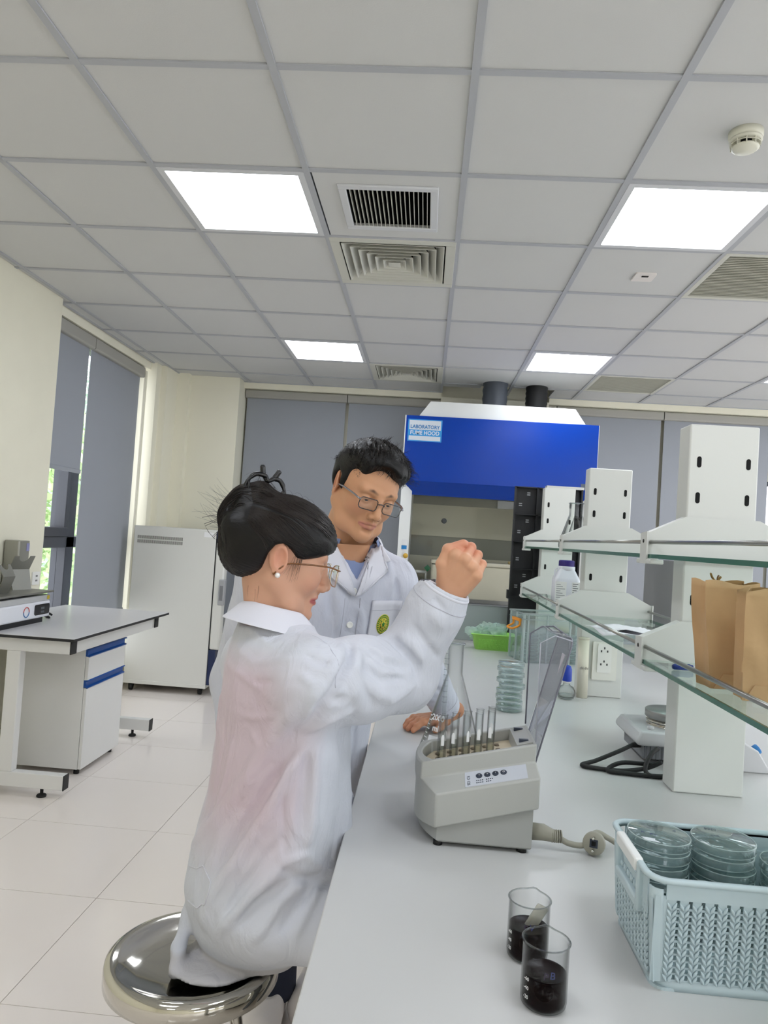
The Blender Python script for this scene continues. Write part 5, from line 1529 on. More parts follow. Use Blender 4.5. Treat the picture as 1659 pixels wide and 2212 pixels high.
    def fold(s, P, amp, width, ends=True):
        """raise (amp > 0) or press in (amp < 0) a crease along a polyline"""
        P = [np.asarray(p, float) for p in P]
        n = len(P) - 1
        w = width * 2.6
        lo = np.min(P, 0) - w; hi = np.max(P, 0) + w
        sl, g = s.sub(lo, hi)
        if sl is None: return s
        best = None; tb = None
        for i in range(n):
            a, ab = P[i], P[i + 1] - P[i]
            L = float(ab @ ab) + 1e-12
            px, py, pz = g[0] - a[0], g[1] - a[1], g[2] - a[2]
            t = np.clip((px * ab[0] + py * ab[1] + pz * ab[2]) / L, 0, 1)
            q = (px - t * ab[0]) ** 2 + (py - t * ab[1]) ** 2 + (pz - t * ab[2]) ** 2
            if best is None: best, tb = q, (i + t) / n
            else:
                m = q < best
                tb = np.where(m, (i + t) / n, tb); best = np.minimum(best, q)
        prof = np.exp(-best / width ** 2)
        if ends: prof = prof * np.clip(np.minimum(tb, 1 - tb) * 5 + .15, 0, 1)
        s.d[sl] -= (amp * prof).astype(np.float32)
        return s
    def ripple(s, amp, scale, seed, region=None):
        rg = np.random.default_rng(seed)
        g = (s.ax[0][:, None, None], s.ax[1][None, :, None], s.ax[2][None, None, :])
        out = 0
        for q in range(4):
            kv = rg.normal(size=3); kv = kv / np.linalg.norm(kv) * scale * rg.uniform(.6, 1.5)
            ph = rg.uniform(0, 6)
            out = out + np.sin(g[0] * kv[0] + g[1] * kv[1] + g[2] * kv[2] + ph)
        s.d -= (amp * out / 4).astype(np.float32)
        return s
    def at(s, p):
        q = (np.asarray(p, float) - s.lo) / s.h
        i = np.clip(np.floor(q).astype(int), 0, s.n - 2); f = q - i
        c = s.d[i[0]:i[0] + 2, i[1]:i[1] + 2, i[2]:i[2] + 2]
        c = c[0] * (1 - f[0]) + c[1] * f[0]; c = c[0] * (1 - f[1]) + c[1] * f[1]
        return float(c[0] * (1 - f[2]) + c[1] * f[2])
    def nets(s):
        """naive surface nets -> vertices (n,3), quads (m,4)"""
        d = s.d
        S = d < 0
        nx, ny, nz = (q - 1 for q in d.shape)
        cnt = np.zeros((nx, ny, nz), np.uint8)
        for i in (0, 1):
            for j in (0, 1):
                for k in (0, 1):
                    cnt += S[i:nx + i, j:ny + j, k:nz + k]
        act = np.argwhere((cnt > 0) & (cnt < 8))
        idx = np.full((nx, ny, nz), -1, np.int32)
        idx[act[:, 0], act[:, 1], act[:, 2]] = np.arange(len(act))
        acc = np.zeros((len(act), 3)); num = np.zeros(len(act))
        cor = [(i, j, k) for i in (0, 1) for j in (0, 1) for k in (0, 1)]
        val = {c: d[act[:, 0] + c[0], act[:, 1] + c[1], act[:, 2] + c[2]].astype(np.float64) for c in cor}
        for a in cor:
            for ax in range(3):
                if a[ax] == 1: continue
                b = tuple(a[q] + (1 if q == ax else 0) for q in range(3))
                va, vb = val[a], val[b]
                m = (va < 0) != (vb < 0)
                t = np.where(m, va / np.where(m, va - vb, 1), 0)
                p = np.tile(np.array(a, float), (len(act), 1)); p[:, ax] += t
                acc += np.where(m[:, None], p, 0); num += m
        v = (act + acc / num[:, None]) * s.h + s.lo
        quads = []
        for ax in range(3):
            o = [q for q in range(3) if q != ax]
            sl0 = [slice(None)] * 3; sl1 = [slice(None)] * 3
            sl0[ax] = slice(0, -1); sl1[ax] = slice(1, None)
            for q in o:
                sl0[q] = slice(1, -1); sl1[q] = slice(1, -1)
            A, B = S[tuple(sl0)], S[tuple(sl1)]
            for flip, M in ((False, A & ~B), (True, ~A & B)):
                e = np.argwhere(M)
                for q in o: e[:, q] += 1
                c = []
                for (u, w) in ((-1, -1), (0, -1), (0, 0), (-1, 0)):
                    f = e.copy(); f[:, o[0]] += u; f[:, o[1]] += w
                    c.append(idx[f[:, 0], f[:, 1], f[:, 2]])
                Q = np.stack(c, 1)
                if flip != (ax == 1): Q = Q[:, ::-1]
                quads.append(Q)
        Q = np.concatenate(quads)
        Q = Q[(Q >= 0).all(1)]
        return v, Q

def relax(v, Q, it=2, lam=.5):
    """light Laplacian smoothing of a quad mesh"""
    n = len(v)
    e = np.concatenate([Q[:, [0, 1]], Q[:, [1, 2]], Q[:, [2, 3]], Q[:, [3, 0]]])
    for _ in range(it):
        s_ = np.zeros((n, 3)); c = np.zeros(n)
        for q in range(3):
            s_[:, q] = np.bincount(e[:, 0], v[e[:, 1], q], n) + np.bincount(e[:, 1], v[e[:, 0], q], n)
        c = np.bincount(e[:, 0], minlength=n) + np.bincount(e[:, 1], minlength=n)
        v = v * (1 - lam) + lam * s_ / np.maximum(c, 1)[:, None]
    return v

def frame(forward, up_hint=(0, 0, 1), roll=0.0):
    """columns: forward, left, up"""
    f = unit(forward); l = unit(np.cross(up_hint, f)); u = np.cross(f, l)
    c, s_ = math.cos(roll), math.sin(roll)
    l, u = l * c + u * s_, u * c - l * s_
    return np.stack([f, l, u], 1)
# ------------------------------------------------------------------ people: shapes (head space: x forward, y left, z up, origin between the ears)
def head_shape(male, h=.0019):
    F = Field((-.125, -.105, -.235 if not male else -.20), (.150, .105, .150), h)
    jw = .061 if male else .051          # jaw half width
    F.ell((-.014, 0, .038), (.096, .076, .084), k=0)
    F.ell((.028, 0, .012), (.066, .068 if male else .064, .078), k=.03)
    F.ell((.036, 0, -.030), (.052, .061 if male else .053, .066), k=.03)
    for s in (-1, 1):
        F.cone((.0, s * jw, -.042), (.040, s * (jw - .014), -.083), .020, .019, .025)
        F.cone((.040, s * (jw - .014), -.083), (.076, s * .008, -.097 if male else -.094), .018, .016, .02)
        F.ell((.060, s * .038, -.024), (.024, .020, .022), k=.022)          # cheek
        F.cone((.086, s * .012, .022), (.078, s * .044, .024), .009, .010, .012)   # brow ridge
    F.ell((.082, 0, -.092), (.016, .020, .016), k=.016)                      # chin
    F.ell((.082, 0, -.060), (.016, .024, .024), k=.016)                      # mouth bulge
    for s in (-1, 1):
        F.ell((.098, s * .033, .001), (.016, .020, .0125), k=.012, op='cut')   # eye socket
        F.ell((.0770, s * .0325, .001), (.0150, .0152, .0142), k=.004)        # lids over the eyeball
        F.ell((.0935, s * .0330, -.0015), (.0060, .0125, .0034 if male else .0026), k=.0025, op='cut')   # lid opening
    # nose
    F.chain([(.090, 0, .020), (.097, 0, .002), (.108, 0, -.022), (.114, 0, -.031)], [.0075, .0068, .0085, .0095 if male else .0088], .010)
    for s in (-1, 1):
        F.ell((.103, s * .0125, -.036), (.0105, .0075, .0082), k=.007)
        F.ell((.1085, s * .0062, -.0445), (.0045, .0030, .0030), k=.0015, op='cut')
    F.cone((.101, 0, -.045), (.0965, 0, -.053), .004, .004, .006)            # philtrum
    # lips
    for s in (-1, 1):
        F.chain([(.0985, s * .003, -.0555), (.0945, s * .013, -.0575), (.0855, s * .024, -.0625)], [.0046, .0042, .0022], .003)
        F.chain([(.0965, 0, -.0685), (.0930, s * .012, -.0675), (.0855, s * .023, -.0635)], [.0056, .0050, .0022], .003)
        F.chain([(.1025, 0, -.0615), (.0985, s * .012, -.0618), (.088, s * .0245, -.0635)], [.0016, .0016, .0012], .002, op='cut')
    F.ell((.098, 0, -.080), (.006, .014, .005), k=.008, op='cut')            # dip above the chin
    # ears
    for s in (-1, 1):
        Re = np.array([[.92, s * .38, 0], [-s * .38, .92, 0], [0, 0, 1]]) @ np.array([[.97, 0, .22], [0, 1, 0], [-.22, 0, .97]])
        c = V3(-.010, s * (.0795 if male else .076), .000)
        F.ell(c, (.0185, .0065, .0310), R=Re, k=.005)
        F.ell(c + V3(.004, s * .0065, -.002), (.0105, .0058, .0205), R=Re, k=.003, op='cut')
        F.ell(c + V3(.004, -s * .002, -.027), (.0085, .0055, .0085), R=Re, k=.004)
        F.ell(c + V3(.0135, s * .0005, -.004), (.0045, .0040, .0065), k=.003)
    # neck
    if male:
        F.chain([(-.018, .004, -.050), (-.020, .018, -.11), (-.017, .036, -.19)], [.058, .060, .064], .03)
    else:
        F.chain([(-.012, 0, -.050), (.006, 0, -.085), (.030, 0, -.160)], [.043, .0405, .047], .022)
    F.half((0, 0, -.186 if male else -.168), (0, 0, -1))
    v, Q = F.nets()
    return relax(v, Q, 1, .35), Q

def poly_sdf(px, pz, P):
    """signed distance to polygon (negative inside), arrays px, pz"""
    P = np.asarray(P, float); n = len(P)
    d = np.full(np.broadcast(px, pz).shape, 1e9); sgn = np.ones(d.shape)
    for i in range(n):
        a, b = P[i], P[i - 1]
        e = b - a; wx, wz = px - a[0], pz - a[1]
        t = np.clip((wx * e[0] + wz * e[1]) / (e @ e), 0, 1)
        d = np.minimum(d, (wx - e[0] * t) ** 2 + (wz - e[1] * t) ** 2)
        c1, c2, c3 = pz >= a[1], pz < b[1], e[0] * wz > e[1] * wx
        flip = (c1 & c2 & c3) | (~c1 & ~c2 & ~c3)
        sgn = np.where(flip, -sgn, sgn)
    return sgn * np.sqrt(d)

def hair_shape(male, h=.0026):
    F = Field((-.19, -.125, -.13), (.16, .125, .19), h)
    g = (F.ax[0][:, None, None], F.ax[1][None, :, None], F.ax[2][None, None, :])
    if male:
        F.ell((-.016, 0, .042), (.106, .087, .092), k=0)
        F.ell((.024, 0, .086), (.070, .074, .052), k=.03)
        F.ell((-.012, 0, .012), (.075, .0845, .062), k=.02)
        F.ell((.048, .016, .080), (.048, .058, .032), k=.025)
        P = [(.125, .096), (.104, .086), (.093, .076), (.078, .063), (.055, .048), (.034, .030), (.026, .004), (.020, -.012), (.010, -.008), (.006, .026), (-.012, .036), (-.028, .020), (-.032, -.022), (-.050, -.066), (-.2, -.07), (-.2, .2), (.125, .2)]
    else:
        F.ell((-.012, 0, .038), (.108, .087, .088), k=0)
        F.ell((.032, 0, .052), (.068, .076, .058), k=.03)
        F.ell((.052, 0, .046), (.050, .064, .044), k=.02)
        P = [(.135, .044), (.108, .043), (.092, .032), (.072, .023), (.054, .014), (.038, .008), (.024, .008), (.012, .018), (-.006, .029), (-.022, .022), (-.030, .004), (-.032, -.028), (-.042, -.062), (-.062, -.084), (-.2, -.09), (-.2, .2), (.135, .2)]
    e = poly_sdf(g[0][:, :, 0][:, :, None] + 0 * g[2], g[2] + 0 * g[0], P)   # (nx,1,nz)
    e = np.broadcast_to(e, F.d.shape).astype(np.float32)
    k = .010
    gg = np.clip(k - np.abs(F.d - e), 0, None) / k
    F.d = np.maximum(F.d, e) + gg * gg * (k * .25)
    if not male:
        # gathered hair at the back and the twisted bun
        F.ell((-.070, 0, .000), (.045, .056, .054), k=.03)
        F.ell((-.030, 0, .156), (.020, .07, .026), k=.018, op='cut')
        F.ell((-.086, .004, .078), (.042, .046, .046), k=.010)
        F.ell((-.070, -.014, .108), (.026, .032, .026), k=.010)
        F.ell((-.112, .008, .056), (.024, .034, .034), k=.010)
        F.ell((-.098, -.024, .034), (.030, .030, .036), k=.010)
        # combed grooves running back to the bun
        for q in range(26):
            a = -1.45 + 2.9 * q / 25
            P3 = []
            for t in np.linspace(0, 1, 7):
                x = .100 - .19 * t; ph = a * (1 - .35 * t)
                rr = 1.0
                P3.append((x, .090 * math.sin(ph) * math.sqrt(max(.05, 1 - ((x + .01) / .125) ** 2)), .046 + .094 * math.cos(ph) * math.sqrt(max(.05, 1 - ((x + .01) / .125) ** 2))))
            F.fold(P3, .0016 if q % 2 else -.0016, .0032, ends=False)
        for q in range(9):      # spiral of the bun
            a0 = q * .7
            P3 = [(-.086 + .030 * math.cos(a0 + t * 2.2) * (1 + .3 * t), -.046 + .004 * q + .012 * t, .078 + .036 * math.sin(a0 + t * 2.2)) for t in np.linspace(0, 1, 6)]
            F.fold(P3, -.0035, .0045)
    else:
        F.ell((.104, -.022, .058), (.034, .046, .040), k=.012, op='cut')
        F.ell((.060, -.078, .045), (.030, .020, .030), k=.010, op='cut')
        rg = np.random.default_rng(3)
        for q in range(70):
            y0 = rg.uniform(-.075, .085); x0 = rg.uniform(-.08, .06)
            zz = lambda x, y: .046 + .096 * math.sqrt(max(.02, 1 - ((x + .014) / .125) ** 2 - (y / .1) ** 2))
            P3 = [(x0 + .05 * t, y0 + .012 * t * (1 if y0 > 0 else -1), zz(x0 + .05 * t, y0)) for t in np.linspace(0, 1, 4)]
            F.fold(P3, rg.choice([-.003, .0035]), .0042)
    v, Q = F.nets()
    return relax(v, Q, 1, .3), Q

def hand_shape(joints, palm, h=.0017, pad=.03):
    """joints: five chains of (points, radii), thumb first; palm: list of (a, b, ra, rb)"""
    pts = np.array([p for c, r in joints for p in c] + [p for q in palm for p in (q[0], q[1])])
    F = Field(pts.min(0) - pad, pts.max(0) + pad, h)
    for a, b, ra, rb in palm:
        F.cone(a, b, ra, rb, .012)
    P = F.d.copy()
    for c, r in joints:
        G = Field(pts.min(0) - pad, pts.max(0) + pad, h)
        G.chain(c, r, .0035)
        for q in range(1, len(c) - 1):       # knuckles
            G.ell(c[q], (r[q] * 1.06,) * 3, k=.003)
        k = .007
        gg = np.clip(k - np.abs(P - G.d), 0, None) / k
        n = np.minimum(P, G.d) - gg * gg * (k * .25)
        F.d = np.minimum(F.d, n)
    v, Q = F.nets()
    return relax(v, Q, 1, .3), Q

# ---- woman: seated, turned 35 degrees away to the right
W_TH = math.radians(36)
W_F = V3(math.cos(W_TH), math.sin(W_TH), 0); W_R = V3(math.sin(W_TH), -math.cos(W_TH), 0)
W_NECK = V3(-.286, 1.424, 1.198)
W_SHR, W_ELR, W_WRR = V3(-.190, 1.308, 1.116), V3(-.034, 1.490, 1.106), V3(.048, 1.448, 1.288)
W_SHL, W_ELL, W_WRL = V3(-.345, 1.545, 1.095), V3(-.262, 1.670, .900), V3(-.150, 1.640, .735)
W_HEAD = V3(-.292, 1.425, 1.327)
W_HROT = None
def woman_coat(h=.0042, folds=(), final=True):
    F = Field((-.56, 1.14, .45), (.16, 1.86, 1.30), h)
    C = [(-.300, 1.470, .556), (-.300, 1.465, .60), (-.298, 1.460, .66), (-.288, 1.450, .75), (-.272, 1.440, .86), (-.268, 1.432, .98), (-.272, 1.428, 1.06), (-.280, 1.426, 1.11), (-.284, 1.424, 1.160), (-.286, 1.424, 1.192)]
    Wd = [.125, .150, .165, .168, .166, .164, .160, .145, .108, .080]
    Dp = [.100, .122, .134, .128, .118, .110, .100, .088, .076, .068]
    F.sections(C, Wd, Dp, W_R[:2], W_F[:2], k=0)
    # shoulders and sleeves
    F.cone(W_NECK + V3(0, 0, -.045) + W_R * .05, W_SHR + V3(0, 0, .010), .045, .052, .05)
    F.cone(W_NECK + V3(0, 0, -.045) - W_R * .05, W_SHL + V3(0, 0, .010), .045, .052, .05)
    F.cone(W_NECK + V3(0, 0, -.11) + W_R * .04, W_SHR + V3(.004, .0, -.01), .080, .062, .06)
    F.cone(W_SHR, (W_SHR + W_ELR) / 2 + V3(0, 0, -.006), .062, .078, .035)
    F.cone((W_SHR + W_ELR) / 2 + V3(0, 0, -.006), W_ELR + V3(0, 0, -.004), .078, .074, .03)
    F.cone(W_ELR, W_ELR * .25 + W_WRR * .75, .070, .056, .03)
    F.cone(W_ELR * .25 + W_WRR * .75, W_WRR, .057, .050, .02)
    F.chain([W_SHL, W_ELL, W_WRL], [.072, .066, .050], .035)
    # lap: fabric over both thighs
    F.chain([(-.275, 1.390, .660), (-.10, 1.385, .655), (.02, 1.40, .655)], [.078, .072, .068], .045)
    F.chain([(-.33, 1.54, .640), (-.13, 1.60, .645), (.02, 1.65, .645)], [.090, .084, .078], .05)
    F.cone((-.12, 1.46, .655), (.02, 1.52, .655), .070, .066, .05)
    # skirt hanging at the near side and the tail on the stool
    F.cone((-.25, 1.335, .645), (-.06, 1.325, .638), .036, .034, .04)
    F.cone((-.10, 1.318, .640), (-.03, 1.315, .625), .032, .028, .035)
    F.ell((-.350, 1.390, .552), (.082, .078, .010), k=.012)
    F.chain([(-.415, 1.420, .620), (-.420, 1.385, .575), (-.412, 1.345, .551)], [.016, .012, .009], .014)
    # front flap leaning to the bench
    F.cone((-.185, 1.455, 1.00), (-.150, 1.470, .73), .055, .045, .05)
    F.half((0, 0, .556), (0, 0, -1), k=.006) if False else None
    # neck opening
    F.cone(W_NECK + V3(.0, .0, -.045), W_NECK + V3(.01, .01, .06), .054, .066, .006, op='cut')
    # open cuff
    ax = unit(W_WRR - W_ELR)
    F.half(W_WRR + ax * .006, ax, k=.0) if False else None
    g = F.sub(W_WRR - .12, W_WRR + .12)
    sl, gg = g
    dd = (gg[0] - W_WRR[0]) * ax[0] + (gg[1] - W_WRR[1]) * ax[1] + (gg[2] - W_WRR[2]) * ax[2]
    F.d[sl] = np.maximum(F.d[sl], dd.astype(np.float32) - .004)
    F.cone(W_WRR - ax * .045, W_WRR + ax * .05, .040, .043, .004, op='cut')
    for P, a, w in folds:
        F.fold(P, a * 2.0, max(.0055, w * .66))
    if final:
        F.ripple(.0016, 45, 5); F.ripple(.0012, 95, 6)
    return F

# ---- man: standing behind the bench edge, chest turned to the bench
M_TH = math.radians(-68)
M_F = V3(math.cos(M_TH), math.sin(M_TH), 0)          # towards camera and right
M_L = V3(-M_F[1], M_F[0], 0)                          # his left (image right)
M_NECK = V3(-.196, 1.955, 1.362)
M_SHL, M_ELL, M_WRL = V3(-.088, 1.985, 1.250), V3(-.005, 2.135, 1.045), V3(.095, 2.275, .862)
M_SHR, M_ELR, M_WRR = V3(-.412, 1.868, 1.245), V3(-.500, 1.990, .960), V3(-.455, 1.93, .72)
M_HEAD = V3(-.170, 1.895, 1.500)
def man_coat(h=.0046, folds=(), final=True, off=0.0):
    F = Field((-.66, 1.62, .46), (.16, 2.42, 1.40), h)
    C = [(-.335, 2.03, .48), (-.325, 2.03, .62), (-.310, 2.02, .80), (-.290, 2.00, .95), (-.262, 1.975, 1.10), (-.242, 1.95, 1.20), (-.232, 1.935, 1.262), (-.220, 1.94, 1.310), (-.206, 1.948, 1.352)]
    Wd = np.array([.205, .198, .190, .188, .188, .184, .170, .122, .078]) - off
    Dp = np.array([.165, .158, .145, .132, .126, .122, .108, .085, .070]) - off
    F.sections(C, Wd, Dp, M_L[:2], M_F[:2], k=0)
    F.cone(M_NECK + V3(0, 0, -.060) + M_L * .05, M_SHL + V3(0, 0, .015), .056 - off, .060 - off, .05)
    F.cone(M_NECK + V3(0, 0, -.060) - M_L * .05, M_SHR + V3(0, 0, .015), .056 - off, .060 - off, .05)
    if not off:
        F.chain([M_SHL, M_ELL, M_WRL + V3(-.004, -.008, .012)], [.074, .064, .046], .03)
        F.chain([M_SHR, M_ELR, M_WRR], [.074, .064, .050], .03)
        F.cone(M_NECK + V3(0, 0, -.05), M_NECK + V3(.015, -.01, .06), .058, .070, .006, op='cut')
        # V opening
        g = (F.ax[0][:, None, None], F.ax[1][None, :, None], F.ax[2][None, None, :])
        c0 = V3(-.205, 1.945, 0)
        u = (g[0] - c0[0]) * M_L[0] + (g[1] - c0[1]) * M_L[1]
        f = (g[0] - c0[0]) * M_F[0] + (g[1] - c0[1]) * M_F[1]
        wv = np.clip((g[2] - 1.262) * .58, 0, .062)
        e = np.maximum(np.abs(u) - wv, np.maximum(.01 - f, 1.262 - g[2]))
        F.d = np.maximum(F.d, -e.astype(np.float32))
        # cuff
        ax = unit(M_WRL - M_ELL)
        F.cone(M_WRL - ax * .03, M_WRL + ax * .06, .034, .036, .004, op='cut')
        F.cone(M_WRR + V3(0, 0, .03), M_WRR - V3(0, 0, .08), .036, .038, .004, op='cut')
    else:
        F.ell(M_NECK + M_F * .050 + V3(0, 0, -.012), (.036, .036, .045), k=.006, op='cut')
    for P, a, w in folds:
        F.fold(P, a * 2.0, max(.0055, w * .66))
    if final:
        F.ripple(.0014, 40, 15); F.ripple(.0012, 90, 16)
    return F
W_FOLDS = [
    ([(-0.201,1.24,1.08),(-0.237,1.281,1.025),(-0.294,1.306,0.927),(-0.355,1.349,0.834),(-0.419,1.423,0.748)], 0.014, 0.018),
    ([(-0.206,1.286,0.991),(-0.252,1.29,0.915),(-0.305,1.31,0.824),(-0.35,1.33,0.739)], -0.012, 0.014),
    ([(-0.186,1.29,1.002),(-0.218,1.285,0.955),(-0.256,1.292,0.864),(-0.309,1.308,0.774),(-0.346,1.326,0.712),(-0.364,1.339,0.646)], 0.013, 0.015),
    ([(-0.225,1.29,0.832),(-0.255,1.293,0.786),(-0.293,1.302,0.729),(-0.323,1.308,0.673)], -0.006, 0.011),
    ([(-0.194,1.308,0.763),(-0.234,1.298,0.736),(-0.268,1.297,0.705),(-0.298,1.298,0.663)], -0.008, 0.011),
    ([(-0.212,1.297,0.788),(-0.262,1.296,0.734),(-0.304,1.301,0.685),(-0.326,1.312,0.649)], 0.008, 0.012),
    ([(-0.178,1.324,0.751),(-0.216,1.304,0.721),(-0.24,1.294,0.681),(-0.259,1.29,0.654)], 0.008, 0.011),
    ([(-0.164,1.337,0.739),(-0.191,1.311,0.705),(-0.21,1.294,0.67)], -0.006, 0.01),
    ([(-0.158,1.338,0.731),(-0.169,1.317,0.701),(-0.185,1.295,0.665)], 0.006, 0.01),
    ([(-0.379,1.409,1.058),(-0.385,1.417,0.977)], 0.005, 0.008),
    ([(-0.352,1.36,1.018),(-0.363,1.372,0.938),(-0.37,1.373,0.861),(-0.377,1.369,0.801)], -0.004, 0.007),
    ([(-0.333,1.338,0.987),(-0.341,1.344,0.929),(-0.361,1.357,0.837)], 0.0035, 0.006),
    ([(-0.228,1.286,0.939),(-0.22,1.289,0.868),(-0.213,1.296,0.799)], -0.003, 0.004),
    ([(-0.173,1.298,1.001),(-0.169,1.304,0.938),(-0.17,1.311,0.846),(-0.177,1.311,0.817)], 0.008, 0.012),
    ([(-0.189,1.289,0.995),(-0.186,1.293,0.94),(-0.191,1.298,0.85)], -0.006, 0.012),
    ([(-0.328,1.367,1.193),(-0.268,1.309,1.171),(-0.234,1.305,1.185)], 0.003, 0.006),
    ([(-0.346,1.369,1.157),(-0.299,1.31,1.136),(-0.211,1.249,1.16)], 0.003, 0.007),
    ([(-0.369,1.393,1.117),(-0.327,1.326,1.113),(-0.27,1.278,1.094)], 0.003, 0.006),
    ([(-0.292,1.305,1.014),(-0.269,1.295,0.983),(-0.234,1.286,0.974)], 0.0025, 0.006),
    ([(-0.378,1.408,1.077),(-0.28,1.287,1.108),(-0.202,1.232,1.123)], -0.002, 0.0035),
    ([(-0.353,1.357,1.041),(-0.293,1.302,1.04),(-0.22,1.256,1.061)], 0.002, 0.005),
    ([(-0.125,1.336,1.178),(-0.123,1.283,1.154),(-0.136,1.252,1.124),(-0.156,1.241,1.09),(-0.184,1.26,1.048)], -0.011, 0.012),
    ([(-0.114,1.341,1.176),(-0.112,1.292,1.143),(-0.106,1.289,1.104),(-0.094,1.327,1.057)], 0.011, 0.016),
    ([(-0.138,1.304,1.178),(-0.147,1.251,1.147),(-0.17,1.233,1.104),(-0.187,1.249,1.061)], 0.008, 0.015),
    ([(-0.057,1.422,1.182),(-0.028,1.407,1.163),(-0.004,1.41,1.141),(0.003,1.413,1.106)], -0.01, 0.011),
    ([(-0.042,1.427,1.195),(-0.009,1.411,1.172),(0.013,1.418,1.141)], 0.007, 0.014),
    ([(-0.105,1.295,1.128),(-0.069,1.326,1.094),(-0.043,1.354,1.081),(-0.004,1.406,1.099)], 0.009, 0.014),
    ([(-0.094,1.346,1.171),(-0.062,1.345,1.148),(-0.022,1.393,1.135)], -0.007, 0.012),
    ([(-0.104,1.311,1.15),(-0.067,1.327,1.121),(-0.024,1.38,1.115)], -0.006, 0.01),
    ([(-0.199,1.289,1.19),(-0.171,1.275,1.184),(-0.124,1.29,1.16)], 0.005, 0.008),
    ([(-0.195,1.252,1.168),(-0.169,1.246,1.157),(-0.135,1.264,1.149)], -0.004, 0.008),
    ([(-0.2,1.235,1.139),(-0.178,1.232,1.124),(-0.144,1.244,1.111)], 0.004, 0.009),
    ([(-0.186,1.279,1.03),(-0.144,1.276,1.055),(-0.106,1.306,1.072)], 0.006, 0.012),
    ([(-0.186,1.238,1.081),(-0.15,1.243,1.097),(-0.118,1.275,1.092)], -0.005, 0.011),
    ([(0.014,1.399,1.245),(0.047,1.408,1.211)], 0.003, 0.008),
    ([(-0.011,1.411,1.215),(0.018,1.413,1.178),(0.044,1.442,1.147)], -0.004, 0.009),
    ([(0.024,1.4,1.272),(0.053,1.403,1.236)], -0.0025, 0.006),
    ([(-0.219,1.296,0.781),(-0.194,1.309,0.761),(-0.168,1.333,0.749),(-0.141,1.355,0.737)], -0.012, 0.011),
    ([(-0.209,1.298,0.795),(-0.179,1.312,0.802),(-0.15,1.362,0.758)], 0.006, 0.01),
    ([(-0.26,1.295,0.756),(-0.282,1.298,0.703),(-0.298,1.299,0.659)], 0.004, 0.009),
    ([(-0.359,1.346,0.797),(-0.383,1.362,0.744),(-0.386,1.359,0.692)], -0.004, 0.009),
    ([(-0.135,1.4,0.795),(-0.136,1.398,0.758),(-0.137,1.371,0.744)], 0.004, 0.008),
]
M_FOLDS = [
    ([(-0.077,1.911,1.283),(-0.063,1.917,1.219),(-0.079,1.973,1.127)], -0.008, 0.013),
    ([(-0.047,1.954,1.312),(-0.026,1.94,1.248),(-0.014,1.972,1.199)], 0.005, 0.012),
    ([(-0.053,1.935,1.2),(-0.038,1.97,1.159),(-0.041,1.993,1.123)], 0.006, 0.012),
    ([(-0.109,1.931,1.337),(-0.086,1.911,1.292),(-0.074,1.905,1.247)], 0.004, 0.012),
    ([(-0.218,1.838,1.286),(-0.207,1.834,1.198),(-0.209,1.853,1.129)], 0.006, 0.014),
    ([(-0.233,1.844,1.303),(-0.235,1.823,1.241),(-0.229,1.837,1.16)], -0.006, 0.013),
    ([(-0.164,1.852,1.208),(-0.149,1.874,1.162),(-0.15,1.888,1.119)], 0.004, 0.012),
    ([(-0.196,2.013,1.31),(-0.142,1.867,1.272),(-0.149,1.858,1.245)], 0.003, 0.01),
    ([(-0.173,1.931,0.859),(-0.172,1.942,0.782)], 0.007, 0.014),
    ([(-0.155,1.947,0.878),(-0.155,1.964,0.777)], -0.006, 0.012),
    ([(0.038,2.168,0.915),(0.063,2.179,0.902)], 0.005, 0.01),
    ([(0.022,2.106,0.979),(0.053,2.141,0.951),(0.079,2.169,0.93)], -0.005, 0.009),
]
W_POCKET = [(-0.425, 1.427, 0.712), (-0.374, 1.353, 0.744), (-0.354, 1.333, 0.727), (-0.363, 1.336, 0.689), (-0.381, 1.352, 0.668), (-0.41, 1.387, 0.662)]
# ------------------------------------------------------------------ people: objects
from mathutils.bvhtree import BVHTree

def np_mesh(name, v, Q, m, parent=None, col=None, loc=None):
    me = bpy.data.meshes.new(name)
    n, q = len(v), len(Q)
    me.vertices.add(n); me.vertices.foreach_set('co', np.ascontiguousarray(v, np.float32).ravel())
    me.loops.add(q * 4); me.loops.foreach_set('vertex_index', np.ascontiguousarray(Q, np.int32).ravel())
    me.polygons.add(q)
    me.polygons.foreach_set('loop_start', np.arange(0, q * 4, 4, dtype=np.int32))
    me.polygons.foreach_set('loop_total', np.full(q, 4, np.int32))
    me.polygons.foreach_set('use_smooth', np.ones(q, bool))
    me.update(calc_edges=True); me.validate()
    if col is not None:
        a = me.color_attributes.new('tone', 'FLOAT_COLOR', 'POINT')
        a.data.foreach_set('color', np.concatenate([col, np.ones((n, 1))], 1).astype(np.float32).ravel())
    o = link_mesh(name, me, m, parent, loc)
    return o

def tone_mat(name, rough=.5, sub=.0, spec=.4, sheen=0.0, bump=0.0, bscale=400):
    m = mat(name, 'ffffff', rough, spec=spec, sub=sub, sheen=sheen, bump=bump, bscale=bscale)
    nt = m.node_tree
    a = nt.nodes.new('ShaderNodeVertexColor'); a.layer_name = 'tone'
    nt.links.new(a.outputs['Color'], nt.nodes['Principled BSDF'].inputs['Base Color'])
    return m
def L3(hexcol): return np.array(lin(hexcol)[:3])

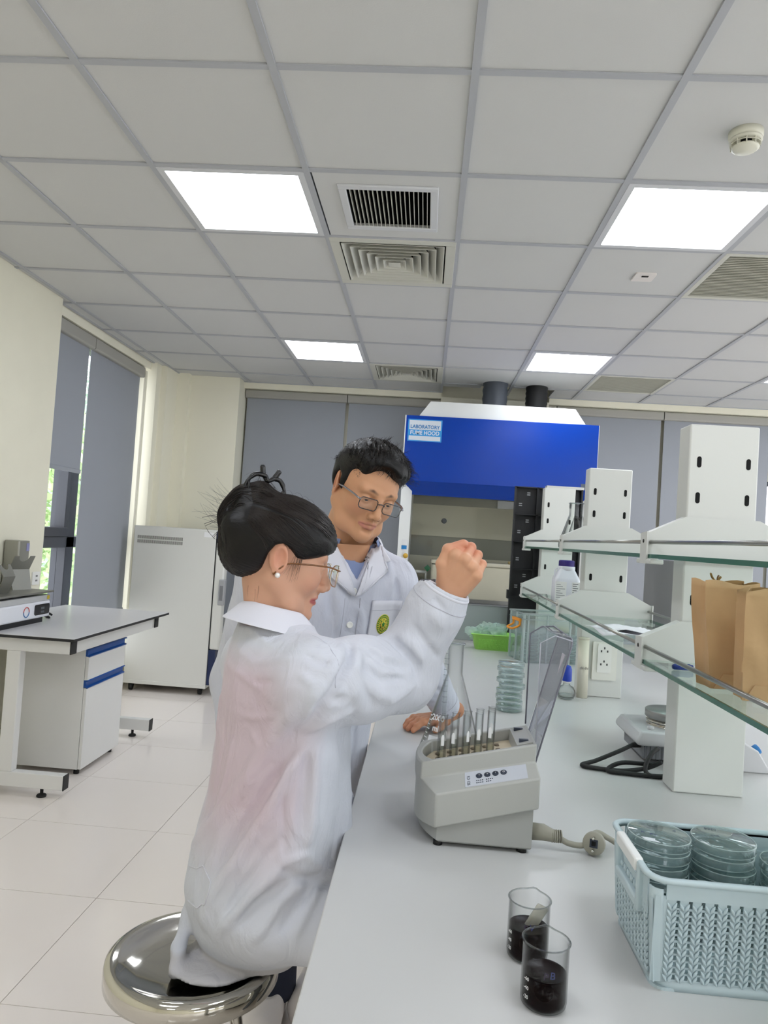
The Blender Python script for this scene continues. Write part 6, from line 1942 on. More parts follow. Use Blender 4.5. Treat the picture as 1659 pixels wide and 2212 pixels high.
m_skin = tone_mat('skin', .48, sub=.12, spec=.35, bump=.08, bscale=900)
m_hair = mat('black_hair', '0b0908', .42, spec=.3, var=.35, vscale=60)
_nt = m_hair.node_tree; _b = _nt.nodes['Principled BSDF']
_tc = _nt.nodes.new('ShaderNodeTexCoord'); _mp = _nt.nodes.new('ShaderNodeMapping')
_mp.vector_type = 'TEXTURE'; _mp.inputs['Rotation'].default_value = (0, .25, .37); _mp.inputs['Scale'].default_value = (.09, .0042, .0042)
_nz = _nt.nodes.new('ShaderNodeTexNoise'); _nz.inputs['Scale'].default_value = 1.0; _nz.inputs['Detail'].default_value = 3
_bp = _nt.nodes.new('ShaderNodeBump'); _bp.inputs['Strength'].default_value = .55; _bp.inputs['Distance'].default_value = .0016
_nt.links.new(_tc.outputs['Object'], _mp.inputs['Vector']); _nt.links.new(_mp.outputs['Vector'], _nz.inputs['Vector'])
_nt.links.new(_nz.outputs['Fac'], _bp.inputs['Height']); _nt.links.new(_bp.outputs['Normal'], _b.inputs['Normal'])
m_strand = mat('hair_strand', '1c1411', .33, spec=.5)
def cloth_mat(name, weave=900, rough=.8, bump=.12):
    """woven cotton: fine weave plus soft crumples in the normal"""
    m = tone_mat(name, rough, spec=.25, sheen=.15, bump=bump, bscale=weave)
    nt = m.node_tree
    b = nt.nodes['Principled BSDF']
    old = b.inputs['Normal'].links[0].from_socket
    tc = nt.nodes.new('ShaderNodeTexCoord')
    mp = nt.nodes.new('ShaderNodeMapping'); mp.inputs['Scale'].default_value = (1.0, 1.0, .42); mp.inputs['Rotation'].default_value = (0, .5, .4)
    n = nt.nodes.new('ShaderNodeTexNoise'); n.inputs['Scale'].default_value = 17; n.inputs['Detail'].default_value = 5; n.inputs['Distortion'].default_value = 1.6; n.inputs['Roughness'].default_value = .45
    nt.links.new(tc.outputs['Object'], mp.inputs['Vector']); nt.links.new(mp.outputs['Vector'], n.inputs['Vector'])
    rm = nt.nodes.new('ShaderNodeValToRGB'); rm.color_ramp.elements[0].position = .40; rm.color_ramp.elements[1].position = .62
    nt.links.new(n.outputs['Fac'], rm.inputs['Fac'])
    bp = nt.nodes.new('ShaderNodeBump'); bp.inputs['Strength'].default_value = .32; bp.inputs['Distance'].default_value = .006
    nt.links.new(rm.outputs['Color'], bp.inputs['Height']); nt.links.new(old, bp.inputs['Normal'])
    nt.links.new(bp.outputs['Normal'], b.inputs['Normal'])
    return m
m_coat_w = cloth_mat('sheer_white_cotton')
m_coat_m = cloth_mat('white_twill', 700)

def mix_tone(base, layers):
    c = np.array(base, float)
    for w, col in layers:
        c = c * (1 - w[:, None]) + np.asarray(col)[None, :] * w[:, None]
    return c
def near(v, P, r, soft):
    """1 within r of polyline P, fading over soft"""
    P = [np.asarray(p, float) for p in P]
    best = np.full(len(v), 1e9)
    for a, b in zip(P[:-1], P[1:]):
        ab = b - a; t = np.clip(((v - a) @ ab) / (ab @ ab + 1e-12), 0, 1)
        best = np.minimum(best, np.linalg.norm(v - a - t[:, None] * ab, axis=1))
    return np.clip(1 - (best - r) / soft, 0, 1)

def head_tones(v, male):
    skin = L3('c99672') if male else L3('cc9d83')
    lip = L3('b9756a') if male else L3('a84a52')
    Lr = []
    x, y, z = v.T
    Lr.append((np.clip(1 - np.linalg.norm((v - V3(.07, .045, -.028)) / V3(.04, .03, .03), axis=1), 0, 1) * .35, L3('c97f68')))
    Lr.append((np.clip(1 - np.linalg.norm((v - V3(.07, -.045, -.028)) / V3(.04, .03, .03), axis=1), 0, 1) * .35, L3('c97f68')))
    for s in (-1, 1):
        Lr.append((np.clip(1 - np.linalg.norm((v - V3(-.010, s * .080, 0)) / V3(.03, .02, .042), axis=1), 0, 1) * .55, L3('c87b62')))
    lipm = np.zeros(len(v))
    for s in (-1, 1):
        lipm = np.maximum(lipm, near(v, [(.0985, s * .003, -.0560), (.0945, s * .013, -.0578), (.0865, s * .0225, -.0625)], .0036, .0022))
        lipm = np.maximum(lipm, near(v, [(.0970, 0, -.0685), (.0935, s * .012, -.0675), (.0865, s * .022, -.0635)], .0046, .0024))
    Lr.append((lipm * .85, lip))
    for s in (-1, 1):
        br = near(v, [(.094, s * .012, .0215), (.0925, s * .026, .0265), (.080, s * .047, .0225)], .0026 if male else .0020, .0030)
        Lr.append((br * .82, L3('2a1c16')))
        ln = near(v, [(.0925, s * .0215, -.0005), (.0945, s * .033, .0030), (.0885, s * .0455, -.0010)], .0008, .0016)
        Lr.append((ln * .75, L3('2b1d1a')))
    return mix_tone(skin, Lr)

def add_eye(parent, M, y, gaze=(1, -.1, -.35)):
    seg, rings = 20, 12
    g = Vector(gaze).normalized()
    R = g.to_track_quat('Z', 'Y').to_matrix().to_4x4()
    r = .0134
    mb = MB()
    prof = [(max(1e-5, r * math.sin(PI * i / rings)), -r * math.cos(PI * i / rings)) for i in range(rings + 1)]
    mb.lathe(prof, seg)
    me = mb.mesh('eyeball')
    for mm in (mat('eye_white', 'd8d0c8', .2), mat('iris_brown', '2a170f', .15), mat('pupil_black', '050505', .1)): me.materials.append(mm)
    for p in me.polygons:
        c = p.center.z / r
        p.material_index = 2 if c > .965 else 1 if c > .86 else 0
    o = link_mesh('eyeball', me, None, parent)
    o.matrix_local = M @ Matrix.Translation((.0765, y, .001)) @ R
    return o

def to4(R, t):
    M = Matrix.Identity(4)
    for i in range(3):
        for j in range(3): M[i][j] = R[i, j]
        M[i][3] = t[i]
    return M

def join_np(parts):
    vs, qs, cs, n = [], [], [], 0
    for v, Q, c in parts:
        vs.append(v); qs.append(Q + n); cs.append(c if c.ndim == 2 else np.tile(c, (len(v), 1))); n += len(v)
    return np.concatenate(vs), np.concatenate(qs), np.concatenate(cs)

def strands(name, curves, r, m, parent, taper=True):
    """many fine hairs as three sided tubes in one mesh"""
    V_, F_ = [], []
    for P in curves:
        P = np.asarray(P, float); n = len(P)
        T = np.gradient(P, axis=0); T /= np.linalg.norm(T, axis=1)[:, None] + 1e-9
        A = np.cross(T, [.3, .5, .81]); A /= np.linalg.norm(A, axis=1)[:, None] + 1e-9
        B = np.cross(T, A)
        rr = r * (np.linspace(1, .35, n) if taper else np.ones(n))[:, None]
        b0 = sum(len(q) for q in V_)
        ring_ = [P + rr * (A * math.cos(2.094 * k) + B * math.sin(2.094 * k)) for k in range(3)]
        V_.append(np.stack(ring_, 1).reshape(-1, 3))
        i = np.arange(n - 1)[:, None] * 3
        for k in range(3):
            k2 = (k + 1) % 3
            F_.append(np.concatenate([i + k, i + k2, i + 3 + k2, i + 3 + k], 1) + b0)
    o = np_mesh(name, np.concatenate(V_), np.concatenate(F_), m, parent)
    o['kind'] = 'stuff'
    return o

class Cloth:
    """helper to lay seams, pockets and buttons on a finished coat mesh"""
    def __init__(s, v, Q):
        s.bvh = BVHTree.FromPolygons([tuple(p) for p in v], [tuple(q) for q in Q])
    def drop(s, p, d, off):
        hit = s.bvh.ray_cast(Vector(p), Vector(d).normalized())
        if hit[0] is None:
            hit = s.bvh.find_nearest(Vector(p))
            if hit[0] is None: return Vector(p)
        return hit[0] - Vector(d).normalized() * off
    def patch(s, name, outline, d, m, parent, off=.003, th=.0025, cuts=3, lift=None):
        """outline: 3-D points roughly in front of the cloth, projected along d"""
        bm = bmesh.new()
        vs = [bm.verts.new(p) for p in outline]
        bm.faces.new(vs)
        bmesh.ops.triangulate(bm, faces=bm.faces)
        for _ in range(cuts):
            bmesh.ops.subdivide_edges(bm, edges=bm.edges, cuts=1, use_grid_fill=True)
        for v in bm.verts:
            o_ = off if lift is None else off + lift(v.co)
            v.co = s.drop(v.co, d, o_)
        me = bpy.data.meshes.new(name); bm.to_mesh(me); bm.free()
        for p in me.polygons: p.use_smooth = True
        o = link_mesh(name, me, m, parent)
        md = o.modifiers.new('thick', 'SOLIDIFY'); md.thickness = th; md.offset = 0
        return o
    def seam(s, name, P, d, m, parent, r=.0008, off=.0006):
        pts = [s.drop(p, d, off) for p in spline(P, 6)]
        return MB().tube(pts, r, 5).build(name, m, parent)

m_white_cloth = mat('white_cotton_trim', 'd5d6df', .8, sheen=.15)
m_seam = mat('stitch_line', 'b9b9c4', .8)
m_btn = mat('button_white', 'ecece6', .3)

# ================================================================== the woman
WM = thing('person', (-.30, 1.42, 0), 'seated woman in a sheer white lab coat raising her right fist', 'person')
WO = np.array([-.30, 1.42, 0.0])
WHR = frame((math.cos(math.radians(21)) * math.cos(math.radians(13)), math.sin(math.radians(21)) * math.cos(math.radians(13)), -math.sin(math.radians(13))))
def w_head(p): return np.asarray(p, float) @ WHR.T + W_HEAD - WO
MWH = to4(WHR, W_HEAD - WO)

hv, hQ = head_shape(False)
hc_ = head_tones(hv, False)
parts = [(w_head(hv), hQ, hc_)]
# right fist: a = along the hand, t = towards the thumb, n = out of the back of the hand
a_ = unit((.40, -.26, .87)); n_ = unit(V3(-.14, -1, -.10) - a_ * (V3(-.14, -1, -.10) @ a_)); t_ = np.cross(n_, a_)
if t_[0] > 0: t_ = -t_
Wr = V3(.047, 1.450, 1.268)
HP = lambda t, a, n: Wr + t_ * t + a_ * a + n_ * n
fing = []
# thumb
fing.append(([HP(.014, .022, -.002), HP(.038, .058, .000), HP(.042, .088, -.006), HP(.022, .110, -.020)], [.0150, .0125, .0110, .0088]))
for (tt, la, r, l1, l2) in ((.024, .088, .0098, .040, .024), (.004, .090, .0100, .043, .027), (-.015, .084, .0095, .040, .025), (-.032, .074, .0085, .033, .020)):
    m0 = HP(tt, la, .004)
    m1 = m0 + a_ * .016 - n_ * l1 + t_ * (.002 if tt < .02 else -.004)
    m2 = m1 - a_ * l2 - n_ * .004
    m3 = m2 + n_ * .020 - a_ * .006
    fing.append(([HP(tt * .75, la * .55, .0), m0, m1, m2, m3], [r * 1.15, r * 1.12, r * .98, r * .9, r * .78]))
palm = [(HP(.000, -.060, -.002), HP(.000, .004, -.002), .0250, .0235), (HP(.010, .0, -.003), HP(.024, .082, -.003), .018, .0135), (HP(.003, .0, -.003), HP(.004, .084, -.003), .018, .0135),
        (HP(-.005, .0, -.003), HP(-.015, .078, -.003), .017, .0130), (HP(-.012, .0, -.003), HP(-.031, .066, -.004), .016, .0125), (HP(.010, .008, -.016), HP(.024, .045, -.020), .017, .016), (HP(-.012, .01, -.014), HP(-.024, .05, -.018), .016, .014)]
fv, fQ = hand_shape(fing, palm)
fc = np.tile(L3('d2a080'), (len(fv), 1))
redd = near(fv, [HP(.024, .099, -.02), HP(.004, .10, -.03)], .012, .02)
knk = np.max([near(fv, [c[2], c[3]], .008, .012) for c, r in fing], 0)
fc = mix_tone(L3('d2a080'), [(redd * .45, L3('c8705a')), (knk * .35, L3('d08a70'))])
parts.append((fv - WO, fQ, fc))
# trunk, arms, legs (under the clothes)
B = Field((-.56, 1.14, .02), (.24, 1.86, 1.24), .008)
B.sections([(-.300, 1.46, .60), (-.292, 1.45, .72), (-.275, 1.44, .86), (-.270, 1.432, 1.02), (-.278, 1.428, 1.09), (-.284, 1.426, 1.14)], [.120, .125, .115, .125, .105, .06], [.085, .090, .082, .080, .065, .055], W_R[:2], W_F[:2], k=0)
B.chain([W_SHR, W_ELR, W_WRR], [.042, .036, .025], .03).chain([W_SHL, W_ELL, W_WRL], [.042, .036, .025], .03)
B.chain([(-.26, 1.40, .655), (.10, 1.42, .65), (.08, 1.43, .13)], [.050, .042, .036], .03).chain([(-.33, 1.54, .645), (.05, 1.66, .64), (.03, 1.67, .13)], [.06, .048, .036], .03)
B.cone(W_NECK + V3(0, 0, -.08), W_NECK + V3(.0, .0, .0), .05, .046, .03)
bv, bQ = B.nets()
parts.append((bv - WO, bQ, L3('cc9d83')))
# left hand on the lap
lh = W_WRL
lf = []
for q, (dx, dy) in enumerate(((.02, -.035), (.055, -.022), (.062, -.006), (.058, .010), (.048, .024))):
    p0 = lh + V3(.012, dy * .6, -.012); p1 = lh + V3(dx * .6 + .02, dy, -.022); p2 = lh + V3(dx + .022, dy, -.034)
    lf.append(([p0, p1, p2], [.010, .0092, .0075]))
lv_, lQ_ = hand_shape(lf, [(lh + V3(-.03, 0, .01), lh + V3(.03, .0, -.012), .024, .022), (lh + V3(.0, -.012, -.004), lh + V3(.035, -.018, -.016), .016, .013), (lh + V3(.0, .012, -.004), lh + V3(.035, .016, -.016), .016, .013)], h=.0025)
parts.append((lv_ - WO, lQ_, L3('d2a080')))
v, Q, c = join_np(parts)
np_mesh('body', v, Q, m_skin, WM, c)
for s in (-1, 1): add_eye(WM, MWH, s * .0325)

# coat
wcF = woman_coat(folds=W_FOLDS)
wv, wQ = wcF.nets(); wv = relax(wv, wQ, 1, .4)
pink = np.clip(1 - np.linalg.norm((wv - V3(-.30, 1.40, 1.00)) / V3(.20, .24, .22), axis=1), 0, 1)
back_ = np.clip(1.9 - np.abs((wv - W_NECK) @ W_R - .045) / .095, 0, 1) * np.clip(.5 - ((wv - W_SHR) @ unit(W_ELR - W_SHR) - .01) / .05, 0, 1) * np.clip((1.17 - wv[:, 2]) / .06, 0, 1) * np.clip((wv[:, 2] - .72) / .16, 0, 1)
arm_d = np.linalg.norm(wv - W_SHR, axis=1)
tail_shade = np.clip((.578 - wv[:, 2]) / .008, 0, 1)  # shade of the tail on the stool, put into the coat colour
tone = mix_tone(L3('cccfd8'), [(np.clip(back_, 0, 1) * .72, L3('c9b0b8')), (np.clip((.70 - wv[:, 2]) / .12, 0, 1) * .35, L3('c2c6cd')), (tail_shade * .8, L3('b5b2b3'))])
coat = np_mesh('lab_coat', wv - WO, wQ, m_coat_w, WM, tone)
tag(coat, 'sheer white lab coat showing a pink shirt beneath')
WC = Cloth(wv - WO, wQ)
# collar lying round the neck
def collar(name, centre, Rf, specs, m, parent, th=.003):
    """specs: rows of (angle deg, inner r, inner z, outer r, outer z)"""
    vs, fs = [], []
    n = len(specs)
    for (a, r0, z0, r1, z1) in specs:
        ca, sa = math.cos(math.radians(a)), math.sin(math.radians(a))
        for u in (0, .12, .4, .7, 1):
            r = r0 + (r1 - r0) * u; z = z0 + (z1 - z0) * u + .010 * math.sin(PI * min(1, u * 1.6)) * (1 - u)
            p = Rf @ V3(r * ca, r * sa, z) + centre
            vs.append(p)
    for i in range(n - 1):
        for k in range(4):
            fs.append((i * 5 + k, i * 5 + k + 1, i * 5 + 6 + k, i * 5 + 5 + k))
    o = MB().add(vs, fs, True).build(name, m, parent)
    md = o.modifiers.new('thick', 'SOLIDIFY'); md.thickness = th; md.offset = 0
    ms = o.modifiers.new('sub', 'SUBSURF'); ms.levels = 2; ms.render_levels = 2
    return o
RfW = frame((math.cos(W_TH), math.sin(W_TH), -.20))
collar('collar', W_NECK + V3(.0, .0, .004) - WO, RfW, [(a, .062, .026 if abs(a) > 70 else .026 - .040 * (1 - abs(a) / 70), .104 + .030 * math.exp(-((abs(a) - 48) / 24) ** 2), -.016 - .030 * math.exp(-((abs(a) - 35) / 35) ** 2)) for a in [22 + 316 * k / 26 for k in range(27)] for a in [a if a <= 180 else a - 360]], m_white_cloth, WM)
tee = MB().tube([w for w in [Vector(W_NECK + V3(.004, .004, .006) - WO + RfW @ V3(.053 * math.cos(q), .053 * math.sin(q), .014 - .034 * max(0, math.cos(q) + .3))) for q in [2 * PI * k / 36 for k in range(36)]]], .006, 8, closed=True).build('shirt_neckband', mat('red_shirt', 'b32339', .8), WM)
# cuff band, armhole seam
ax_ = unit(W_WRR - W_ELR)
def ring_on(cl, c, ax, r, off, n=40):
    u = unit(np.cross(ax, (0.2, 1, .1))); w = np.cross(ax, u)
    P = []
    for k in range(n):
        q = 2 * PI * k / n
        d_ = u * math.cos(q) + w * math.sin(q)
        P.append(cl.drop(Vector(c + d_ * r), Vector(-d_), off))
    return P
P = ring_on(WC, W_WRR - ax_ * .030 - WO, ax_, .10, .0004)
MB().tube(P, .0009, 5, closed=True).build('cuff_seam', m_seam, WM)
MB().tube(ring_on(WC, W_WRR - ax_ * .004 - WO, ax_, .10, -.003), .0042, 8, closed=True).build('cuff_hem', m_white_cloth, WM)
_c = W_SHR + V3(-.004, -.004, -.004) - WO
P = [p for p in ring_on(WC, _c, unit(W_ELR - W_SHR), .13, .0003, 64)]
_near = [(p - Vector(_c)).length < .098 for p in P]
_i0 = next((k for k in range(64) if _near[k] and not _near[k - 1]), 0)
_arc = []
for k in range(64):
    if not _near[(_i0 + k) % 64]: break
    _arc.append(P[(_i0 + k) % 64])
MB().tube(_arc, .0008, 5).build('armhole_seam', m_seam, WM)
# trousers and shoes below the bench
T = Field((-.30, 1.24, .03), (.24, 1.82, .72), .008)
T.chain([(-.20, 1.40, .658), (.10, 1.42, .655), (.085, 1.43, .10)], [.058, .055, .048], .03).chain([(-.27, 1.56, .645), (.05, 1.66, .645), (.035, 1.67, .10)], [.068, .060, .050], .03)
tv, tQ = T.nets()
np_mesh('trousers', relax(tv, tQ, 2) - WO, tQ, mat('grey_trousers', '5d6168', .8, var=.05), WM)
def clog(par, origin, toe_dir, L_, m, holes=True, name='shoe'):
    """soft foam clog: origin = heel on the floor"""
    d_ = unit(toe_dir); s_ = V3(-d_[1], d_[0], 0)
    o = np.asarray(origin, float)
    lo = np.minimum(o, o + d_ * L_) - .09; hi = np.maximum(o, o + d_ * L_) + .09; lo[2] = -.01; hi[2] = .17
    F = Field(lo, hi, .0032)
    A = lambda u, w, z: o + d_ * u * L_ + s_ * w + V3(0, 0, z)
    F.cone(A(.16, 0, .03), A(.80, 0, .028), .040, .052, 0)
    F.cone(A(.42, 0, .062), A(.78, 0, .045), .040, .046, .03)
    F.cone(A(.10, 0, .055), A(.16, 0, .07), .034, .034, .02)
    F.cone(A(.15, 0, .085), A(.46, 0, .120), .030, .036, .008, op='cut')
    F.half((0, 0, .001), (0, 0, -1))
    if holes:
        for w in (-.050, -.036, .036, .050):
            for u in (.70, .78):
                F.cone(A(u, w, .038), A(u, w * 1.3, .042), .0045, .0045, .001, op='cut')
    v_, Q_ = F.nets()
    return np_mesh(name, relax(v_, Q_, 1), Q_, m, par)
m_shoe = mat('white_foam', 'e4ddd8', .6)
for c0 in ((.075, 1.44), (.03, 1.68)):
    sh = clog(WM, (c0[0] - WO[0] - .06, c0[1] - WO[1], 0), (1, .1, 0), .24, m_shoe, False)

# hair
kv, kQ = hair_shape(False)
hair = np_mesh('hair', w_head(kv), kQ, m_hair, WM)
rg = np.random.default_rng(21)
cur = []
hb = BVHTree.FromPolygons([tuple(p) for p in kv], [tuple(q) for q in kQ])
def on_hair(p, off, c=(-.02, 0, .03)):
    d_ = Vector(p) - Vector(c); d_.normalize()
    hit = hb.ray_cast(Vector(c) + d_ * .3, -d_)
    return (hit[0] if hit[0] is not None else Vector(p)) + d_ * off
for q in range(900):           # combed back over the skull
    a = rg.uniform(-2.15, 2.15); x0 = rg.uniform(.02, .100) if abs(a) < 1.4 else rg.uniform(-.03, .045)
    off = rg.uniform(.0002, .0016)
    P = []
    for t in np.linspace(0, 1, 9):
        x = x0 + (-.092 - x0) * t; ph = a * (1 - (.4 if abs(a) < 1.4 else .32) * t) + .05 * math.sin(6 * t + a * 9)
        rr = math.sqrt(max(.05, 1 - ((x + .01) / .13) ** 2))
        P.append(on_hair((x, .09 * math.sin(ph) * rr, .046 + .094 * math.cos(ph) * rr), off))
    cur.append(P)
for q in range(240):           # wound round the bun
    a0 = rg.uniform(0, 6.28); yy = rg.uniform(-.045, .045)
    c = V3(-.088, 0, .074)
    P = [on_hair(c + V3(.08 * math.cos(a0 + 1.6 * t), yy + .02 * t, .08 * math.sin(a0 + 1.6 * t)), .001, tuple(c + V3(0, yy + .02 * t, 0))) for t in np.linspace(0, 1, 8)]
    cur.append(P)
fly = []
for q in range(46):            # loose ends behind the bun
    b0 = V3(-.122 + rg.uniform(-.01, .012), rg.uniform(-.03, .02), .050 + rg.uniform(-.03, .04))
    d_ = unit(V3(-1, rg.uniform(-.5, .3), rg.uniform(-.35, .75)))
    L_ = rg.uniform(.015, .062); bend = V3(rg.uniform(-.2, .2), rg.uniform(-.2, .2), rg.uniform(-.1, .5))
    fly.append([b0 + d_ * L_ * t + bend * L_ * t * t * .6 for t in np.linspace(0, 1, 7)])
for q in range(34):            # wisps over the crown and nape
    a = rg.uniform(-.9, .9); x = rg.uniform(-.08, .09); rr = math.sqrt(max(.05, 1 - ((x + .01) / .13) ** 2))
    b0 = np.array(on_hair((x, .09 * math.sin(a) * rr, .046 + .094 * math.cos(a) * rr), 0))
    L_ = rg.uniform(.02, .05)
    fly.append([b0 + V3(-.7 * t * L_, 0, (.28 * math.sin(PI * t)) * L_) for t in np.linspace(0, 1, 6)])
for q in range(26):            # fine hair before the ear and down the nape
    if q < 22:
        b0 = V3(.026 + rg.uniform(-.010, .014), -.070 + rg.uniform(-.003, .003), .018 + rg.uniform(-.006, .006)); d_ = V3(rg.uniform(-.30, .08), -.10, -1)
        L_ = rg.uniform(.025, .06)
    else:
        b0 = V3(-.034 + rg.uniform(-.016, .010), -.046 + rg.uniform(-.004, .010), -.055 + rg.uniform(-.016, .016)); d_ = V3(rg.uniform(.1, .42), .05, -1)
        L_ = rg.uniform(.012, .030)
    w_ = rg.uniform(-.2, .2)
    fly.append([b0 + d_ * L_ * t + V3(w_ * .2 * math.sin(3 * t), -.004 * math.sin(PI * t), 0) * L_ for t in np.linspace(0, 1, 7)])
strands('combed_strands', [w_head(np.array([tuple(p) for p in P])) for P in cur], .00055, m_strand, hair, taper=False)
strands('loose_strands', [w_head(np.array(P)) for P in fly], .0003, m_strand, hair)
# claw clip in the bun
m_clip = mat('clip_black', '101012', .25)
clip = MB()
CM = MWH @ Matrix.Translation((-.064, -.012, .132))
for s in (-1, 1):
    clip.tube(spline([(0, 0, .004), (.010 * s + .004, 0, .014), (.026 * s, 0, .012), (.038 * s, -.002, -.006), (.040 * s, -.004, -.026)], 5), [.0035] * 5 + [.0048] * 8 + [.0035] * 7 + [.002], 8, M=CM)
    clip.tube(spline([(0, 0, .004), (-.012 * s, .004, .018), (-.018 * s, .004, .034)], 5), [.004] * 5 + [.0055] * 5 + [.003], 8, M=CM)
    for k in range(4):
        clip.tube([(.036 * s, -.012 + .008 * k, -.004), (.030 * s, -.014 + .009 * k, -.034)], [.0022, .0010], 6, M=CM)
clip.cyl((0, -.016, .006), (0, .016, .006), .004, 10, M=CM)
clip.build('hair_clip', m_clip, WM)
# earring
er = MB().sphere((0, 0, 0), .0052, 16).build('earring', mat('pearl', 'e9e6e2', .12, metal=.3), WM)
er.matrix_local = MWH @ Matrix.Translation((-.004, -.086, -.032))

def glasses(par, M, w, h_, rx, mr, mt, mlens, r=.0011, tilt=-.06, bridge=.018, xo=.112, zo=-.001, tr=.0016, half_rim=False):
    """spectacles in head space"""
    R = M @ Matrix.Translation((xo, 0, zo)) @ Matrix.Rotation(tilt, 4, 'Y')
    fr = None
    g = bpy.data.objects.new('glasses', None); COL.objects.link(g); g.parent = par
    for s in (-1, 1):
        cy = s * (bridge / 2 + w / 2)
        P = [(-.004 * ((p[0]) / w * 2) ** 2 if True else 0, cy + p[0], p[1]) for p in rounded_rect(-w / 2, w / 2, -h_ / 2, h_ / 2, rx, 6)]
        MB().tube(P, r, 8, closed=True, M=R).build('rim', mr, g)
        lv = [(0, cy + p[0] * .97, p[1] * .97) for p in rounded_rect(-w / 2, w / 2, -h_ / 2, h_ / 2, rx, 6)]
        n = len(lv)
        MB().add(lv + [(-.0012, y, z) for _, y, z in lv], [tuple(range(n)), tuple(range(2 * n - 1, n - 1, -1))] + [(i, (i + 1) % n, (i + 1) % n + n, i + n) for i in range(n)], False, R).build('lens', mlens, g)
        MB().tube(spline([(0, cy + s * w / 2, h_ * .28), (-.006, cy + s * (w / 2 + .006), h_ * .30), (-.03, s * .0735, h_ * .28 + .004), (-.085, s * .0795, .012), (-.112, s * .080, .006), (-.132, s * .078, -.016)], 5), tr, 8, M=R).build('temple_arm', mt, g)
        MB().tube([(-.004, s * (bridge / 2 - .001), -h_ * .12), (-.010, s * (bridge / 2 - .003), -h_ * .16)], [.0006, .0022], 8, M=R).build('nose_pad', m_clear, g)
    MB().tube(spline([(0, -bridge / 2, h_ * .18), (.002, 0, h_ * .26), (0, bridge / 2, h_ * .18)], 5), r * 1.2, 8, M=R).build('bridge', mr, g)
    return g
m_tort = mat('tortoise_shell', '7a4a1c', .25, var=.75, vscale=140)
m_goldr = mat('silver_gold_rim', 'cfc4b0', .18, metal=.9)
m_lens = glass('spectacle_lens', (.95, .96, .96))
glasses(WM, MWH, .050, .042, .016, m_goldr, m_tort, m_lens, r=.0013, xo=.118, zo=-.004, tilt=-.10)

# ================================================================== the man
MN = thing('person', (-.30, 2.03, 0), 'standing man in a white lab coat and glasses looking down', 'person')
MO = np.array([-.30, 2.03, 0.0])
_y, _p = math.radians(-59), math.radians(22)
MHR = frame((math.cos(_y) * math.cos(_p), math.sin(_y) * math.cos(_p), -math.sin(_p)), roll=math.radians(-10))
def m_head(p): return np.asarray(p, float) @ MHR.T * 1.0 + M_HEAD - MO
MMH = to4(MHR * 1.0, M_HEAD - MO)
hv, hQ = head_shape(True)
parts = [(m_head(hv), hQ, head_tones(hv, True))]
B = Field((-.62, 1.66, .04), (.14, 2.42, 1.36), .008)
B.sections([(-.325, 2.03, .78), (-.310, 2.02, .92), (-.285, 1.985, 1.06), (-.262, 1.95, 1.17), (-.250, 1.94, 1.24)], [.150, .145, .155, .155, .10], [.105, .10, .10, .095, .07], M_L[:2], M_F[:2], k=0)
B.chain([M_SHL, M_ELL, M_WRL], [.048, .040, .027], .03).chain([M_SHR, M_ELR, M_WRR], [.048, .040, .027], .03)
B.chain([(-.27, 2.10, .82), (-.23, 2.20, .45), (-.225, 2.26, .10)], [.085, .055, .038], .03).chain([(-.37, 2.00, .82), (-.36, 2.04, .45), (-.355, 2.10, .10)], [.085, .055, .038], .03)
B.cone((-.245, 1.945, 1.24), M_HEAD + V3(-.02, .02, -.10), .062, .056, .03)
bv, bQ = B.nets()
parts.append((bv - MO, bQ, L3('c99672')))
# left hand resting on the bench: fingers to the left
wr = V3(.092, 2.282, .842)
fw = unit((-.80, -.56, 0)); sd = V3(-fw[1], fw[0], 0)       # fingers direction, sideways
if sd[1] > 0: sd = -sd
def hq(f_, s_, z): return V3(wr[0], wr[1], 0) + fw * f_ + sd * s_ + V3(0, 0, z)
zt = BZ
hf_ = [([hq(.018, .024, zt + .026), hq(.045, .046, zt + .018), hq(.068, .050, zt + .011)], [.0135, .0110, .0090])]
for s0, L_ in ((.024, .058), (.006, .064), (-.013, .060), (-.030, .048)):
    hf_.append(([hq(.070, s0 * .9, zt + .030), hq(.080 + L_ * .30, s0, zt + .031), hq(.078 + L_ * .68, s0 * 1.05, zt + .020), hq(.074 + L_ * .98, s0 * 1.08, zt + .0098)], [.0110, .0102, .0096, .0082]))
pm = [(hq(-.045, 0, zt + .052), hq(.0, 0, zt + .036), .027, .026)] + [(hq(.0, s0 * .5, zt + .030), hq(.076, s0 * .95, zt + .029), .018, .0125) for s0 in (.026, .006, -.014, -.032)]
fv, fQ = hand_shape(hf_, pm, h=.0022)
parts.append((fv - MO, fQ, mix_tone(L3('c48c6a'), [(near(fv, [hf_[2][0][3], hf_[3][0][3]], .02, .02) * .3, L3('cf8468'))])))
# right hand hanging
wr2 = M_WRR
rf = [([wr2 + V3(.02, -.01, -.03), wr2 + V3(.035, -.03, -.065), wr2 + V3(.03, -.035, -.09)], [.013, .011, .009])]
for q in range(4):
    o_ = V3(.012 - .016 * q, -.012 + .004 * q, 0)
    rf.append(([wr2 + o_ + V3(0, 0, -.085), wr2 + o_ + V3(.003, -.012, -.125), wr2 + o_ + V3(.006, -.004, -.155)], [.0105, .0098, .008]))
rv_, rQ_ = hand_shape(rf, [(wr2 + V3(0, 0, .03), wr2 + V3(0, 0, -.03), .026, .026)] + [(wr2 + V3(.008 - .006 * q, 0, -.02), wr2 + V3(.012 - .016 * q, -.012 + .004 * q, -.085), .016, .0125) for q in range(4)], h=.0028)
parts.append((rv_ - MO, rQ_, L3('c48c6a')))
v, Q, c = join_np(parts)
np_mesh('body', v, Q, m_skin, MN, c)
for s in (-1, 1): add_eye(MN, MMH, s * .0325, (1, .05, -.45))

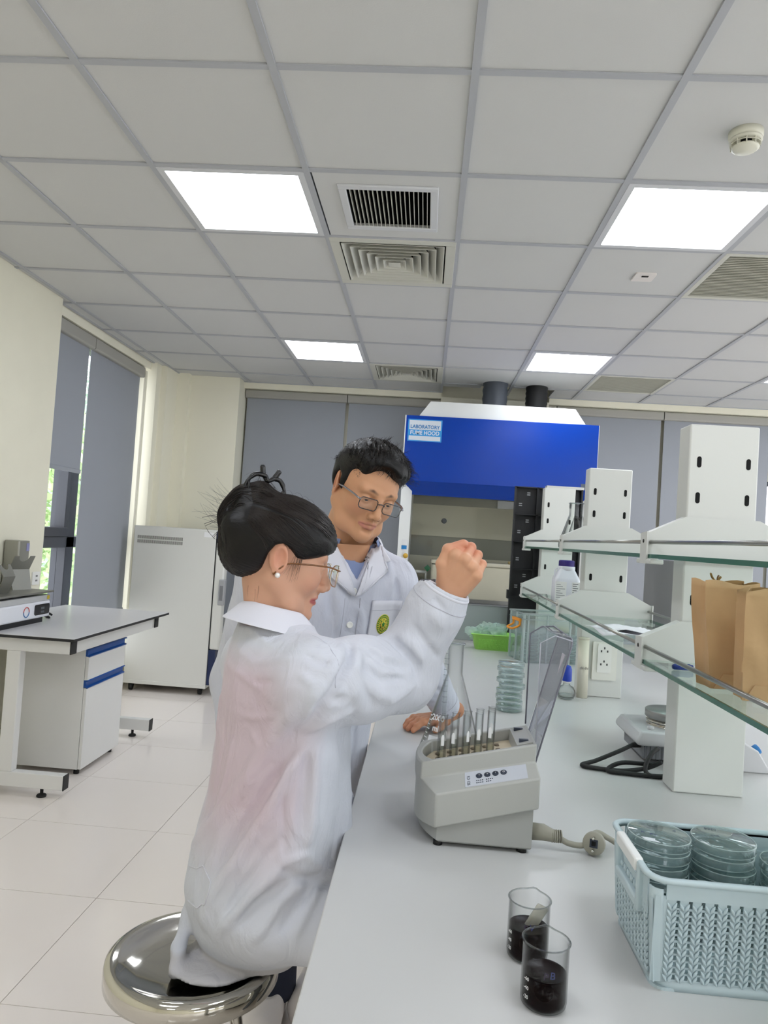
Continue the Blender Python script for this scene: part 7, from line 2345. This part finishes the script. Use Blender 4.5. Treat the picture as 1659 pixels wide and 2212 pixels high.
# shirt
S_ = man_coat(.0075, off=.014, final=False)
sv, sQ = S_.nets(); sv = relax(sv, sQ, 2)
m_shirt = mat('blue_oxford', '7c8bb0', .8, sheen=.1)
np_mesh('shirt', sv - MO, sQ, m_shirt, MN)
# coat
mF = man_coat(folds=M_FOLDS)
mv, mQ = mF.nets(); mv = relax(mv, mQ, 1, .4)
mcoat = np_mesh('lab_coat', mv - MO, mQ, m_coat_m, MN, np.tile(L3('cccfdb'), (len(mv), 1)))
MC = Cloth(mv - MO, mQ)
DIR = Vector(-M_F)
# torso plane coordinates: u to his left, z up, in front of the chest
c0 = V3(-.222, 1.945, 0) + M_F * .30
def tp(u, z): return Vector(c0 + M_L * u + V3(0, 0, z) - MO)
def lapel(s):
    q0 = .010
    out = [tp(q0 + s * .000, 1.225), tp(q0 + s * .012, 1.228), tp(q0 + s * .052, 1.268), tp(q0 + s * .092, 1.292), tp(q0 + s * .082, 1.314), tp(q0 + s * .102, 1.318), tp(q0 + s * .080, 1.368), tp(q0 + s * .052, 1.362), tp(q0 + s * .038, 1.315), tp(q0 + s * .016, 1.272)]
    if s > 0: out = out[::-1]
    return MC.patch('lapel', out, DIR, m_white_cloth, MN, off=.009, th=.004, cuts=3)
lapel(1); lapel(-1)
RfM = frame((M_F[0], M_F[1], -.22))
collar('coat_collar', M_NECK + V3(-.006, .0, -.012) - MO, RfM, [(a, .074, .030, .104, -.020) for a in [60 + 240 * k / 22 for k in range(23)]], m_white_cloth, MN)
collar('shirt_collar', M_NECK + V3(.002, -.004, -.008) - MO, RfM, [(a, .064, .026 - .02 * math.exp(-(a / 30) ** 2), .084 + .012 * math.exp(-((abs(a) - 48) / 20) ** 2), -.014 - .040 * math.exp(-((abs(a) - 48) / 20) ** 2)) for a in [48 + 264 * k / 28 for k in range(29)] for a in [a if a <= 180 else a - 360]], m_shirt, MN, .002)
# placket, buttons
MC.seam('placket_edge', [tp(.026, z) for z in (1.22, 1.05, .90, .75, .60, .50)], DIR, m_seam, MN, r=.0011, off=.0010)
MC.seam('placket_stitch', [tp(-.016, z) for z in (1.22, 1.05, .90, .75, .60, .50)], DIR, m_seam, MN, r=.0006)
btn = MB().lathe([(.0005, .0022), (.0055, .0022), (.0075, .0034), (.0085, .0022), (.0085, 0)], 24).mesh('button')
for z in (1.238, 1.150, 1.03, .905, .78):
    p = MC.drop(tp(.006, z), DIR, .001)
    b_ = link_mesh('button', btn, m_btn, MN, p, Vector(M_F).to_track_quat('Z', 'Y').to_euler())
    for sx, sy in ((.002, .002), (-.002, .002), (.002, -.002), (-.002, -.002)):
        pass
# breast pocket with emblem
PU0, PU1, PZ0, PZ1 = .062, .152, 1.095, 1.215
MC.patch('breast_pocket', [tp(PU0, PZ1), tp(PU1, PZ1), tp(PU1, PZ0 + .012), tp((PU0 + PU1) / 2, PZ0), tp(PU0, PZ0 + .012)][::-1], DIR, m_white_cloth, MN, off=.003, th=.002, cuts=3)
MC.seam('pocket_stitch', [tp(PU0, PZ1 - .026), tp((PU0 + PU1) / 2, PZ1 - .026), tp(PU1, PZ1 - .026)], DIR, m_seam, MN, r=.0006, off=.0045)
MC.seam('pocket_stitch', [tp(PU0 - .001, PZ0 + .012), tp(PU0 - .001, PZ1)], DIR, m_seam, MN, r=.0006, off=.0035)
MC.seam('pocket_stitch', [tp(PU1 + .001, PZ0 + .012), tp(PU1 + .001, PZ1)], DIR, m_seam, MN, r=.0006, off=.0035)
ec = (.106, 1.150)
def oval(rx, rz, n=32): return [tp(ec[0] + rx * math.cos(2 * PI * k / n), ec[1] + rz * math.sin(2 * PI * k / n)) for k in range(n)][::-1]
m_gr = mat('emblem_green', '2f7a2c', .7); m_ye = mat('emblem_yellow', 'cfc23a', .7); m_rd = mat('emblem_red', 'b5562c', .7)
em = MC.patch('emblem', oval(.0215, .0275), DIR, m_ye, MN, off=.0050, th=.001, cuts=1)
MC.patch('emblem_ring', oval(.0200, .0258), DIR, m_gr, em, off=.0057, th=.0006, cuts=1)
MC.patch('emblem_field', oval(.0140, .0180), DIR, m_ye, em, off=.0064, th=.0006, cuts=1)
def star(r0, r1, n, rot=0, dx=0, dz=0, kx=.8):
    return [tp(ec[0] + dx + kx * (r0 if k % 2 == 0 else r1) * math.cos(PI * k / n + rot), ec[1] + dz + (r0 if k % 2 == 0 else r1) * math.sin(PI * k / n + rot)) for k in range(2 * n)][::-1]
MC.patch('emblem_rays', star(.0165, .0090, 8), DIR, m_gr, em, off=.0070, th=.0005, cuts=1)
MC.patch('emblem_rays', star(.0125, .0070, 8, .2), DIR, m_rd, em, off=.0075, th=.0005, cuts=1)
MC.patch('emblem_centre', oval(.0085, .0110), DIR, m_ye, em, off=.0080, th=.0005, cuts=1)
MC.patch('emblem_star', star(.0090, .0040, 5, PI / 2), DIR, m_gr, em, off=.0085, th=.0005, cuts=1)
for k in range(26):
    q = 2 * PI * k / 26
    p = MC.drop(tp(ec[0] + .0170 * math.cos(q), ec[1] + .0220 * math.sin(q)), DIR, .0063)
    MB().box(-.0011, .0011, -.0006, .0006, -.0018, .0018).build('emblem_letter', m_ye, em, p, (0, -q + PI / 2, M_TH + PI / 2))
# cuff seam of the left sleeve
axm = unit(M_WRL - M_ELL)
MB().tube(ring_on(MC, M_WRL - axm * .035 - MO, axm, .10, .0004), .0009, 5, closed=True).build('cuff_seam', m_seam, MN)
# trousers
T = Field((-.56, 1.86, .05), (-.06, 2.40, .84), .008)
T.chain([(-.27, 2.10, .80), (-.235, 2.19, .45), (-.225, 2.25, .08)], [.10, .075, .062], .03).chain([(-.37, 2.01, .80), (-.362, 2.05, .45), (-.352, 2.105, .08)], [.10, .075, .062], .03)
tv, tQ = T.nets()
np_mesh('trousers', relax(tv, tQ, 2) - MO, tQ, mat('navy_trousers', '1c2236', .8), MN)
clog(MN, V3(-.352, 2.165, 0) - V3(MO[0], MO[1], 0), (-.06, -1, 0), .275, m_shoe)
clog(MN, V3(-.232, 2.315, 0) - V3(MO[0], MO[1], 0), (-.10, -1, 0), .275, m_shoe)
# hair
kv, kQ = hair_shape(True)
mhair = np_mesh('hair', m_head(kv), kQ, m_hair, MN)
hb = BVHTree.FromPolygons([tuple(p) for p in kv], [tuple(q) for q in kQ])
cur = []
for q in range(900):
    y0 = rg.uniform(-.088, .088); x0 = rg.uniform(-.10, .075)
    top = np.array(on_hair((x0, y0, .046 + .09 * math.sqrt(max(.02, 1 - (x0 / .13) ** 2 - (y0 / .1) ** 2))), .0))
    L_ = rg.uniform(.018, .040)
    d_ = unit(V3(.8 + rg.uniform(-.3, .3), (.9 if y0 > .01 else -.5) * abs(y0) / .08 + rg.uniform(-.3, .3), rg.uniform(-.05, .45)))
    P = []
    for t in np.linspace(0, 1, 6):
        p = top + d_ * L_ * t + V3(0, 0, -.5 * L_ * t * t)
        s0 = np.array(on_hair(p, .0007)); c_ = V3(-.02, 0, .03)
        if np.linalg.norm(p - c_) < np.linalg.norm(s0 - c_) or rg.uniform() < .55: p = s0 + unit(s0 - c_) * (.0006 + .002 * t * (q % 5 == 0))
        P.append(p)
    cur.append(P)
for q in range(36):          # cowlick tips on the crown and fringe
    x0, y0 = rg.uniform(-.04, .05), rg.uniform(-.05, .05)
    b0 = np.array(on_hair((x0, y0, .14), 0)); L_ = rg.uniform(.010, .022)
    d_ = unit(V3(rg.uniform(-.3, .6), rg.uniform(-.6, .6), 1))
    cur.append([b0 + d_ * L_ * t + V3(.3 * L_ * t * t, 0, 0) for t in np.linspace(0, 1, 5)])
for q in range(70):          # fringe ends over the forehead
    y0 = rg.uniform(-.055, .062)
    b0 = V3(.094 - 6 * y0 * y0, y0, .084 - .020 * max(0, y0) / .06 + rg.uniform(-.004, .006)); L_ = rg.uniform(.008, .020)
    d_ = unit(V3(-.05, .25 * np.sign(y0) + rg.uniform(-.3, .3), -1))
    cur.append([b0 + d_ * L_ * t + V3(.002 * math.sin(PI * t), 0, 0) for t in np.linspace(0, 1, 5)])
strands('short_strands', [m_head(np.array(P)) for P in cur], .0006, m_strand, mhair)
m_gun = mat('gunmetal_rim', '4a4a4e', .25, metal=.8)
m_silv = mat('silver_temple', '9a9ba3', .25, metal=.8)
glasses(MN, MMH, .052, .029, .009, m_gun, m_silv, m_lens, r=.0012, xo=.113, zo=-.004, tilt=-.06, tr=.0024)
# stitched patch pocket low on her left hip
_pk = [Vector(np.array(p) - WO) for p in W_POCKET]
_d = Vector((-.28, .95, -.1)).normalized()
for a, b_ in zip(_pk, _pk[1:]):
    WC.seam('pocket_stitch', [a - _d * .1, (a + b_) / 2 - _d * .1, b_ - _d * .1], _d, m_white_cloth, WM, r=.0011, off=.0010)
# ------------------------------------------------------------------ trees outside the left window
m_bark = mat('tree_bark', '5a5044', .9)
def leaf_mat(name, col):
    m = mat(name, col, .6, var=.35, vscale=2.0)
    return m
m_leafs = [leaf_mat('leaf_bright', 'cbe2ae'), leaf_mat('leaf_mid', 'bcd8bf'), leaf_mat('leaf_pale', 'd3e8cc')]
def tree(x, y, z0, h, r, n, m, label, seed):
    t = thing('tree', (x, y, z0), label, 'tree', 'trees outside the left window')
    rg_ = np.random.default_rng(seed)
    MB().tube(spline([(0, 0, 0), (.06, .03, h * .4), (-.04, .02, h * .75), (0, 0, h)], 5), [.11 - .09 * k / 15 for k in range(16)], 10).build('trunk', m_bark, t)
    for k in range(7):
        a = k * 2.4; z = h * (.3 + .09 * k)
        MB().tube(spline([(0, 0, z), (r * .4 * math.cos(a), r * .4 * math.sin(a), z + .25), (r * .8 * math.cos(a), r * .8 * math.sin(a), z + .4)], 4), [.035 - .004 * q for q in range(9)], 6).build('branch', m_bark, t)
    ph = rg_.uniform(0, 2 * PI, n); u = rg_.uniform(-1, 1, n); rad = rg_.uniform(.35, 1, n) ** .5
    c = np.stack([np.sqrt(1 - u * u) * np.cos(ph) * rad * r, np.sqrt(1 - u * u) * np.sin(ph) * rad * r, h * .58 + u * rad * h * .5], 1)
    e1 = rg_.normal(size=(n, 3)); e1 /= np.linalg.norm(e1, axis=1)[:, None]
    e2 = np.cross(e1, rg_.normal(size=(n, 3))); e2 /= np.linalg.norm(e2, axis=1)[:, None]
    s_ = rg_.uniform(.05, .10, (n, 1))
    v_ = np.stack([c - e1 * s_, c - e2 * s_ * .5, c + e1 * s_, c + e2 * s_ * .5], 1).reshape(-1, 3)
    o = np_mesh('foliage', v_, np.arange(n * 4).reshape(-1, 4), m, t)
    o['kind'] = 'stuff'
tree(-4.7, 8.2, -1.2, 3.9, 1.0, 5000, m_leafs[0], 'bright green tree seen through the lower window pane', 1)
tree(-4.2, 11.2, -1.2, 4.6, 1.1, 5000, m_leafs[2], 'pale green tree seen through the gap beside the mullion', 2)
tree(-7.3, 10.2, -1.2, 4.8, 1.3, 5000, m_leafs[1], 'bluish green tree further behind the window', 3)
tree(-6.8, 13.6, -1.2, 5.4, 1.7, 5000, m_leafs[1], 'distant hazy green tree behind the others', 4)
